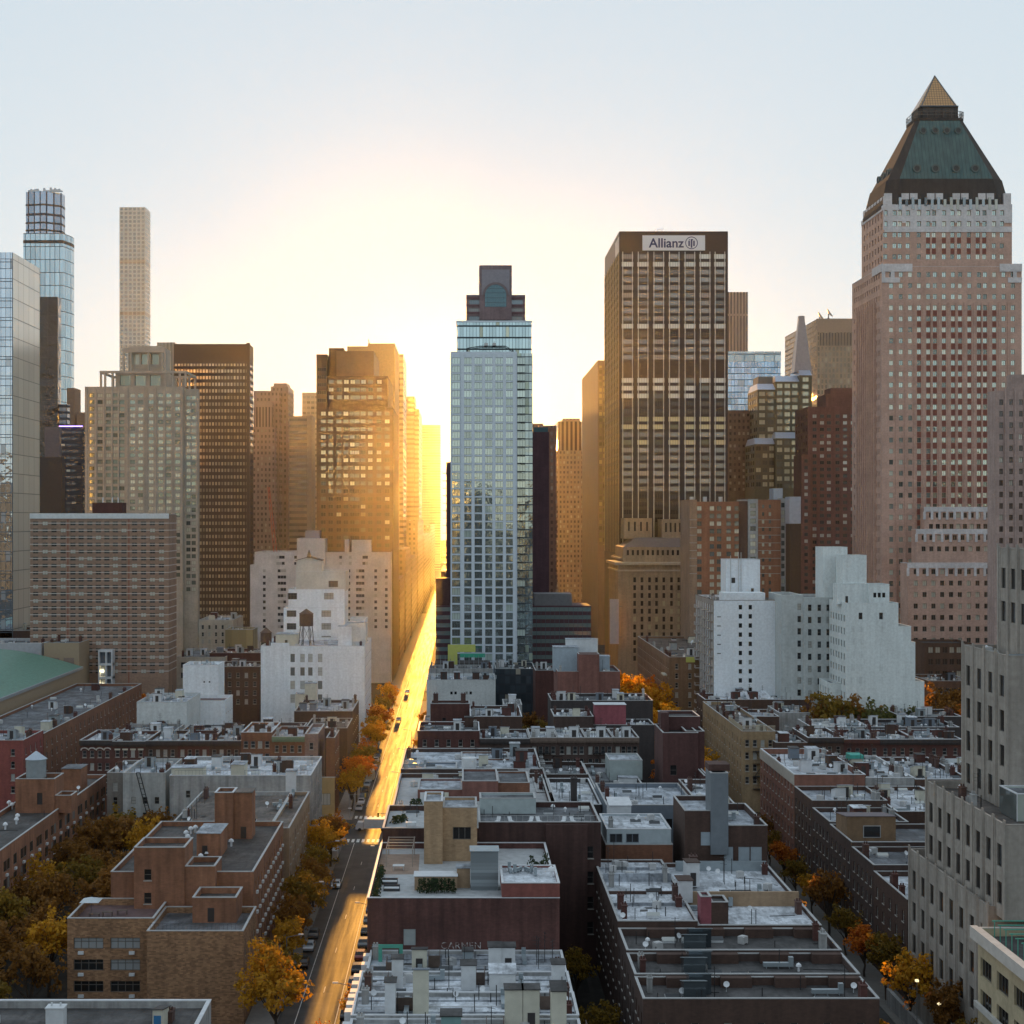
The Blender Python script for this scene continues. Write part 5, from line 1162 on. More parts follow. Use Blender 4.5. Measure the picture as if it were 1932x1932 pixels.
# ================================================================ left of the street, beyond the avenue
def left_far():
    d = FAR
    def h(label, u0, u1, v, wall, roof, dep=19, dd=d, **k): return house(label, X(u0, dd), X(u1, dd) - .02, dd, dd + dep, Z(v, dd), wall, roof, **k)
    wt = paint('white stone trim', (.6, .58, .54), .7)
    b = h('row house with white arched window hoods at the left end of the avenue row', 150, 212, 1397, B_RED, WR, f=F3(4, 4, top=2.6), cornice=B_BLK, seed=1)
    k = MB(); x0, x1 = X(150, d), X(212, d)
    for i in range(4):
        c = x0 + .3 + (i + .5) * (x1 - x0 - .6) / 4; z = Z(1397, d) - 2.4
        for q in range(8): a, e = math.pi * q / 8, math.pi * (q + 1) / 8; k.box(c - .85 * math.cos(a) - .12, c - .85 * math.cos(a) + .12, d - .15, d + .003, z + .5 * math.sin(a) - .12, z + .5 * math.sin(a) + .16)
    b.part('window_hood', k, wt); b.done()
    b = h('row house with cream window surrounds in the left avenue row', 212, 275, 1399, B_RED, SR, f=F3(4, 4), cornice=B_BLK, seed=2, n=7)
    k = MB()
    for i in range(4): c = X(212, d) + .3 + (i + .5) * (X(275, d) - X(212, d) - .6) / 4; k.box(c - .7, c + .7, d - .1, d + .003, Z(1399, d) - 2.2, Z(1399, d) - 1.8)
    b.part('window_hood', k, CREAM); b.done()
    h('wide dark brick row house with a cluttered silver roof, third in the avenue row', 275, 335, 1398, B_BRN, SR, f=F3(4, 4), cornice=B_BLK, seed=3, n=9).done()
    h('dark brick row house in the middle of the left avenue row', 335, 395, 1398, B_RED, SR, f=F3(4, 4), cornice=B_BLK, seed=4, n=9).done()
    h('dark brick row house just left of the taller orange brick one', 395, 455, 1398, B_BRN, WR, f=F3(4, 4), cornice=B_BLK, seed=5, n=8).done()
    h('taller orange brick row house with pale sash windows in the avenue row', 455, 513, 1382, B_ORG, WR, f=F3(4, 4, ww=1.1), seed=6, n=4, cop=WHC).done()
    b = h('orange brick row house with a green cornice and painted windows', 513, 575, 1390, B_ORG, SR, f=F3(4, 4), cornice=paint('green cornice', (.16, .22, .14), .7), seed=7); b.done()
    h('narrow pinkish house end between the green cornice and the corner house', 575, 600, 1385, masonry('pinkish brick', (.3, .2, .17)), SR, f=F3(1, 4), seed=None).done()
    b = house('orange brick corner house with a stepped gable on the sunlit street', X(604, 372) + .6, -32.3, 382, 396, 19.5, B_ORG, SR, r=F3(4, 3), seed=9, n=4, big=False, cop=LGC); b.done()
    house('low ochre storefront house on the street corner', -37, -32.3, 381.2, 381.9, 9.5, paint('ochre storefront', (.36, .25, .12), .7), SR, f=dict(cols=[.5], ww=2.6, wh=3, fl=9, top=4, nr=1, zmin=1, st='wide', glass=gD, dep=.2)).done()
    # second and third lines of roofs
    house('brick block with a cluttered roof before the big white wall', X(555, 450), X(665, 450), 450, 478, Z(1342, 450), B_BRN, SR, LGC, r=F3(6, 3), seed=11, n=12, name='walkup_block', cat='building').done()
    house('brown roofed block with a tan stair tower before the white wall', X(575, 425), X(655, 425), 425, 446, 16, B_BRN, BR, LGC, seed=12, n=8, name='walkup_block', cat='building').done()
    b = Bld('stair_tower_block', 'small block with a tall tan stair tower standing before the big white wall', -49, 484); b.mass(X(560, 484), X(660, 484), 484, 496, 0, 14.5, B_GRY, SR, .6, LGC); bulkhead(b, X(575, 485), X(597, 485), 485, 489, 14, Z(1290, 485), CREAM, 'f'); bulkhead(b, X(545, 485) + 2, X(574, 485), 485.4, 490, 14, Z(1310, 485), CREAM, None); b.done()
    house('pale grey roofed house left of the white penthouse', X(258, 432), X(352, 432), 432, 455, Z(1325, 432), B_PAL, SR, LGC, seed=13, n=10).done()
    house('low grey house with roof decks behind the avenue row', X(215, 408), X(320, 408), 408, 430, 16.5, B_GRY, GR, LGC, seed=14, n=12).done()
    house('low sooty house with chimneys behind the avenue row', X(330, 410), X(440, 410), 410, 432, 16, B_BLK, SR, LGC, seed=15, n=12).done()
    house('low brown house with white roof behind the orange brick houses', X(450, 412), X(560, 412), 412, 440, 15.5, B_BRN, WR, LGC, seed=16, n=10).done()
    b = house('white stucco penthouse block with a red terrace', X(345, 470), X(412, 470), 470, 482, Z(1255, 470), B_WHT, SR, WHC, seed=17, n=3, big=False, f=dict(cols=[.6, .75], ww=.5, wh=.5, fl=9, top=5, nr=1, zmin=10, st='none', glass=gD, dep=.1), name='penthouse_block', cat='building')
    b.mass(X(330, 455), X(425, 455), 455, 469.9, 0, Z(1322, 455), B_WHT, paint('red terrace deck'), 1.0, WHC, name='terrace_wing', r=F3(4, 8)); b.done()
    house('brown apartment house with grey ground floors left of the white wall', X(408, 540), X(490, 540), 540, 560, Z(1258, 540), B_BRN, BR, LGC, f=F3(5, 8, ww=1.2), seed=18, n=6, name='walkup_block', cat='building').done()
    house('rust roofed low block behind the brown apartment house', X(395, 590), X(495, 590), 590, 610, Z(1232, 590), B_RED, paint('rust roof', (.2, .09, .06), .8, var=.3), LGC, seed=19, n=10, name='walkup_block', cat='building').done()
    house('small yellow metal clad roof box left of the white apartment slab', X(425, 640), X(477, 640), 640, 655, Z(1188, 640), grid('yellow cladding', 3, 40, .9, 1, (.3, .24, .12), (.42, .35, .19), .0, .0, rough=.5), SR, LGC, seed=20, n=4, big=False, name='walkup_block', cat='building').done()
    house('tan stone podium with square openings beside the red banded apartment slab', X(333, 585), X(425, 585), 585, 625, Z(1240, 585), masonry('tan stone'), GR, LGC, f=dict(n=3, ww=3, wh=2.2, fl=4, top=2, nr=2, zmin=8, st='wide', glass=gD, dep=.6), seed=21, n=6, name='podium_block', cat='building').done()
    house('tan setback house with a balcony below the wide brown tower', X(375, 660), X(440, 660), 660, 690, Z(1170, 660), masonry('tan stone'), SR, LGC, f=F3(5, 20), seed=22, n=6, name='walkup_block', cat='building').done()
    # the big white wall, its water tower, white stepped tower and slab behind
    x0, x1 = X(492, 500), -32.3
    wf = dict(cols=[(z - 557) / 770 for z in (793, 866, 924, 996)], ww=1.45, wh=2.75, fl=4.5, top=2.6, nr=4, zmin=5, st='sash', glass=glazing('grey sash glass', (.2, .2, .19), (.5, .52, .52), .4, (.55, .56, .53), .5), dep=.25, frame=paint('brown window surround', (.14, .11, .09), .7))
    b = Bld('white_wall_block', 'big white painted wall with twelve sash windows in a cluster', (x0 + x1) / 2, 500, 'building')
    b.mass(x0, x1, 500, 536, 0, Z(1219, 500), B_WHT, SR, .8, WHC, f=wf, r=F3(8, 3))
    zr = Z(1219, 500) - .8
    b.box('parapet_block', X(511, 500), X(545, 500), 499.9, 500.3, zr, Z(1213, 500), B_WHT); bulkhead(b, X(638, 504), X(663, 504), 504, 508, zr, Z(1182, 504), B_WHT, None); bulkhead(b, X(520, 508), X(560, 508), 508, 516, zr, Z(1197, 508), CREAM, 'f', 0); clutter(b, x0 + 1, x1 - 1, 502, 534, zr, 23, 16, False); bulkhead(b, X(655, 506), X(690, 506), 506, 514, zr, Z(1175, 506), B_PAL, None); b.done()
    t = thing('water_tower', 'brown wooden water tower with conical roof on the big white wall block', 'water tower', (X(578, 506), 506, zr))
    zb, zt = Z(1181, 506) - zr, Z(1158, 506) - zr; rr = 13 * 506 / F
    wd = paint('dark stave wood', (.10, .065, .05), .8, var=.3)
    MB().cyl(0, 0, zb, zt, rr, n=20).obj('barrel', wd, t); MB().cyl(0, 0, zt, zt + 1.7, rr * 1.1, .1, 20).obj('roof', wd, t)
    for q in range(6): a = q * math.tau / 6; MB().bar((rr * 1.15 * math.cos(a), rr * 1.15 * math.sin(a), 0), (rr * .85 * math.cos(a), rr * .85 * math.sin(a), zb), .13).obj('leg', paint('black steel'), t)
    k = MB()
    for q in range(6): a, e = q * math.tau / 6, (q + 1) * math.tau / 6; k.bar((rr * 1.1 * math.cos(a), rr * 1.1 * math.sin(a), .8), (rr * .9 * math.cos(e), rr * .9 * math.sin(e), zb - .5), .06, 4)
    k.obj('brace', paint('black steel'), t)
    t = thing('water_tower', 'small dark water tower at the left end of the white wall block', 'water tower', (X(502, 512), 512, zr)); MB().cyl(0, 0, 1.2, 4.4, 1.9, n=16).obj('barrel', wd, t); MB().cyl(0, 0, 4.4, 6.2, 2.1, .1, 16).obj('roof', wd, t); MB().box(-1.5, 1.5, -1.5, 1.5, 0, 1.2).obj('stand', paint('black steel'), t)
    d2 = 540.0
    b = Bld('white_gable_tower', 'white stepped loft tower with a small gable behind the water tower', X(610, d2), d2)
    gw = glazing('loft glass', (.05, .05, .05), (.35, .36, .35), .45, (.45, .45, .42), .3); dw = masonry('dim cream wall', (.56, .54, .49), (.53, .51, .46), (1.2, .6), .3, streak=.06)
    wf = dict(cols=[.16, .72], ww=3.4, wh=2.3, fl=4.6, top=1.6, zmin=20, st='bars', glass=gw, dep=.3, frame=DFR)
    b.mass(X(535, d2), X(650, d2), d2, d2 + 18, 0, Z(1147, d2), B_WHT, SR, .7, WHC, f=dict(wf, cols=[.13, .70], top=.9))
    b.mass(X(544, d2), X(650, d2), d2 + .01, d2 + 18, Z(1147, d2) - .6, Z(1112, d2), B_WHT, SR, .7, WHC, f=dict(wf, cols=[.07, .72], top=1.3), name='middle_stage')
    b.mass(X(559, d2), X(652, d2), d2 + .02, d2 + 17, Z(1112, d2) - .6, Z(1078, d2), dw, SR, .7, WHC, f=dict(wf, cols=[.75], top=3.4), name='upper_stage')
    xa, xc = X(559, d2), X(607, d2); zt = Z(1058, d2); k = MB(); z0 = Z(1078, d2) - .5
    k.poly([(xa, d2, z0), (xc, d2, z0), (xc, d2, zt), ((xa + xc) / 2, d2, zt + 1.0), (xa, d2, zt)]); k.poly([(xc, d2 + 8, z0), (xa, d2 + 8, z0), (xa, d2 + 8, zt), ((xa + xc) / 2, d2 + 8, zt + 1.0), (xc, d2 + 8, zt)]); k.quad((xa, d2 + 8, z0), (xa, d2, z0), (xa, d2, zt), (xa, d2 + 8, zt)); k.quad((xc, d2, z0), (xc, d2 + 8, z0), (xc, d2 + 8, zt), (xc, d2, zt)); b.part('gable_house', k, dw)
    k = MB(); m = (xa + xc) / 2
    for p, q in (((xa - .3, zt), (m, zt + 1.3)), ((m, zt + 1.3), (xc + .3, zt))): k.quad((p[0], d2 - .4, p[1]), (q[0], d2 - .4, q[1]), (q[0], d2 + 8.4, q[1]), (p[0], d2 + 8.4, p[1])); k.quad((p[0], d2 - .4, p[1] + .2), (q[0], d2 - .4, q[1] + .2), (q[0], d2 + 8.4, q[1] + .2), (p[0], d2 + 8.4, p[1] + .2)); k.quad((p[0], d2 - .4, p[1]), (q[0], d2 - .4, q[1]), (q[0], d2 - .4, q[1] + .2), (p[0], d2 - .4, p[1] + .2))
    b.part('gable_roof', k, paint('dark gable roof', (.07, .055, .045), .7)); b.part('finial', MB().prism([(m - .9, d2 - .2), (m + .9, d2 - .2), (m + .9, d2 + 1.2), (m - .9, d2 + 1.2)], zt + 1.0, zt + 3.9, 0, [(m - .15, d2 + .4), (m + .15, d2 + .4), (m + .15, d2 + .6), (m - .15, d2 + .6)]), paint('dark gable roof'))
    b.mass(X(660, d2 - 12), X(690, d2 - 12), d2 - 12, d2, 0, Z(1168, d2 - 12), B_PAL, SR, .6, WHC, name='side_wing'); b.done()
    d3 = 690.0; b = Bld('white_apartment_slab', 'wide white apartment block with rows of grouped small windows', -65, d3, 'apartment block')
    pw = masonry('pinkish white wall', (.60, .57, .56), (.56, .53, .52), (1.5, .8), .3, streak=.05); gq = glazing('small dark glass', (.05, .045, .045), (.22, .21, .2), .35, (.5, .48, .45), .2)
    wf = dict(cols=[.10, .205, .225, .245, .34, .36, .60, .68, .70, .76, .78, .80, .89, .965], ww=1.25, wh=1.35, fl=2.86, top=2.0, zmin=24, st='none', glass=gq, dep=.2)
    b.mass(X(472, d3), -32.4, d3, d3 + 40, 0, Z(1066, d3), pw, SR, .7, pw, f=wf, r=F3(10, 20, fl=2.86, top=2))
    b.mass(X(480, d3), X(738, d3), d3 + .4, d3 + 38, Z(1066, d3) - .7, Z(1042, d3), pw, SR, .7, pw, f=dict(wf, cols=[.17, .19, .21, .3, .63, .7, .8, .82], top=1.6), name='upper_stage')
    b.mass(X(561, d3), X(614, d3), d3 - 2, d3 + 22, Z(1066, d3), Z(1016, d3), pw, SR, .7, pw, name='lift_tower'); b.box('plant_room', X(575, d3), X(602, d3), d3 + 2, d3 + 16, Z(1016, d3) + .003, Z(1001, d3), paint('grey louvre', (.27, .26, .3), .6))
    b.box('plant_room', X(662, d3), X(699, d3), d3 + 5, d3 + 20, Z(1042, d3) - .6, Z(1019, d3), pw); b.box('plant_room', X(649, d3), X(657, d3), d3 + 4, d3 + 16, Z(1042, d3) - .6, Z(1018, d3), pw)
    b.done()
    t = thing('tower_crane', 'thin red and yellow crane boom leaning behind the white apartment block', 'crane', (X(521, 720), 725, 40)); k = MB()
    P, Q = Vector((0, 0, 10)), Vector((X(504, 720) - X(521, 720), 0, Z(918, 720) - 40)); rd = paint('crane red', (.5, .10, .05), .5)
    n = 14
    for i in range(n):
        a, c = P.lerp(Q, i / n), P.lerp(Q, (i + 1) / n); wq = .9 * (1 - .6 * i / n)
        for s in (-1, 1): k.bar(a + Vector((s * wq, 0, 0)), c + Vector((s * wq * .95, 0, 0)), .16, 4)
        k.bar(a + Vector((-wq, 0, 0)), c + Vector((wq * .95, 0, 0)), .1, 4)
    k.obj('boom', rd, t); MB().box(-1.5, 1.5, -1.5, 1.5, -5, 10).obj('mast', rd, t); MB().bar((3, 0, 8), Q, .06).obj('cable', paint('black steel'), t)
    # red banded apartment slab
    d4 = 560.0; b = Bld('banded_brick_slab', 'broad red brick apartment slab with thin white floor bands', X(186, d4), d4, 'apartment block')
    bk = masonry('rose brick', (.30, .20, .15), (.25, .165, .125), (.8, .3), .3, streak=.06); ga = glazing('apartment glass', (.03, .028, .028), (.25, .26, .26), .4, (.58, .62, .58), .2)
    x0, x1 = X(57, d4), X(318, d4)
    wf = dict(cols=[(z * .25 - 57) / 261 for z in (268, 340, 407, 476, 550, 612, 677, 742, 806, 870, 935, 1015, 1083, 1150, 1218)], ww=2.0, wh=1.45, fl=2.63, top=2.75, zmin=16, st='wide', glass=ga, dep=.2)
    b.mass(x0, x1, d4, DX(333, x1), 0, Z(970, d4), bk, dkroof, .8, WHC, f=wf)
    bands(b, 'f', d4, x0 - .05, x1, [Z(987, d4) - k * 2.63 for k in range(22)], .32, .12, paint('pale slab edge', (.52, .47, .44), .7)); bands(b, 'r', x1, d4, DX(333, x1), [Z(987, d4) - k * 2.63 for k in range(22)], .32, .12, paint('pale slab edge'))
    k = MB(); k.box(x0 - .1, x1 + .15, d4 - .25, d4 + .003, Z(978.5, d4), Z(968.5, d4)); b.part('white_fascia', k, OFFW)
    b.box('plant_room', X(168, d4), X(225, d4), d4 + 5, d4 + 12, Z(970, d4) - .7, Z(948, d4), masonry('dark red brick wall')); k = MB()
    for z in (205, 216, 187): k.bar((X(z, d4), d4 + 6, Z(948, d4)), (X(z, d4), d4 + 6, Z(938, d4)), .25)
    b.part('vent_pipe', k, OFFW); piers(b, 'f', d4, [X(128, d4), X(243, d4)], .5, 5, Z(979, d4), .06, paint('rust joint', (.25, .10, .07), .8), 'joint'); b.done()
    # green roofed hall and its tan tower
    b = Bld('green_roof_hall', 'long hall with a green curved roof and tan walls at the left edge', -160, 442); tw = paint('tan panel wall', (.33, .25, .17), .75, var=.05)
    b.box('wall', -215, -137, 442, 541, 0, 22, tw); k = MB(); n = 10; pts = [(-137 - 34 * i / n, 22.05 + 6.5 * math.sin(math.pi / 2 * i / n)) for i in range(n + 1)] + [(-215, 28.5)]
    for i in range(len(pts) - 1): (a, za), (c, zc) = pts[i], pts[i + 1]; k.quad((a, 441, za), (a, 541.5, za), (c, 541.5, zc), (c, 441, zc))
    k.poly([(a, 441, za) for a, za in pts] + [(-215, 441, 22)]); b.part('roof', k, paint('green roof sheet', (.12, .24, .185), .5, var=.2)); b.box('roof_edge', -137.4, -136.6, 441, 541.5, 21.2, 22.1, paint('grey edge', (.28, .29, .31), .5))
    b.box('roof_monitor', -160, -145, 455, 470, 24, 29.5, paint('white ribbed panel', (.6, .6, .6), .6)); b.done()
    b = Bld('tan_box_block', 'tan windowless box with roof pipes beside the green roofed hall', -145, 545); b.mass(X(83, 545), -139, 545, 566, 0, Z(1213, 545), tw, GR, .6, LGC); clutter(b, X(83, 545) + 1, -140, 547, 564, Z(1213, 545) - .6, 61, 8, False)
    k = MB()
    for u in (92, 120): k.quad((X(u, 545), 544.99, Z(1260, 545)), (X(u + 20, 545), 544.99, Z(1260, 545)), (X(u + 20, 545), 544.99, Z(1241, 545)), (X(u, 545), 544.99, Z(1241, 545)))
    b.part('louvre_panel', k, paint('brown louvre', (.22, .16, .13))); b.done()
    house('white and grey long flat block at the far left behind the green roof', -260, X(84, 556), 552, 575, Z(1214, 552), paint('grey strip wall', (.4, .42, .45), .6), GR, WHC, seed=62, n=10, big=False, name='flat_block', cat='building').done()
    house('low block with teal plant units at the far left below the mirrored tower', X(0, 600) - 20, X(95, 600), 600, 620, Z(1190, 600), B_BRN, GR, LGC, seed=63, n=14, name='flat_block', cat='building').done()
    b = Bld('white_stair_block', 'white framed stair block with three lights beside the tan box', -137, 556); wh = paint('white frame', (.6, .62, .64), .5)
    x0, x1 = X(185, 556), X(212, 556); k = MB()
    for q in range(5): k.box(x0, x1, 556, 562, 6 + q * 5, 6.8 + q * 5)
    for x in (x0, (x0 + x1) / 2, x1 - .5): k.box(x, x + .5, 556.01, 561.9, 0, 26)
    b.part('frame', k, wh); b.box('core', x0 + .6, x1 - .6, 558, 561.5, 0, 25.9, SLT)
    for q in range(3): b.part('lamp', MB().box(x0 + .9, x0 + 1.5, 557.5, 557.8, 8.5 + q * 5, 9.1 + q * 5), glow('warm bulb', (1, .8, .45), 6))
    b.done()
    # rows across the left side street
    house('long orange brick building with grey roof beside the green roofed hall', -134, -111.4, 400, 522, 18, B_ORG, GR, LGC, r=F3(24, 4, ww=1.1, g=gD), seed=64, n=14, name='walkup_block', cat='building').done()
    house('red brick corner house cut off by the left edge', -135, -111.4, FAR, 399.5, 19, masonry('crimson brick', (.27, .08, .07), (.2, .06, .05)), SR, LGC, f=F3(5, 4), r=F3(4, 4), seed=65, n=8).done()
left_far()
# ================================================================ between the sunlit street and the tree lined one, beyond the avenue
def centre_far():
    d = FAR
    def h(label, u0, u1, v, wall, roof, dep=17, dd=d, **k): return house(label, X(u0, dd), X(u1, dd) - .02, dd, dd + dep, Z(v, dd), wall, roof, **k)
    h('dark red brick corner house with a white coping on the sunlit street', 788, 905, 1379, B_RED, GR, f=F3(5, 9), cop=WHC, seed=101, n=7).done()
    h('house with a black cornice band next to the brownstone row', 905, 1000, 1394, B_BSTN, SR, f=F3(5, 8, top=3.8), cornice=B_BLK, seed=102, n=7).done()
    for i, (u0, u1, lab) in enumerate(((1000, 1052, 'brownstone row house with fire escape next to the black cornice house'), (1052, 1106, 'second brownstone in the row with a white door hut on its roof'), (1106, 1158, 'third brownstone in the row with a white door hut on its roof'), (1158, 1206, 'last brownstone of the row before the tall dark brick tower'))):
        b = h(lab, u0, u1, 1392, B_BSTN, WR if i else SR, f=F3(4, 6, ww=1.05, wh=1.9), cornice=masonry('carved cornice', (.19, .14, .115)), seed=103 + i, n=5, big=False)
        if i % 2 == 0: fire_escape(b, X((u0 + u1) / 2, d), d, 6.2, 17)
        if i: xx = X(u1 - 20, d); bulkhead(b, xx - 1.2, xx + 1.0, d + 4, d + 7, Z(1392, d) - .8, Z(1392, d) + 2.3, OFFW, 'f', .8, dw=1.1)
        else:
            for q in (12, 40): bulkhead(b, X(u0 + q, d) - 1, X(u0 + q, d) + 1, d + 3, d + 6, Z(1392, d) - .8, Z(1392, d) + 2.0, OFFW, None)
        b.done()
    b = Bld('brick_tank_house', 'dark brick stair tower with twin chimneys on the row beside the sunlit street', X(848, 432), 432)
    b.mass(X(812, 432), X(886, 432), 432, 440, 0, Z(1328, 432), B_RED, TR, .5, LGC, f=dict(cols=[.35, .75], ww=1.1, wh=1.5, fl=9, top=4, nr=1, zmin=15, st='sash', glass=gD, dep=.2))
    for u in (822, 874): chimney(b, X(u, 433), 435, Z(1328, 432) - .5, Z(1312, 432), 1.4, 1.4)
    b.mass(-11, X(812, 432) - .01, 433, 445, 0, 17, B_GRY, SR, .6, LGC, name='rear_wing'); b.done()
    h('low house with silver roof patches right of the brick stair tower', 887, 985, 1352, B_BRN, SR, dep=24, dd=415, seed=110, n=12, cop=WHC).done()
    h('tall pale grey end wall with tiny windows left of the dark gardens', 805, 935, 1283, B_PAL, SR, dep=22, dd=520, seed=111, n=10, f=dict(cols=[.36, .42, .58, .64], ww=.8, wh=1.0, fl=9, top=4, nr=1, zmin=10, st='none', glass=gS, dep=.15), name='end_wall_block', cat='building').done()
    h('pale house end behind the low silver roofed house', 950, 985, 1330, B_GRY, WR, dep=14, dd=455, seed=112, n=3).done()
    h('low dark row house with white roof boxes below the red brick block', 1040, 1232, 1322, B_BLK, GR, dep=18, dd=440, seed=113, n=14).done()
    h('dark low house with pale roof edges in front of the gardens', 1045, 1120, 1352, B_BSTN, SR, dep=16, dd=410, seed=114, n=9).done()
    b = h('crimson roof hut block among the low dark houses', 1115, 1235, 1368, B_BLK, SR, dep=12, dd=412, seed=115, n=5)
    bulkhead(b, X(1122, 413), X(1181, 413), 413, 418, Z(1368, 412) - .8, Z(1330, 413), masonry('crimson hut', (.30, .09, .11), (.26, .08, .1)), None, 0, OFFW); b.done()
    b = Bld('red_brick_stack', 'red brick block with a stepped tower and blue grey rooms on top', X(1110, 480), 480); rz = masonry('soft red brick', (.23, .105, .085), (.19, .085, .07))
    b.mass(X(1052, 480), X(1170, 480), 480, 500, 0, Z(1267, 480), rz, GR, .8, LGC, r=F3(4, 5)); b.mass(X(1092, 479), X(1131, 479), 479.5, 486, 5, Z(1234, 480), rz, GR, .5, LGC, name='stair_tower')
    bulkhead(b, X(1045, 488), X(1091, 488), 488, 496, Z(1267, 480) - .8, Z(1222, 488), paint('blue grey room', (.36, .43, .49), .6), None); bulkhead(b, X(1131, 488), X(1150, 488), 487, 492, Z(1267, 480) - .8, Z(1238, 488), paint('blue grey room'), None)
    bulkhead(b, X(1068, 496), X(1128, 496), 496.1, 500, Z(1267, 480) - .8, Z(1206, 496), OFFW, 'f', 0); clutter(b, X(1055, 480), X(1165, 480), 481, 487, Z(1267, 480) - .8, 118, 6, False); b.done()
    # building site at the foot of the glass tower
    b = Bld('building_site', 'dark half built block with scaffold sheeting at the foot of the glass tower', X(880, 572), 572); b.box('wall', X(820, 572), X(925, 572), 572, 586, 0, Z(1252, 572), B_BLK)
    k = MB(); yl = paint('yellow sheeting', (.52, .55, .14), .6, var=.06); k.box(X(845, 571), X(897, 571), 570.6, 571.0, Z(1230, 571), Z(1216, 571)); k.box(X(845, 571), X(863, 571), 570.6, 571.0, Z(1256, 571), Z(1230, 571) - .003); b.part('yellow_sheet', k, yl)
    b.part('green_netting', MB().box(X(868, 571), X(915, 571), 570.2, 571, Z(1240, 571), Z(1233, 571)), paint('green netting', (.05, .36, .24), .8))
    k = MB()
    for i in range(12): x = X(822 + i * 9, 570); k.bar((x, 569.6, 0), (x, 569.6, Z(1236, 570)), .08, 4)
    for z in (8, 12, 16, 20): k.bar((X(821, 570), 569.6, z), (X(923, 570), 569.6, z), .08, 4)
    b.part('scaffold', k, GMET)['kind'] = 'stuff'; b.done()
    h('low grey sheds strewn with timber below the building site', 808, 930, 1262, B_GRY, GR, dep=14, dd=548, seed=120, n=14, name='shed_block', cat='building').done()
    house('dark glass fronted low block joining the tower foot', X(935, 560), X(1010, 560), 560, 585, Z(1262, 560), grid('dark shop glass', 2, 3.4, .85, .8, (.03, .035, .045), (.16, .2, .24), .6, .05), TR, LGC, seed=121, n=8, name='podium_block', cat='building').done()
    house('dark low house beside the gardens with a flat roof', X(1010, 530), X(1060, 530), 530, 548, Z(1265, 530), B_RED, TR, LGC, seed=122, n=6, name='podium_block', cat='building').done()
centre_far()

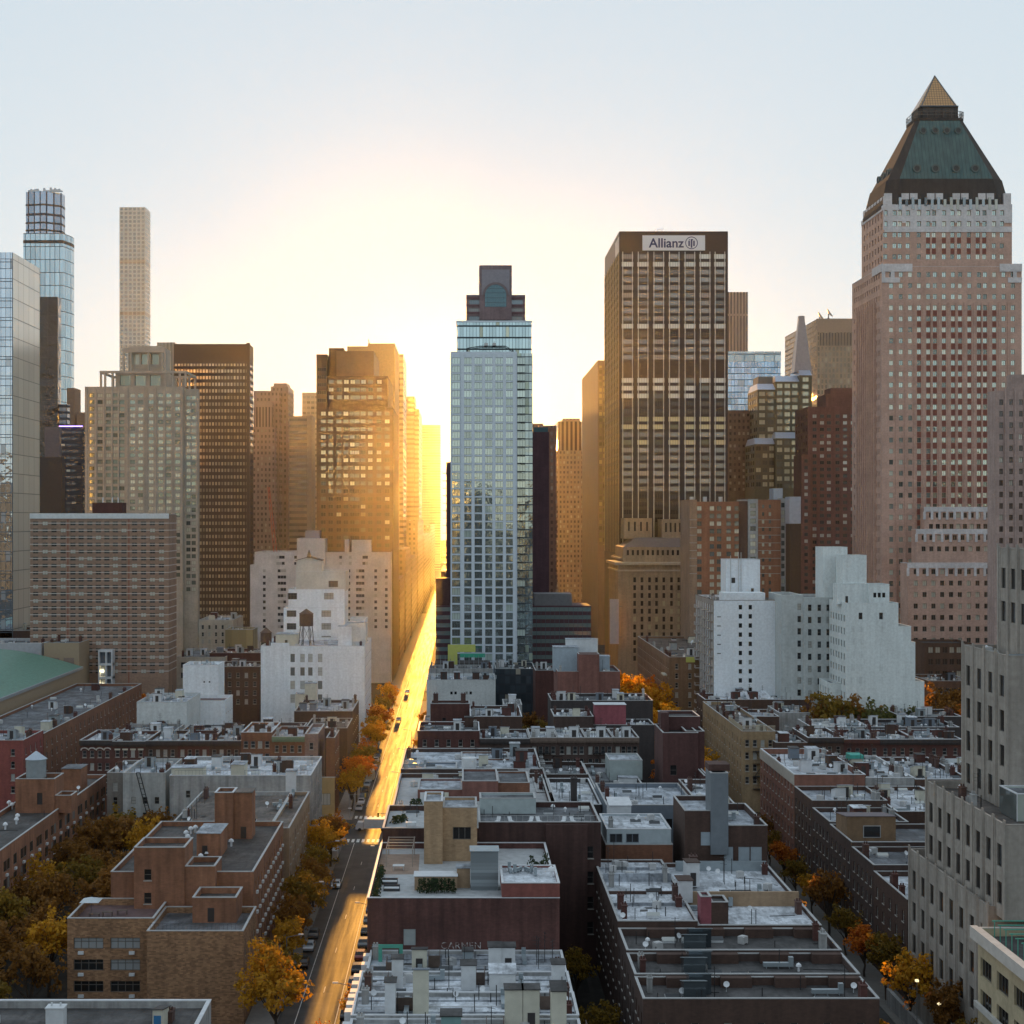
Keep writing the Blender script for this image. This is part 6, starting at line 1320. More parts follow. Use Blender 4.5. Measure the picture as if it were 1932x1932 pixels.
# ================================================================ between the streets, near side of the avenue
def centre_near():
    # white roofed row houses at the bottom
    rows = ((171, 181.5, 14.6), (181.55, 190.5, 15.0), (190.55, 200.5, 14.6), (200.55, 212.8, 13.9))
    labs = ('white roofed row house at the bottom edge with a timber fenced deck', 'white roofed row house with two cream stair huts side by side', 'white roofed row house with skylight box and grey roof strip', 'row house roof with green trimmed shed under the lettered brick wall')
    for i, (y0, y1, z) in enumerate(rows):
        b = Bld('row_house', labs[i], 0, y0, 'house', 'white roofed row houses at the bottom'); b.mass(-13.4 + .5 * (i == 3), 14.2, y0, y1, 0, z, B_GRY, WR if i < 3 else SR, .45, WHC, f=F3(6, 2) if i == 0 else None, r=F3(3, 3, g=gS))
        k = MB(); s = -13.4 + .5 * (i == 3)
        for q in range(3): yy = y0 + 1.2 + q * (y1 - y0 - 2) / 2.5; k.box(s - .9, s + .003, yy, yy + 1.5, z - 1.6, z + .05)
        b.part('bay_cornice', k, WHC)['kind'] = 'stuff'
        zr = z - .45
        def hut(u0, u1, vt, yy, dp, m, sl, door='f', rm=None): bulkhead(b, X(u0, yy), X(u1, yy), yy, yy + dp, zr, Z(vt, yy), m, door, sl, rm or TR)
        if i == 0:
            hut(1041, 1069, 1871, 176, 3, CREAM, -.3, None); hut(953, 986, 1868, 178.5, 2.2, CREAM, 0, None); hut(987, 1018, 1868, 178.5, 2.2, CREAM, 0, 'f'); hut(832, 870, 1918, 172, 2.5, paint('teal hut', (.2, .34, .34), .6), 0, None)
        if i == 1:
            hut(779, 808, 1830, 183, 3.4, CREAM, .9, None, SLT); hut(726, 746, 1854, 182.5, 2, OFFW, 0, None)
        if i == 2:
            hut(739, 760, 1810, 195, 2, OFFW, 0, None); hut(870, 898, 1822, 194, 2.5, OFFW, 0, None); hut(1042, 1066, 1820, 194, 2.4, OFFW, 0, None); hut(924, 973, 1838, 192, 3.0, OFFW, -.4, None, WR)
        if i == 3:
            hut(777, 805, 1792, 203, 3, CREAM, .6, 'f', TR); hut(922, 946, 1788, 203, 2.6, OFFW, 0, None); hut(946, 972, 1788, 203.2, 2.4, OFFW, 0, 'f'); hut(873, 892, 1796, 206, 2, GMET, 0, None)
            k = MB(); k.box(X(714, 209), X(760, 209), 208.9, 209.1, zr + 1.9, zr + 2.4); k.box(X(714, 209), X(721, 209), 208.92, 209.08, zr, zr + 1.897); k.box(X(753, 209), X(760, 209), 208.92, 209.08, zr, zr + 1.897); b.part('green_trim_frame', k, paint('green trim', (.08, .34, .26), .6))
        fn = {0: ((918, 952, 176), (1070, 1110, 174.5)), 1: ((730, 779, 184.5), (1019, 1040, 185)), 2: ((730, 740, 193.5), (898, 915, 196)), 3: ((728, 760, 203), (808, 830, 206))}[i]
        for u0, u1, yy in fn:
            k = MB(); x0, x1 = X(u0, yy), X(u1, yy)
            for a, c, e, g in ((x0, x1, yy, yy + .08), (x0, x0 + .08, yy + .083, yy + 3), (x1 - .08, x1, yy + .083, yy + 3)): k.box(a, c, e, g, zr + .1, zr + 1.7)
            k.box(x0 + .1, x1 - .1, yy + .1, yy + 3, zr + .03, zr + .1); b.part('timber_fence', k, FENCE)
        clutter(b, -12.6, 13.6, y0 + .6, y1 - .6, zr, 130 + i, 14, False); posts(b, -12.6, 13.6, y0 + .6, y1 - .6, zr, 930 + i, 16)
        for q in range(3): yy = y0 + (q + 1) * (y1 - y0) / 4; k = MB().box(-12.9, 13.8, yy, yy + .12, zr + .003, zr + .16); b.part('roof_seam', k, WHC if q % 2 else SR)
        b.done()
    # the terrace house with the painted letters
    x0, x1 = -13.4, 13.9; zt = 21.3
    wl = masonry('wine brick wall', (.115, .05, .043), (.07, .033, .03), streak=.4, patch=.3)
    b = Bld('terrace_building', 'wine red brick building with a furnished roof terrace and faded letters on its wall', 0, 213, 'building')
    b.mass(x0, x1, 213, 249.5, 0, zt, wl, paint('terrace paving', (.40, .41, .42), .7, var=.2), .9, WHC, f=dict(cols=[.22], ww=1.7, wh=2.3, fl=9, top=4.4, nr=1, zmin=8, st='none', glass=paint('bricked window', (.30, .33, .33), .8), dep=.06), l=F3(8, 2))
    b.mass(5.7, x1 + .02, 212.98, 224, zt + .15, 23.4, masonry('bright red brick', (.24, .085, .07), (.19, .065, .055)), WR, .25, WHC, name='lift_house')
    for u, v in ((963, 1648), (978, 1641), (998, 1646), (1010, 1643)): shared(b, 'duct', mk_duct, [GMET], (X(u, 219), 219 + (u % 5) * .6, 23.15), u, (.5, .7, .9))
    vent(b, X(1040, 218), 218, 23.15, 1.3)
    bulkhead(b, X(782, 221), X(862, 221), 221, 224, zt - .9, Z(1654, 221), masonry('sand brick', (.36, .25, .16), (.3, .2, .125)), 'f', 0, WHC, dpos=.47)
    bulkhead(b, X(888, 221), X(940, 221), 221, 224.5, zt - .9, Z(1604, 222), grid('ribbed steel', 40, .5, 1, .9, (.2, .23, .25), (.30, .345, .37), .2, .0, rough=.5), None, 0, GMET, name='steel_plant_room'); bulkhead(b, X(862, 222), X(887, 222), 222.5, 225, zt - .9, Z(1640, 222), masonry('sand brick'), None, 0, SR)
    sb = masonry('honey brick tower wall', (.42, .285, .17), (.33, .215, .125), (.5, .2), .4)
    b.mass(X(800, 238), X(835, 238), 238, 246, zt - .9, Z(1512, 238), sb, SR, .3, WHC, name='stair_tower'); b.mass(X(835, 240) + .01, X(900, 240), 240, 249, zt - .9, Z(1524, 240), sb, SR, .4, LGC, f=dict(cols=[.56], ww=2.9, wh=2.0, fl=4.3, top=3.1, nr=2, zmin=zt - .8, st='wide', glass=gS, dep=.3, frame=DFR), name='penthouse')
    k = MB()
    for q in range(5): y = 236 + q * 2.1; k.bar((X(730, 240), y, zt + 2.0), (X(782, 240), y, zt + 2.0), .09, 4)
    for x in (X(731, 240), X(780, 240)):
        k.bar((x, 235.4, zt + 1.9), (x, 245.2, zt + 1.9), .08, 4)
        for y in (236, 244.4): k.bar((x, y, zt - .9), (x, y, zt + 2), .09, 4)
    b.part('pergola', k, paint('pale timber', (.32, .27, .23), .7))
    k = MB(); k.quad((x0 + .35, 231, zt - .885), (X(790, 232), 231, zt - .885), (X(790, 240), 245, zt - .885), (x0 + .35, 245, zt - .885)); b.part('timber_deck', k, paint('warm deck boards', (.30, .21, .16), .7, var=.25))
    t = b.o
    cu = bpy.data.curves.new('letters', 'FONT'); cu.body = 'CARMEN'; cu.size = 1.35; cu.align_x = 'CENTER'; cu.extrude = .004; cu.space_character = 1.1
    m = bpy.data.materials.new('faded white letters'); n = NT(m); u, v, uv, p = n.uv(); n.out(n.mix(n.ramp(n.noise(p, 2.0, 4), .42, .58), (.13, .07, .06), (.45, .42, .41)), .9)
    lt = text_mesh('painted_letters', cu, m, t); lt.location = (X(870, 213), -.012, Z(1790, 213)); lt.rotation_euler = (R(90), 0, 0)
    b.done()
    gm = leaf('hedge leaves', (.03, .05, .025), (.05, .075, .03), (.08, .10, .05))
    def bush(nm, lab, grp, x, y, z, r, hh, seed, cat='shrub'):
        g = random.Random(seed); k = MB()
        for _ in range(int(150 * max(r, .4))):
            a, q, s = g.uniform(0, math.tau), g.random() ** .5, g.uniform(.08, .2); zz = g.random(); rr = r * q * (1 - .55 * zz)
            c = Vector((rr * math.cos(a), rr * math.sin(a), .15 + zz * hh)); e = Vector((g.uniform(-1, 1), g.uniform(-1, 1), g.uniform(-1, 1))).normalized() * s; f = e.orthogonal().normalized() * s
            k.quad(tuple(c - e), tuple(c - f), tuple(c + e), tuple(c + f))
        k.bar((0, 0, 0), (0, 0, hh * .6), .05, 5); o = k.obj(nm, gm, None, (x, y, z)); tag(o, lab, cat, grp)
    for i in range(9): bush('conifer_shrub', 'small dark conifer in the planted row before the sand brick hut', 'conifers before the sand brick hut', X(793 + i * 7.7, 219), 219.3 + (i % 2) * .4, zt - .9, .55, 2.0, 200 + i)
    for i in range(10): bush('planter_shrub', 'dark shrub in the planter along the street parapet of the terrace', 'shrubs along the terrace parapet', x0 + 1.0, 214.5 + i * 1.9, zt - .9, .7, 1.2, 220 + i)
    for i, (u, y, hh) in enumerate(((905, 233, 2.0), (915, 236, 1.2), (1002, 229, 3.2), (1010, 232, 1.6), (1022, 233, 1.5), (1030, 230, 3.4), (1018, 228, 1.3))): bush('roof_garden_shrub', 'dark leafy shrub in the roof garden behind the bright red lift house', 'roof garden shrubs', X(u, y), y, zt - .9, .9, hh, 240 + i)
    def table(lab, x, y, z): 
        t = thing('garden_table', lab, 'table', (x, y, z)); MB().box(-.9, .9, -.6, .6, .68, .75).obj('tabletop', OFFW, t)
        for sx in (-.75, .75):
            for sy in (-.45, .45): MB().box(sx - .04, sx + .04, sy - .04, sy + .04, 0, .677).obj('leg', paint('pale steel'), t)
    table('pale table under the pergola of the wine brick building', X(752, 234), 234, zt - .88)
    for i, (u, y, lab) in enumerate(((735, 225, 'dark lounge sofa with pale cushions, farther one on the terrace'), (739, 221, 'dark lounge sofa with pale cushions, nearer one on the terrace'))):
        t = thing('lounge_sofa', lab, 'sofa', (X(u, y), y, zt - .9)); MB().box(-1.2, 1.2, -.5, .5, 0, .38).obj('base', paint('dark wicker', (.04, .04, .045), .7), t); MB().box(-1.1, 1.1, -.45, .3, .383, .52).obj('cushion', OFFW, t); MB().box(-1.2, 1.2, .3, .5, .383, .8).obj('backrest', paint('dark wicker'), t)
    # long brown wall block
    b = Bld('long_brown_block', 'long dark brown brick block with a row of loungers on its roof', 5, 250, 'building'); zb = 24.6
    b.mass(X(900, 250) + .3, 23.2, 250, 268, 0, zb, masonry('long brown wall', (.075, .038, .033), (.05, .027, .024), streak=.35), GR, .9, LGC, f=dict(cols=[.91], ww=1.2, wh=2.0, fl=4.2, top=4.0, nr=5, zmin=4, st='sash', glass=gS, dep=.3, sill=True), r=F3(6, 3, g=gS))
    b.mass(-13.2, X(900, 250) + .25, 250, 270, 0, 23.6, masonry('long brown wall'), paint('terrace paving'), .9, LGC, l=F3(9, 2), name='street_wing')
    k = MB(); k.box(X(1030, 250), X(1108, 250), 249.5, 250.003, 0, zb - .3); b.part('chimney_breast', k, masonry('long brown wall'))
    b.mass(X(905, 264), X(1010, 264), 262, 267.5, zb - .9, Z(1507, 262), paint('pale teal render', (.42, .49, .5), .7), GR, .3, LGC, f=dict(n=5, mg=1, ww=1.2, wh=1.6, fl=9, top=1.2, nr=1, st='wide', glass=gS, dep=.2), name='roof_penthouse')
    posts(b, 3.5, 22, 252, 261, zb - .9, 962, 7); posts(b, -12, 2, 251, 269, 22.7, 963, 8); k = MB(); k.bar((X(905, 251), 250.8, zb + 1), (23, 250.8, zb + 1), .03, 4)
    for i in range(20): x = X(905, 251) + i * 1.03; k.bar((x, 250.8, zb), (x, 250.8, zb + 1), .025, 4)
    b.part('railing', k, paint('pale steel')); clutter(b, 14, 22.5, 256, 267, zb - .9, 140, 8, False); clutter(b, -12, 2, 261, 269, 22.7, 141, 8, False); b.done()
    for i, u in enumerate((938, 965, 1000, 1018, 1062, 1082)):
        t = thing('lounger', 'white sun lounger in the row on the long brown block', 'sun lounger', (X(u, 254), 254, zb - .9), 'loungers on the long brown block', R(20 if i % 2 else -20)); MB().box(-.35, .35, -.9, .5, .25, .34).obj('seat', OFFW, t); k = MB(); k.poly([(-.35, .5, .3), (.35, .5, .3), (.35, 1.0, .95), (-.35, 1.0, .95)]); k.poly([(-.35, .56, .25), (.35, .56, .25), (.35, 1.06, .9), (-.35, 1.06, .9)]); k.obj('backrest', OFFW, t)
        for sx in (-.3, .3): MB().box(sx - .03, sx + .03, -.8, -.74, 0, .247).obj('leg', paint('pale steel'), t)
    table('white table on the street side roof patio of the long brown block', X(775, 256), 256, 22.7)
    for i, u in enumerate((745, 752, 760)): bush('patio_shrub', 'green shrub in the patio planter of the long brown block', 'patio shrubs', X(u, 258), 258 + i, 22.7, .9, 1.2, 260 + i)
    # rows up to the avenue, street side
    b0 = b = house('red brick penthouse building with white doors and planters on its roof', -13, 17, 270.2, 318, 21.2, B_BRN, paint('terrace paving'), LGC, l=F3(6, 3), seed=None, name='walkup_block', cat='building')
    b.mass(X(788, 289), X(872, 289), 289, 301, 20.4, Z(1490, 289), rzb, SR, .3, LGC, name='penthouse'); b.mass(X(872, 288) + .01, X(940, 288), 288, 302, 20.4, Z(1474, 288), rzb, GR, .4, LGC, name='penthouse'); b.mass(X(940, 288) + .01, X(1000, 288), 289, 302, 20.4, Z(1477, 289), B_ORG, GR, .3, LGC, f=dict(cols=[.62], ww=3, wh=2.2, fl=9, top=1.6, nr=1, st='wide', glass=gS, dep=.2), name='penthouse')
    for u, m in ((799, OFFW), (832, CREAM), (840, CREAM), (921, OFFW)): x = X(u, 287.6); b.part('roof_door', MB().box(x - .65, x + .65, 287.6, 287.9, 20.4, 22.7), m)
    for i, u in enumerate((780, 790, 880, 890, 968, 980)): bush('planter_shrub', 'shrub in a roof planter of the red brick penthouse building', 'penthouse planters', X(u, 286), 286, 20.4, .9, 1.3, 270 + i)
    clutter(b0, -12, 16, 303, 317, 20.4, 144, 12); clutter(b0, -12, 16, 272, 284, 20.4, 143, 8, False); b0.done()
    b = house('grey roofed corner building by the avenue with a white roof tank', -13, 17, 319, 347.8, 22, B_BSTN, SR, LGC, l=F3(8, 3), seed=145, n=14, name='walkup_block', cat='building')
    b.mass(X(800, 322), X(862, 322), 322, 330, 21.2, Z(1450, 322), SLT, SR, .3, LGC, name='penthouse'); b.part('tank', MB().cyl(X(885, 321), 322, 21.8, 24, 1.6, n=14), OFFW)
    b.mass(X(870, 336), X(960, 336), 336, 346, 21.2, Z(1432, 336), B_ORG, SR, .3, LGC, name='penthouse'); b.done()
    house('narrow dark house with sooty windows between the penthouses and the white roof', 15, X(1040, 300), 300, 330, 20.5, B_BSTN, SR, LGC, f=F3(2, 10), seed=146, n=6).done()
    b = house('white roofed low house with a black chimney in the middle of its roof', 18.6, 27.6, 296, 326, 18.8, B_BLK, WR, WHC, seed=147, n=4, big=False); chimney(b, 22.8, 305, 18, 22.5, 1.2, 2.0, B_BLK); b.done()
    # right hand row, facing the tree lined street
    xl, xr = 22.5, 51.8
    labs = ('dark flat roofed row house at the bottom with a brick front wall', 'dark roofed row house with a glass lean to stair hut', 'dark roofed row house below the silver roofs with party wall chimney')
    for i, (y0, y1, z) in enumerate(((186, 195, 15.6), (195.05, 204.5, 15.9), (204.55, 215.5, 16.3))):
        b = Bld('row_house', labs[i], 37, y0, 'house', 'dark roofed row houses at lower right'); b.mass(xl, xr, y0, y1, 0, z, B_BSTN if i else B_BRN, dkroof, 1.0, LGC, f=F3(7, 1, top=3.0, st='sash') if i == 0 else None, l=F3(3, 2, g=gS))
        for u, yy in ((1290, y0 + 2), (1300, y0 + 5)): bulkhead(b, X(u, yy), X(u + 42, yy), yy, yy + 2.2, z - 1, z + 1.6, glazing('lean to glass', (.04, .05, .06), (.25, .3, .33), .5, pb=0), None, .7, GMET, name='stair_hut')
        k = MB()
        for q in range(4): x = xl + 4 + q * 7; k.box(x, x + 4, y1 - 1.4, y1 - .31, z - 1.0, z + .25)
        b.part('parapet_panel', k, B_BRN)['kind'] = 'stuff'; clutter(b, xl + 1, xr - 1, y0 + .6, y1 - 1.6, z - 1, 150 + i, 8, False); posts(b, xl + 1, xr - 1, y0 + .6, y1 - 1.6, z - 1, 950 + i, 9); b.done()
    b = Bld('silver_roof_pair', 'pair of silver roofed row houses with tall chimneys between them', 37, 216, 'house')
    b.mass(xl, 34, 216, 255, 0, 17.2, B_BRN, WR, .35, LGC, f=None, l=F3(10, 2, g=gS)); b.mass(34.05, xr, 216, 255, 0, 16.6, B_BRN, WR, .6, LGC, f=F3(5, 10), name='east_wing')
    b.mass(X(1320, 219), X(1340, 219), 218, 221, 15, 20.2, masonry('crimson hut'), TR, .2, LGC, name='chimney'); b.mass(X(1340, 219) + .02, X(1372, 219), 218, 222, 15, 19.4, B_BRN, TR, .3, LGC, name='chimney')
    bulkhead(b, X(1296, 238), X(1320, 238), 238, 242, 16.8, Z(1628, 238), OFFW, 'f', .3, B_BRN); bulkhead(b, X(1281, 228), X(1307, 228), 228, 232, 16.8, Z(1662, 228), WHC, None, .2, B_BRN); chimney(b, X(1306, 244), 243, 16.8, 20.5, 1.2, 1.4)
    for y in (226, 233, 241, 249): k = MB(); k.box(xl + .3, 33.7, y, y + .3, 16.85, 17.3 if y != 241 else 18.2); b.part('party_wall', k, B_BRN if y == 233 else SR)
    k = MB(); k.box(34.4, xr - .3, 229, 229.5, 16.0, 18.2); b.part('party_wall', k, masonry('sand brick')); k = MB(); k.box(36, xr - .6, 252, 252.6, 16, 17.6); b.part('party_wall', k, GMET)
    k = MB(); k.box(41, 46, 238, 239, 16.003, 16.1); b.part('roof_mat', k, dkroof)
    clutter(b, 23.2, 33.2, 217, 253, 16.85, 160, 22, False); clutter(b, 35, 51, 217, 252, 16.0, 161, 14, False); posts(b, 23.2, 33.2, 217, 253, 16.85, 960, 26); posts(b, 35, 51, 217, 252, 16.0, 961, 20); b.done()
    b = Bld('brick_end_block', 'brown brick block with four pale blocked windows and a grey steel flue tower', 45, 256, 'building'); pbw = paint('blocked window', (.34, .40, .45), .7)
    b.mass(X(1292, 256), X(1366, 256), 256, 270, 0, Z(1530, 256), B_BRN, SR, .8, LGC, f=dict(cols=[.56], ww=2.0, wh=2.3, fl=8.0, top=3.6, nr=2, zmin=12, st='none', glass=pbw, dep=.08)); b.mass(X(1366, 256) + .01, 52.2, 256, 276, 0, Z(1558, 256), B_BRN, SR, 1.1, LGC, f=dict(cols=[.08, .46, .84 - .1], ww=1.9, wh=3.0, fl=9, top=3.6, nr=1, zmin=12, st='none', glass=pbw, dep=.08), name='east_wing')
    b.mass(X(1341, 255.5), X(1374, 255.5), 255.4, 261, 18, Z(1458, 256), paint('grey steel flue', (.20, .23, .26), .5, .3), TR, .3, LGC, name='flue_tower'); b.part('flue_cap', MB().prism([(X(1335, 258), 257), (X(1375, 258), 257), (X(1375, 258), 261), (X(1335, 258), 261)], Z(1456, 256), Z(1444, 256)), CHIM)
    clutter(b, 45, 51.5, 258, 275, Z(1558, 256) - 1.1, 162, 5, False); b.done()
    b = Bld('grey_penthouse_house', 'brick house with a pale grey roof room and two wide dark windows', 31, 258, 'house'); b.mass(24.8, 36.3, 258, 282, 0, Z(1594, 258), B_ORG, SR, .5, LGC)
    b.mass(25, 36.1, 258.5, 272, Z(1594, 258) - .5, Z(1566, 258), paint('pale steel panel', (.40, .46, .49), .6), WR, .25, WHC, f=dict(cols=[.145, .40], ww=2.2, wh=1.55, fl=9, top=.75, nr=1, st='pair', glass=gS, dep=.2, frame=SLT), name='roof_room')
    bulkhead(b, 27.2, 31.2, 276, 281, 18, 22.4, WHC, 'f', -.6, WHC, dw=2.2); clutter(b, 25.5, 35.5, 260, 271, Z(1566, 258) - .25, 163, 6, False); b.done()
    b = house('slate blue clad house with a silver roof before the avenue', 27.8, 45, 288, 312, 20.2, SLT, SR, LGC, f=dict(cols=[.55, .7, .85], ww=1.2, wh=2, fl=9, top=2.6, nr=1, zmin=12, st='none', glass=gS, dep=.2), seed=164, n=8, big=False); b.done()
    house('brown rear house with pale roof on the right of the slate blue one', 45.1, 52, 280, 312, 21, B_BRN, SR, LGC, seed=165, n=8).done()
    b = Bld('stepped_dark_tower', 'dark wine brick building with a stepped square tower beside the tree lined street', 42, 318, 'building'); wb = masonry('dark wine brick', (.10, .045, .042), (.075, .035, .033))
    b.mass(X(1246, 330), X(1312, 330), 326, 340, 0, Z(1378, 330), wb, TR, .6, LGC, f=dict(cols=[.3], ww=1.4, wh=2.2, fl=9, top=7, nr=2, zmin=8, st='sash', glass=gS, dep=.2)); b.mass(X(1312, 330), 52.3, 318, 347, 0, Z(1458, 322), wb, GR, .7, LGC, f=F3(3, 10, g=gS), r=F3(8, 4), name='east_wing')
    b.mass(X(1250, 336), X(1318, 336), 334, 344, Z(1378, 330) - .5, Z(1350, 336), wb, TR, .6, LGC, name='upper_tower'); b.mass(X(1290, 330), X(1325, 330), 327, 336, 15, Z(1374, 332), wb, TR, .5, LGC, name='side_tower'); b.part('chimney', MB().box(X(1247, 331), X(1262, 331), 331, 334, 20, Z(1344, 332)), wb); b.done()
    b = house('pale metal plant room on a dark low roof left of the stepped dark tower', 28, 38.6, 314, 347, 18.6, B_BSTN, GR, LGC, seed=166, n=6, big=False, name='walkup_block', cat='building'); b.mass(X(1150, 330), X(1212, 330), 330, 340, 17.8, Z(1435, 330), paint('pale sage metal', (.38, .44, .44), .5, .2), SR, .2, LGC, name='plant_room'); bulkhead(b, X(1167, 326), X(1202, 326), 326, 328.5, 17.8, Z(1468, 326), OFFW, None); b.done()
    house('low dark house filling the middle of the avenue front', 17.2, 27.8, 330, 347.5, 19, B_BSTN, GR, LGC, seed=167, n=8).done()
rzb = masonry('soft red brick', (.23, .105, .085), (.19, .085, .07))
centre_near()

# ================================================================ right of the tree lined street
def paint_side_shade(o, sx, m):
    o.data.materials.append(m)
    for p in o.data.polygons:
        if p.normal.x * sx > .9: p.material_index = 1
def right_near():
    st = masonry('beige stone', (.36, .325, .29), (.32, .285, .25), (1.2, .5), .3, streak=.2); gl = glazing('tall slit glass', (.015, .015, .016), (.10, .10, .10), .25, pb=.03)
    b = Bld('beige_setback_building', 'beige stepped stone building with tall slit windows at the right edge', 90, 193, 'building')
    def tier(x0, y0, y1, z0, z1, n, nm, x1=125):
        s = (y1 - y0) / n
        b.mass(x0, x1, y0, y1, z0, z1, st, BR, 1.0, st, l=dict(n=n, ww=1.75, wh=3.0, fl=4.85, top=2.8, zmin=max(z0, 1), st='plain', glass=gl, dep=.22), f=dict(cols=[.06], ww=.9, wh=3, fl=3.95, top=4, nr=2, zmin=z0 + 2, st='plain', glass=gl, dep=.35), name=nm)
        piers(b, 'l', x0, [y0 + s * k for k in range(n + 1)], .6, z0, z1 + .7, .16, st)
        k = MB()
        for q in range(n): k.box(x0 - .08, x0 + .003, y0 + s * q + .4, y0 + s * q + .7, z0, z1 + .35); k.box(x0 - .08, x0 + .003, y0 + s * (q + 1) - .7, y0 + s * (q + 1) - .4, z0, z1 + .35)
        b.part('pilaster', k, st)['kind'] = 'stuff'
    tier(69.0, 196.5, 231, 0, 24.3, 8, 'wall'); tier(69.9, 193, 225.5, 24.3 - .9, 35.7, 8, 'second_tier'); tier(75.2, 206.5, 225, 34.8, 56.2, 4, 'third_tier'); tier(79.3, 210, 221.5, 55.3, 70.8, 3, 'top_tier')
    b.mass(74, 85, 200, 206.4, 34.8, 38.4, glazing('conservatory glass', (.1, .12, .12), (.5, .55, .54), .5, (.5, .55, .5), .5), GR, .2, WHC, name='conservatory'); k = MB()
    for i in range(9): k.box(74 + i * 1.35, 74.12 + i * 1.35, 199.92, 200.003, 34.8, 38.4)
    b.part('glazing_bar', k, WHC)['kind'] = 'stuff'; b.part('roof_dish', MB().cyl(84, 209, 56, 58.2, 1.3, .9, 14), OFFW); clutter(b, 70.6, 74.8, 207, 224, 34.8, 300, 6, False); clutter(b, 75.8, 79.2, 207, 224, 55.3, 301, 4, False); b.done()
    b = Bld('cream_loft_building', 'cream loft building with grouped windows at the bottom right corner', 90, 150, 'building'); cr = masonry('cream stone wall', (.50, .42, .28), (.46, .385, .255), (1.2, .5), .2, streak=.1)
    b.mass(66.2, 118, 140, 192.3, 0, 22.7, cr, TR, 1.0, paint('pale cornice', (.55, .53, .5), .7), l=dict(n=9, ww=4.0, wh=2.4, fl=4.1, top=3.4, zmin=1, st='wide', glass=gl, dep=.35, frame=DFR), f=None)
    b.part('cornice', MB().box(65.3, 66.203, 140, 192.8, 21.4, 22.9), paint('pale cornice')); b.part('ledge', MB().box(65.8, 66.203, 140, 192.8, 12.6, 13.3), paint('pale cornice')); k = MB()
    for i in range(8): y = 176 + i * 2; k.bar((67.5, y, 21.7), (67.5, y, 24.3), .07, 4); k.bar((74, y, 21.7), (74, y, 24.3), .07, 4); k.bar((67.2, y, 24.2), (84, y, 24.2), .09, 4)
    b.part('green_scaffold', k, paint('green trim')); clutter(b, 68, 90, 150, 190, 21.7, 302, 16, True); b.done()
    t = thing('lane_wall', 'low grey wall with a coping along the lane before the beige building', 'wall', (66, 200, 0)); MB().box(-.3, .3, -3, 32, 0, 2.6).obj('wall', B_GRY, t)
    # row along the tree lined street
    b = house('white roofed red brick corner building with pale parapet by the avenue', 69.2, 84, 312, 347.6, 22, masonry('window brick', (.24, .11, .08), (.2, .09, .065)), WR, OFFW, l=F3(11, 3, ww=1.2, g=glazing('rust blind glass', (.06, .03, .025), (.22, .13, .1), .3, (.33, .18, .13), .5)), seed=310, n=16, par=1.2, name='walkup_block', cat='building')
    b.part('pale_parapet', MB().box(69.05, 69.203, 312, 347.6, 19.8, 21.95), paint('bone render', (.45, .41, .36), .8)); b.part('teal_tarp', MB().box(X(1600, 338), X(1625, 338), 336, 340, 21, 22.3), paint('teal tarp', (.05, .34, .28), .6)); b.done()
    for i, (x0, x1, y0, y1, z, rf, lab) in enumerate(((84.2, 96, 318, 347.5, 20.3, WR, 'white roofed house crowded with vents right of the corner building'), (96.2, 108, 318, 347.5, 20, SR, 'silver roofed house with many ducts farther right by the avenue'), (108.2, 122, 316, 347.5, 19.6, WR, 'white roofed house partly hidden by the beige stepped building'), (84.2, 97, 290, 317.5, 18.6, WR, 'white roofed rear house with a chimney wall behind the street row'), (97.2, 112, 290, 317.5, 18.4, B_GRY, 'grey decked rear house beside the beige stepped building'))):
        house(lab, x0, x1, y0, y1, z, (B_GRY, B_BRN, B_PAL, B_BRN, B_GRY)[i], rf, WHC, f=F3(4, 9) if y0 < 300 or i == 2 else None, seed=311 + i, n=18).done()
    for i, (y0, y1, z, wl, rf, lab) in enumerate(((296, 311.9, 19.6, B_BRN, SR, 'brown row house with a silver roof on the tree lined street'), (282, 295.9, 18.2, B_BSTN, SR, 'brownstone row house with orange lit parapet blocks on the tree lined street'), (252, 266, 17.0, B_BSTN, GR, 'brownstone row house with white coping nearest the roof hut house'), (233, 251.9, 16.0, B_BRN, WR, 'nearest brown row house with a white roof beside the beige building'))):
        house(lab, 69.2, 84 if i < 2 else 96, y0, y1, z, wl, rf, LGC, l=F3(5, 2, g=gS), seed=320 + i, n=9).done()
    b = house('brown house with a tan roof hut and a hedge on its terrace', 69.2, 98, 266.1, 281.9, 17.8, B_BSTN, GR, LGC, l=F3(5, 2, g=gS), name='row_house'); bulkhead(b, X(1598, 271), X(1690, 271), 271, 279, 17, 21.4, masonry('hut tan wall', (.26, .17, .10), (.22, .14, .085)), None, .9, paint('plum roof', (.16, .13, .14), .7), name='roof_hut')
    x = X(1645, 271); k = MB(); k.box(x - 1.6, x + 1.6, 270.93, 271.003, 17.6, 19.8); b.part('hut_window', k, paint('stone coping')); k = MB(); k.box(x - 1.45, x + 1.45, 270.9, 270.927, 17.75, 19.65); b.part('hut_pane', k, gD); b.done()
    # white slab with balconies, pale stepped block, houses beyond the avenue
    d = 470.0; b = Bld('balcony_slab', 'white rendered apartment slab with a side of stacked balconies', 89, d, 'apartment block'); x0, x1 = 79.0, X(1467, d); zt = Z(1133, d)
    bw = masonry('bright white render', (.78, .82, .86), (.76, .80, .84), (2, 1), .2, streak=.05, patch=.04)
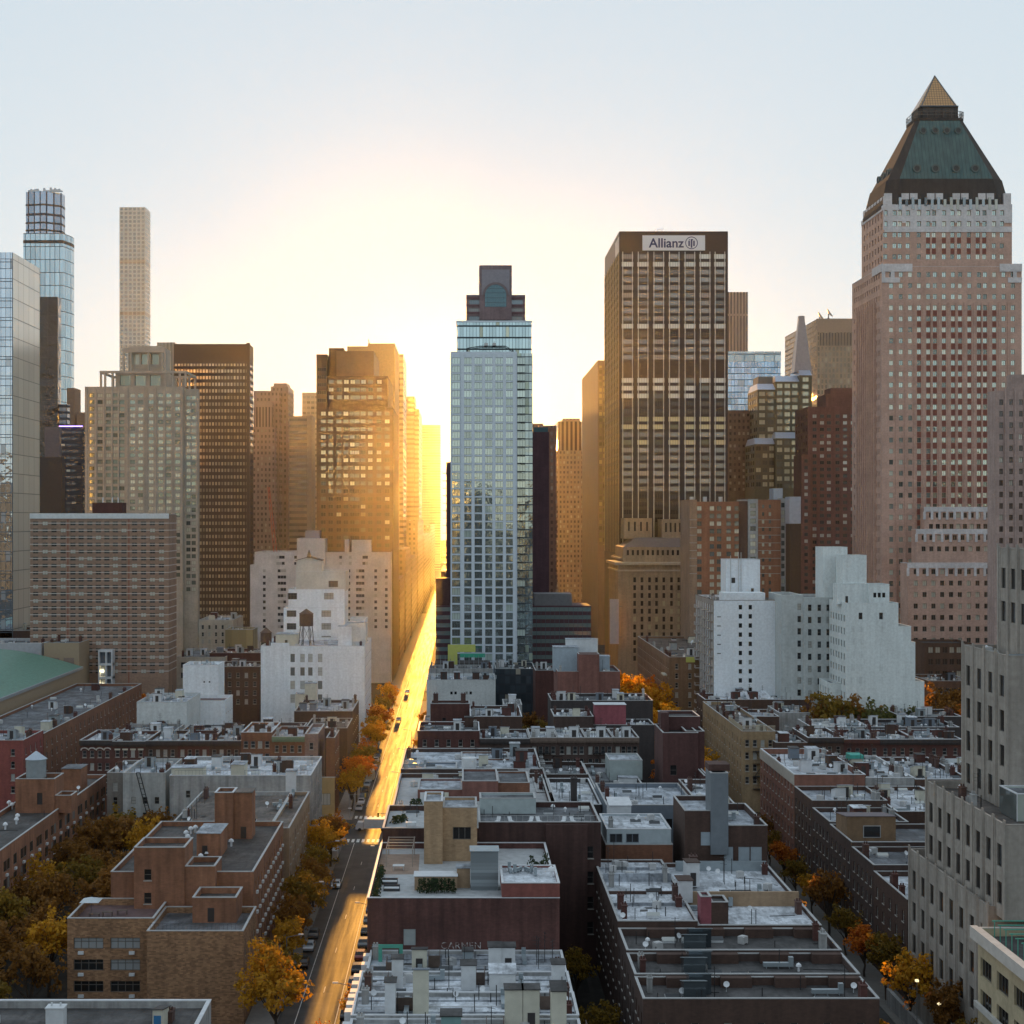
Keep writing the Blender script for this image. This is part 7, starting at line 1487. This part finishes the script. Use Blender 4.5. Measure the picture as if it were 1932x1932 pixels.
    b.mass(x0, x1, d, 507, 0, zt, bw, BR, .8, paint('brown coping', (.16, .11, .09), .7), f=dict(cols=[.418, .573], ww=1.05, wh=1.4, fl=2.87, top=1.4, zmin=8, st='none', glass=gS, dep=.2), l=dict(n=8, mg=1.0, ww=1.7, wh=2.1, fl=2.87, top=1.6, zmin=4, st='pair', glass=gD, dep=.3))
    paint_side_shade(b.wall, -1, masonry('shade grey render', (.34, .31, .285), (.31, .28, .26), (2, 1), .2, streak=.15))  # side wall shade painted as a darker warm grey render
    sl = MB(); sl.box(-1.5, 0, -1.9, 1.9, 0, .16); sl.box(-1.5, -1.44, -1.9, 1.9, 1.0, 1.08)
    for q in range(13): sl.box(-1.5, -1.46, -1.88 + q * .31, -1.84 + q * .31, .163, .997)
    for y in (-1.9, 1.84): sl.box(-1.436, 0, y, y + .06, 1.0, 1.08)
    me = sl.mesh('balcony', [paint('pale balcony', (.42, .40, .39), .6)])
    for j in range(15):
        for y in (476, 487, 499): b.inst('balcony', me, (x0, y, zt - 3.9 - j * 2.87))
    k = MB(); k.box(X(1365, d), X(1444, d), d + .3, d + 8, zt - .7, zt + 2.4); b.part('roof_step', k, bw)
    b.mass(X(1370, d + 10), X(1434, d + 10), d + 10, d + 20, zt - .8, Z(1056, d + 10), bw, GR, .4, WHC, name='lift_tower'); k = MB(); k.box(X(1380, d + 10), X(1387, d + 10), d + 9.9, d + 10.003, Z(1100, d + 10), Z(1090, d + 10)); b.part('lift_window', k, DOOR); k = MB(); k.box(X(1417, d + 10), X(1422, d + 10), d + 9.9, d + 10.003, zt + .2, Z(1110, d + 10)); b.part('lift_door', k, DOOR)
    ms = MB()
    for u in (1389, 1404, 1409): ms.bar((X(u, d), d + 9.7, Z(1120, d + 10)), (X(u, d), d + 9.7, Z(1048 if u < 1400 else 1042, d + 10)), .12, 4)
    b.part('antenna_mast', ms, paint('pale steel')); lv = MB()
    for j in range(5): lv.box(X(1353, d), X(1360, d), d - .05, d + .003, Z(1163, d) - j * 2.87 - .25, Z(1163, d) - j * 2.87)
    b.part('wall_vent', lv, DOOR); clutter(b, x0 + 1, X(1365, d), d + 2, d + 30, zt - .8, 330, 10, False); b.part('drain_pipe', MB().box(x1 + .003, x1 + .9, d + 1, d + 2, 0, zt + 1), paint('brown coping')); b.done()
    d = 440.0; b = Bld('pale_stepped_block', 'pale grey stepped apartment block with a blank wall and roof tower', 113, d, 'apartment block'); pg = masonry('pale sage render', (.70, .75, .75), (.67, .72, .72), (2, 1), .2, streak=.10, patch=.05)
    xs = [X(u, d) for u in (1596, 1695, 1719, 1727, 1744)]; zs = [Z(v, d) for v in (1138, 1182, 1212, 1286)]
    wn = dict(ww=1.1, wh=1.95, fl=3.77, st='sash', glass=gD, dep=.25)
    b.mass(xs[0], xs[1], d, 460, 0, zs[0], pg, GR, .7, pg, f=dict(cols=[.28, .67], top=2.8, nr=1, zmin=30, **wn), l=dict(n=6, mg=.5, top=3.6, zmin=14, **{**wn, 'ww': 1.3}))
    for i in (1, 2, 3): b.mass(xs[i] + .01, xs[i + 1], d + .01 * i, 460, 0, zs[i], pg, GR, .7, pg, name='side_step')
    bw_ = MB()
    for j in range(1, 6):
        for c in (.13, .28, .67): x = xs[0] + c * (xs[1] - xs[0]); z = zs[0] - 2.8 - 3.77 * j; bw_.box(x - .55, x + .55, d - .05, d + .003, z - 1.95, z)
    b.part('blind_window', bw_, masonry('paler render', (.66, .71, .71), (.64, .69, .69)))['kind'] = 'stuff'
    x9 = X(1566, 452); b.mass(X(1565, 446), xs[0] - .01, 446, 459, 0, Z(1289, 446), pg, GR, .7, pg, l=dict(n=4, top=1.5, zmin=4, **wn), name='low_wing')
    pd = masonry('shaded sage render', (.50, .535, .535), (.47, .505, .505), (2, 1), .2, streak=.12, patch=.06); x7, x8 = X(1474, 461), X(1515, 461); b.mass(x7, x8, 461, 480, 0, Z(1123, 461), pd, GR, .7, pg, f=dict(cols=[.83], top=2.6, zmin=10, **wn), name='rear_wing'); b.mass(x8 + .01, xs[0] + 2, 460.5, 480, 0, Z(1127, 461), pd, GR, .7, pg, f=dict(cols=[.2, .5, .78], top=2.2, zmin=10, **wn), name='rear_wing')  # rear wing shade put into a darker copy of the render
    b.mass(X(1590, 450), X(1635, 450), 450, 458, zs[0] - .6, Z(1048, 450), pg, GR, .3, pg, name='lift_tower'); b.mass(X(1556, 458), X(1603, 458), 460.6, 470, Z(1127, 461) - .6, Z(1033, 458), pg, GR, .3, pg, name='lift_tower'); b.mass(X(1578, 446), X(1640, 446), 445, 449.9, zs[0] - .6, Z(1102, 446), pg, GR, .3, pg, name='upper_room'); b.mass(X(1640, 443) + .01, X(1678, 443), 443, 452, zs[0] - .6, Z(1103, 443), pg, GR, .3, pg, f=dict(n=3, mg=1, ww=.9, wh=1.4, fl=9, top=2.4, nr=1, st='none', glass=gS, dep=.2), name='upper_room')
    k = MB(); k.box(X(1595, 445), X(1600, 445), 444.95, 445.003, zs[0] - .3, zs[0] + 1.8); b.part('door', k, DOOR); b.done()
    d = 385.0; b = house('tan corner walk up with fire escapes and a pale balustrade across the avenue', 72, X(1463, d), d, 448, Z(1380, d), masonry('ochre tan brick', (.31, .22, .13), (.25, .175, .10)), BR, LGC, f=F3(4, 5), l=F3(16, 4), seed=340, n=14, name='walkup_block', cat='building'); fire_escape(b, 76.3, d, 6, 17, 3.2, 3.2); k = MB()
    for i in range(26): x = 72.1 + i * .33; k.box(x, x + .12, d + .1, d + .22, Z(1380, d) + .123, Z(1380, d) + 1.3)
    for i in range(60): y = d + .5 + i * .33; k.box(72.05, 72.17, y, y + .12, Z(1380, d) + .123, Z(1380, d) + 1.3)
    k.box(72, X(1463, d), d + .05, d + .3, Z(1380, d) + 1.303, Z(1380, d) + 1.45); b.part('balustrade', k, paint('sand stone trim', (.42, .36, .27), .8)); b.done()
    house('dark brown house with a chimney between the tan walk up and the avenue row', X(1464, FAR), X(1523, FAR), FAR, 402, 18.4, B_BRN, SR, LGC, f=F3(3, 6), seed=341, n=10).done()
    for i, (u0, u1, wl, cn, lab) in enumerate(((1524, 1592, B_BRN, B_BLK, 'brown row house with pale windows and a green cornice right of the avenue trees'), (1592, 1660, B_RED, B_RED, 'red brick row house with a white ledge in the right avenue row'), (1660, 1730, B_RED, B_BLK, 'red brick row house with white roof boxes in the right avenue row'), (1730, 1815, B_RED, B_BLK, 'red brick row house next to the beige building in the right avenue row'))):
        house(lab, X(u0, FAR), X(u1, FAR) - .02, FAR, FAR + 18, Z(1392 + 3 * (i > 0), FAR), wl, WR if i % 2 == 0 else SR, WHC, f=F3(4, 6), cornice=cn, seed=342 + i, n=14).done()
    for i, (u0, u1, v, dd, wl, rf, lab) in enumerate(((1330, 1530, 1320, 455, B_BRN, WR, 'white roofed block with triangular skylights below the balcony slab'), (1370, 1470, 1352, 428, B_BRN, SR, 'brown house with pale pitched roof behind the tan walk up'), (1470, 1535, 1345, 432, B_GRY, SR, 'grey house with white roof boxes below the rear wing of the pale block'), (1530, 1640, 1372, 404, B_GRY, WR, 'low cluttered white roof behind the right avenue row'), (1640, 1810, 1372, 404, B_BLK, GR, 'low cluttered dark roof behind the right avenue row'), (1700, 1815, 1352, 425, B_BLK, dkroof, 'dark rear house below the pale stepped block'))):
        b = house(lab, X(u0, dd), X(u1, dd), dd, dd + 16, Z(v, dd), wl, rf, WHC, seed=350 + i, n=16, l=F3(4, 6) if u0 < 1400 else None)
        if i == 0:
            for u in (1405, 1440): k = MB(); x = X(u, dd); k.tri((x - 4, dd + 4, Z(v, dd) - .7), (x + 4, dd + 4, Z(v, dd) - .7), (x + 2, dd + 9, Z(v, dd) + 2.2)); k.tri((x + 4, dd + 4, Z(v, dd) - .7), (x + 4, dd + 10, Z(v, dd) - .7), (x + 2, dd + 9, Z(v, dd) + 2.2)); k.tri((x - 4, dd + 4, Z(v, dd) - .7), (x + 2, dd + 9, Z(v, dd) + 2.2), (x - 4, dd + 10, Z(v, dd) - .7)); b.part('roof_lantern', k, WR)
        b.done()
    b = house('brown apartment block with lit awnings on the tree lined street', 69.2, 96, 500, 590, Z(1240, 500), masonry('honey brown brick', (.21, .135, .085), (.17, .11, .07)), BR, LGC, f=F3(6, 6), l=F3(22, 5), seed=360, n=16, name='apartment_block', cat='apartment block'); b.box('awning', 68, 69.2, 505, 512, 22.5, 23, CREAM); b.box('yellow_panel', X(1295, 499), X(1312, 499), 499.7, 499.95, Z(1250, 499), Z(1240, 499), paint('yellow sheeting')); b.done()
    house('brown shop block with white roof rooms nearer the balcony slab', 71, 84, 470 + 38, 499.9 + 40, 20, B_BRN, SR, LGC, seed=361, n=8, name='apartment_block', cat='apartment block').done()
    house('low brown building with square windows between the pale block and the beige building', X(1752, 470), X(1835, 470), 470, 490, Z(1285, 470), masonry('umber brick'), BR, LGC, f=F3(6, 6, ww=1.5), seed=362, n=8, name='walkup_block', cat='building').done()
    d = 455.0; b = Bld('grey_gothic_tower', 'grey rose stone tower with narrow piers cut off by the right edge', 172, d, 'skyscraper'); gg = masonry('grey rose stone', (.42, .31, .28), (.36, .27, .245), (1, .5), .3)
    gx = glazing('grey slit glass', (.04, .035, .035), (.32, .3, .3), .4, pb=.15)
    x0 = X(1876, d); b.mass(x0, x0 + 34, d, d + 6, 0, Z(738, d), gg, dkroof, .8, gg, f=dict(n=11, mg=.6, ww=1.15, wh=1.7, fl=3.5, top=2.5, zmin=50, st='pair', glass=gx, dep=.3), ); piers(b, 'f', d, [x0 + .3 + k * 3.0 for k in range(11)], .6, 45, Z(733, d), .4, gg)
    b.box('upper_block', x0 + 5.5, x0 + 30, d + 1, d + 5, Z(738, d) - .7, Z(706, d), gg); b.done()
right_near()
# ================================================================ trees
def limb(k, p, q, r0, r1, rng, n=3):
    a = Vector(p); 
    for i in range(n):
        c = Vector(p).lerp(Vector(q), (i + 1) / n) + Vector((rng.uniform(-.15, .15), rng.uniform(-.15, .15), 0)) * (i < n - 1)
        k.bar(a, c, r0 + (r1 - r0) * i / n, 6, r0 + (r1 - r0) * (i + 1) / n); a = c
def make_tree(seed, hgt, rad, trunk, leaves, size=.30):
    """two meshes: trunk with limbs, crown of loose leaf clumps"""
    g = random.Random(seed); k = MB(); th = hgt * .34; limb(k, (0, 0, 0), (g.uniform(-.3, .3), g.uniform(-.3, .3), th), .26, .18, g)
    tips = []
    for i in range(9):
        a = i * math.tau / 9 * 2.4 + g.uniform(-.4, .4); e = g.uniform(.35, 1.0); r = rad * g.uniform(.45, .8) * (1.1 - e * .5)
        q = (r * math.cos(a), r * math.sin(a), th + (hgt - th) * e * .82); limb(k, (0, 0, th * g.uniform(.75, 1)), q, .14, .04, g); tips.append(q)
        for _ in range(2): s = (q[0] + g.uniform(-1, 1) * rad * .35, q[1] + g.uniform(-1, 1) * rad * .35, q[2] + g.uniform(-.2, 1) * hgt * .12); k.bar(q, s, .05, 4, .02); tips.append(s)
    tm = k.mesh('trunk', trunk); c = MB()
    blobs = []
    for q in tips:
        for _ in range(3): blobs.append((q[0] + g.gauss(0, rad * .2), q[1] + g.gauss(0, rad * .2), q[2] + g.gauss(0, hgt * .06), g.uniform(.45, 1.05) * rad * .27))
    for bx_, by_, bz, br in blobs:
        for _ in range(leaves):
            v = Vector((g.gauss(0, 1), g.gauss(0, 1), g.gauss(0, .8))); v = v.normalized() * br * g.random() ** .4
            p = Vector((bx_, by_, bz)) + v; n = (v.normalized() + Vector((g.uniform(-1, 1), g.uniform(-1, 1), g.uniform(-.3, 1.2)))).normalized(); s = size * g.uniform(.6, 1.25)
            e = n.orthogonal().normalized(); f = n.cross(e); e, f = (e * math.cos(3 * s) + f * math.sin(3 * s)) * s, (f * math.cos(3 * s) - e * math.sin(3 * s)) * s * .7
            c.quad(tuple(p - e), tuple(p - f), tuple(p + e), tuple(p + f))
    return tm, c.mesh('crown', leaf('gold leaves', (.46, .22, .018), (.58, .31, .025), (.30, .17, .025)))
BARK = paint('bark', (.06, .045, .035), .9)
L_GOLD = leaf('gold leaves', (.46, .22, .018), (.58, .31, .025), (.30, .17, .025)); L_OLIVE = leaf('olive leaves', (.22, .14, .02), (.30, .18, .024), (.14, .115, .03)); L_RUST = leaf('rust leaves', (.56, .15, .018), (.66, .22, .022), (.36, .10, .02)); L_AMBER = leaf('amber leaves', (.72, .32, .018), (.80, .42, .03), (.55, .21, .015)); L_BROWN = leaf('brown leaves', (.22, .10, .022), (.28, .13, .026), (.15, .08, .03)); L_GREEN = leaf('dull green leaves', (.10, .105, .03), (.14, .14, .04), (.08, .07, .03))
TREES = [make_tree(11 + i, 11.0, 4.2, BARK, 26) for i in range(5)]
BIG = make_tree(77, 13.0, 5.6, BARK, 46, .30)
TN = 0
def tree(x, y, s, mat, lab, grp=None, z=0.0, kind=None, sz=None):
    global TN
    tm, cm = kind or TREES[TN % 5]; TN += 1
    t = thing('tree', lab, 'tree', (x, y, z), grp, (TN * 1.7) % 6.28); sz = sz or s
    link('trunk', tm, t, (0, 0, 0), 0, (s, s, sz))
    o = link('crown', cm, t, (0, 0, 0), 0, (s, s, sz)); o.material_slots[0].link = 'OBJECT'; o.material_slots[0].material = mat
    return t
def plant_trees():
    g = random.Random(4)
    tree(-26.6, 214, .98, L_GOLD, 'big golden tree leaning over the street beside the mottled brick block', None, 0, BIG, 1.03)
    tree(-17.2, 196, .62, L_RUST, 'bright rust orange tree at the bottom end of the sunlit street', None, 0, BIG, .68)
    tree(-15.2, 219, .62, L_GOLD, 'golden tree on the right pavement beside the wine brick building', None); tree(-14.8, 201, .55, L_OLIVE, 'olive tree on the right pavement at the row house corner')
    for i, y in enumerate((232, 245, 257, 268, 279, 290, 301, 313, 324, 335)): tree(-28.8 + g.uniform(-.3, .6), y, g.uniform(.8, 1.1), (L_OLIVE, L_GOLD, L_BROWN)[i % 3], 'autumn tree in the row on the left pavement before the avenue', 'left pavement trees before the avenue')
    for i, y in enumerate((386, 398, 411, 423, 436, 450, 463, 478, 492, 508, 524, 540, 556, 572, 590)): tree(-28.3 + g.uniform(-.4, .8), y, g.uniform(.8, 1.15), (L_GOLD, L_RUST, L_AMBER, L_OLIVE)[i % 4], 'autumn tree in the row on the left pavement beyond the avenue', 'left pavement trees beyond the avenue')
    for i, y in enumerate((430, 455, 480, 510, 540)): tree(-13.8, y, g.uniform(.4, .55), L_AMBER, 'small amber tree on the right pavement beyond the avenue', 'right pavement trees beyond the avenue')
    # courtyard on the left
    spots = [(-79, 212), (-73, 205), (-66, 208), (-78, 224), (-71, 219), (-64, 222), (-79, 237), (-72, 233), (-65, 236), (-77, 250), (-70, 247), (-63, 252), (-78, 264), (-71, 261), (-64, 268), (-77, 279), (-70, 276), (-63, 284), (-76, 294), (-69, 292), (-76, 308), (-69, 307), (-63, 303), (-73, 319), (-66, 317)]
    for i, (x, y) in enumerate(spots): tree(x, y, g.uniform(.98, 1.3), (L_BROWN, L_BROWN, L_BROWN, L_OLIVE, L_BROWN, L_GOLD, L_BROWN)[(i * 5) % 7], 'autumn tree in the courtyard between the two terracotta blocks', 'courtyard trees')
    # tree lined street on the right
    for i, y in enumerate((196, 208, 221, 234, 246, 258, 270, 283, 296, 309, 322, 335)): tree(66.2 + g.uniform(-.4, .4), y, g.uniform(.7, 1.0), (L_OLIVE, L_BROWN, L_GOLD, L_OLIVE, L_RUST)[i % 5], 'autumn tree on the far pavement of the tree lined street', 'right street trees, far pavement')
    for i, y in enumerate((190, 202, 218, 236, 252, 268, 286, 300, 318)): tree(54.6 + g.uniform(-.4, .4), y, g.uniform(.7, .95), (L_AMBER, L_GOLD, L_AMBER)[i % 3], 'orange tree on the near pavement of the tree lined street', 'right street trees, near pavement')
    for i, (x, y, s, m) in enumerate(((64, 392, 1.1, L_AMBER), (64.5, 408, 1.2, L_GOLD), (55, 400, 1.1, L_RUST), (64, 425, 1.3, L_AMBER), (55.5, 430, 1.2, L_AMBER), (63.5, 445, 1.5, L_AMBER), (63, 462, 1.6, L_AMBER), (56, 470, 1.5, L_AMBER), (66, 480, 1.3, L_GOLD), (57, 490, 1.6, L_AMBER), (64, 500, 1.75, L_AMBER), (58, 512, 1.9, L_AMBER), (65, 525, 1.8, L_RUST), (57, 540, 1.9, L_AMBER))): tree(x, y, s, m, 'glowing amber tree on the tree lined street beyond the avenue', 'amber trees beyond the avenue')
    for i, (u, y, s, m) in enumerate(((1552, 434, 2.0, L_BROWN), (1578, 430, 2.15, L_OLIVE), (1606, 434, 2.1, L_BROWN), (1632, 431, 2.0, L_GREEN), (1668, 433, 1.9, L_GREEN), (1694, 435, 1.75, L_GREEN), (1718, 436, 1.6, L_GREEN))): tree(X(u, y), y, s, m, 'olive brown tree in the gardens before the pale stepped block', 'garden trees before the pale stepped block')
    for i, (u, y, s, m) in enumerate(((1765, 452, 1.9, L_BROWN), (1785, 456, 2.2, L_BROWN), (1805, 452, 1.9, L_RUST))): tree(X(u, y), y, s, m, 'rust brown tree in the gap left of the beige stepped building', 'rust trees in the gap')
    tree(X(137, 372), 368, 1.0, L_AMBER, 'bright yellow tree at the avenue corner on the left', None)
    for u in (255, 280, 300): tree(X(u, 535), 535, 1.1, L_RUST, 'reddish tree in front of the banded brick slab', 'reddish trees below the banded slab')
    for u, y in ((1000, 470), (1015, 455), (1030, 480), (1005, 500), (1022, 440)): tree(X(u, y), y, .95, L_BROWN if u % 2 else L_OLIVE, 'dark brown garden tree between the pale end wall and the red brick block', 'dark garden trees in the centre')
    for u, y in ((1080, 318), (1062, 322)): tree(X(u, y), y, .8, L_BROWN, 'dark rusty tree behind the white roofed low house', 'rusty yard trees')
    for u, y in ((420, 445), (445, 450), (480, 448), (505, 446)): tree(X(u, y), y, .75, L_BROWN, 'bare brown yard tree behind the left avenue row', 'yard trees behind the left row')
    for x, y in ((17.5, 186), (19, 205), (17.8, 232)): tree(x, y, .75, L_OLIVE, 'dim tree in the dark back yards between the row houses', 'back yard trees')
plant_trees()

# ================================================================ vehicles and street furniture
def car_meshes():
    L, W = 4.5, 1.8
    prof = [(-2.25, .35), (-2.22, .75), (-1.9, .92), (-1.35, .98), (-.75, 1.42), (.75, 1.46), (1.35, 1.0), (2.05, .86), (2.24, .62), (2.25, .35)]
    k = MB(); n = len(prof)
    def wd(z): return .9 if z < 1.0 else .9 - (z - 1.0) * .42
    for i in range(n - 1):
        (a, za), (c, zc) = prof[i], prof[i + 1]; k.quad((-wd(za), a, za), (wd(za), a, za), (wd(zc), c, zc), (-wd(zc), c, zc))
    for s in (-1, 1): k.poly([(s * .9, -2.25, .35), (s * .9, -2.22, .75), (s * .9, -1.9, .92), (s * .9, -1.35, .98), (s * .9, 1.35, 1.0), (s * .9, 2.05, .86), (s * .9, 2.24, .62), (s * .9, 2.25, .35)]); k.poly([(s * .9, -1.35, .98), (s * wd(1.42), -.75, 1.42), (s * wd(1.46), .75, 1.46), (s * .9, 1.35, 1.0)])
    k.quad((-.9, -2.25, .35), (-.9, 2.25, .35), (.9, 2.25, .35), (.9, -2.25, .35))
    w = MB(); e = .012
    def lift(a, za, c, zc, t0, t1, mg):
        p = lambda t: (a + (c - a) * t, za + (zc - za) * t)
        (y0, z0), (y1, z1) = p(t0), p(t1); nx = Vector((0, -(zc - za), c - a)).normalized() * e
        if nx.z < 0: nx = -nx
        w.quad((-wd(z0) + mg, y0 + nx.y, z0 + nx.z), (wd(z0) - mg, y0 + nx.y, z0 + nx.z), (wd(z1) - mg, y1 + nx.y, z1 + nx.z), (-wd(z1) + mg, y1 + nx.y, z1 + nx.z))
    lift(-1.35, .98, -.75, 1.42, .1, .92, .1); lift(.75, 1.46, 1.35, 1.0, .08, .92, .1)
    for s in (-1, 1): w.poly([(s * (.9 + e), -1.15, 1.02), (s * (wd(1.38) + e), -.68, 1.38), (s * (wd(1.4) + e), .68, 1.4), (s * (.9 + e), 1.15, 1.02)])
    wh = MB(); nn = 14
    for i in range(nn):
        a, c = i * math.tau / nn, (i + 1) * math.tau / nn; q = lambda x, t, r=.32: (x, r * math.cos(t), r * math.sin(t))
        wh.quad(q(-.11, a), q(-.11, c), q(.11, c), q(.11, a))
        for x in (-.11, .11): wh.tri((x, 0, 0), q(x, a), q(x, c))
    hl = MB().box(-.16, .16, -.02, .02, -.07, .07)
    return k, w, wh, hl
def vehicles():
    k, w, wh, hl = car_meshes(); wg = glazing('car glass', (.01, .01, .012), (.12, .13, .14), .4, pb=0); ty = paint('tyre', (.02, .02, .02), .8)
    cols = [paint('car ' + n, c, .25, .3, .02) for n, c in (('silver', (.45, .46, .48)), ('black', (.02, .02, .022)), ('white', (.75, .76, .78)), ('grey', (.14, .145, .15)), ('blue', (.04, .07, .14)), ('red', (.22, .03, .025)))]
    bm = [k.mesh('body', [c]) for c in cols]; gm = w.mesh('window_glass', [wg]); wm = wh.mesh('wheel', [ty]); hm = hl.mesh('headlight', [paint('lamp glass', (.6, .6, .55), .2)])
    def car(x, y, c, lab, grp=None, rz=0.0, sz=1.0):
        t = thing('car', lab, 'car', (x, y, .02), grp, rz); link('body', bm[c], t, (0, 0, 0), 0, (1, 1, sz)); link('window_glass', gm, t, (0, 0, 0), 0, (1, 1, sz))
        for sx in (-.8, .8):
            for sy in (-1.4, 1.4): link('wheel', wm, t, (sx, sy, .32))
        for sx in (-.6, .6): link('headlight', hm, t, (sx, 2.25, .68))
    car(-25.6, 306.5, 2, 'white car driving in the shade on the left of the sunlit street')
    for i, y in enumerate((252, 262, 270)): car(-28.2 + 1.6, y, (1, 0, 3)[i], ('black', 'silver', 'dark grey')[i] + ' car parked at the left kerb below the mottled brick block')
    for i in range(14): car(-17.3, 226 + i * 7.6, (1, 3, 4, 1, 5, 3)[i % 6], 'dark parked car in the row along the right kerb of the sunlit street', 'cars parked along the right kerb')
    for i in range(12): car(-26.5, 388 + i * 8.5, (0, 2, 3, 1)[i % 4], 'parked car under the trees at the left kerb beyond the avenue', 'cars parked beyond the avenue, left kerb')
    for i in range(7): car(-17.0, 386 + i * 12.5 + i % 2 * 4, (1, 3, 0, 5)[i % 4], 'parked car in the glare at the right kerb beyond the avenue', 'cars parked beyond the avenue, right kerb')
    for i, y in enumerate((560, 650)): car(-23.5, y, (0, 2)[i % 2], 'car driving in the glare far down the sunlit street', 'cars driving in the glare')
    for i in range(8): car(63.2, 250 + i * 11, (3, 1, 0)[i % 3], 'parked car under the trees of the tree lined street', 'cars in the tree lined street')
    def truck(x, y, lab, name, ln, hh, c, rz=0.0):
        t = thing(name, lab, 'truck', (x, y, .02), None, rz)
        MB().box(-1.15, 1.15, -ln / 2, ln / 2 - 2.0, .75, hh).obj('cargo_box', c, t); kb = MB(); kb.poly([(-1.05, ln / 2 - 1.9, .5), (-1.05, ln / 2, .5), (-1.05, ln / 2, 1.4), (-1.05, ln / 2 - .5, 2.2), (-1.05, ln / 2 - 1.9, 2.2)]); kb.poly([(1.05, ln / 2 - 1.9, .5), (1.05, ln / 2, .5), (1.05, ln / 2, 1.4), (1.05, ln / 2 - .5, 2.2), (1.05, ln / 2 - 1.9, 2.2)])
        pr = [(ln / 2 - 1.9, .5), (ln / 2, .5), (ln / 2, 1.4), (ln / 2 - .5, 2.2), (ln / 2 - 1.9, 2.2)]
        for i in range(5): (a, za), (e, ze) = pr[i], pr[(i + 1) % 5]; kb.quad((-1.05, a, za), (1.05, a, za), (1.05, e, ze), (-1.05, e, ze))
        kb.obj('cab', cols[2], t); ws = MB(); ws.quad((-.9, ln / 2 - .03, 1.45), (.9, ln / 2 - .03, 1.45), (.9, ln / 2 - .46, 2.14), (-.9, ln / 2 - .46, 2.14)); ws.v = [(a, b + .03, c_) for a, b, c_ in ws.v]; ws.obj('windscreen', wg, t)
        for sx in (-.95, .95):
            for sy in (-ln / 2 + 1, ln / 2 - 1): link('wheel', wm, t, (sx, sy, .42), 0, (1.2, 1.3, 1.3))
    truck(-26.2, 432, 'tan delivery truck stopped at the left kerb just beyond the avenue', 'delivery_truck', 7.0, 3.2, paint('truck tan', (.5, .42, .3), .5)); truck(-21.8, 362, 'pale box truck crossing the sunlit street along the avenue', 'delivery_truck', 7.5, 3.0, OFFW, math.pi / 2)
    truck(-28.4, 331, 'white van roof glimpsed between the trees at the left kerb', 'van', 6.0, 2.6, OFFW)
    # lamps and signals
    st = paint('lamp post grey', (.2, .21, .22), .5, .3)
    def lamp(x, y, s, lab, grp):
        t = thing('street_lamp', lab, 'street lamp', (x, y, .1), grp); MB().cyl(0, 0, 0, 8.2, .12, .07, 8).obj('pole', st, t); MB().bar((0, 0, 8.1), (s * 2.2, 0, 8.6), .05).obj('arm', st, t); MB().box(min(s * 1.9, s * 2.7), max(s * 1.9, s * 2.7), -.16, .16, 8.5, 8.68).obj('lamp_head', OFFW, t)
    for y in (240, 275, 310, 345, 400, 440, 480, 520): lamp(-28.0, y, 1, 'grey street lamp arching over the left kerb of the sunlit street', 'lamps on the left kerb')
    for y in (215, 260, 305, 395, 435, 475): lamp(-15.8, y, -1, 'grey street lamp arching over the right kerb of the sunlit street', 'lamps on the right kerb')
    for i, (x, y) in enumerate(((-15.6, 352), (-28.2, 377))):
        t = thing('traffic_light', ('traffic light on the near right', 'traffic light on the far left')[i] + ' corner of the avenue crossing', 'traffic light', (x, y, .1)); s = 1 if i else -1
        MB().cyl(0, 0, 0, 6.0, .11, .08, 8).obj('pole', st, t); MB().bar((0, 0, 5.8), (s * 4.2, 0, 6.1), .06).obj('arm', st, t); MB().box(s * 4.0 - .2, s * 4.0 + .2, -.15, .15, 5.2, 6.2).obj('signal_head', paint('signal yellow', (.45, .30, .03), .5), t)
    for i, (u, v, d) in enumerate(((1730, 1852, 215), (1772, 1896, 208))):
        t = thing('lane_lamp', ('farther', 'nearer')[i] + ' small lit lamp on the dark lane before the beige building', 'lamp', (X(u, d) - .0, d, 0)); zz = Z(v, d); MB().cyl(0, 0, 0, max(.5, zz), .06, n=6).obj('post', st, t); MB().box(-.22, .22, -.22, .22, max(.5, zz) + .003, max(.5, zz) + .28).obj('bulb', glow('dim bulb', (1, .8, .45), .3), t)
vehicles()
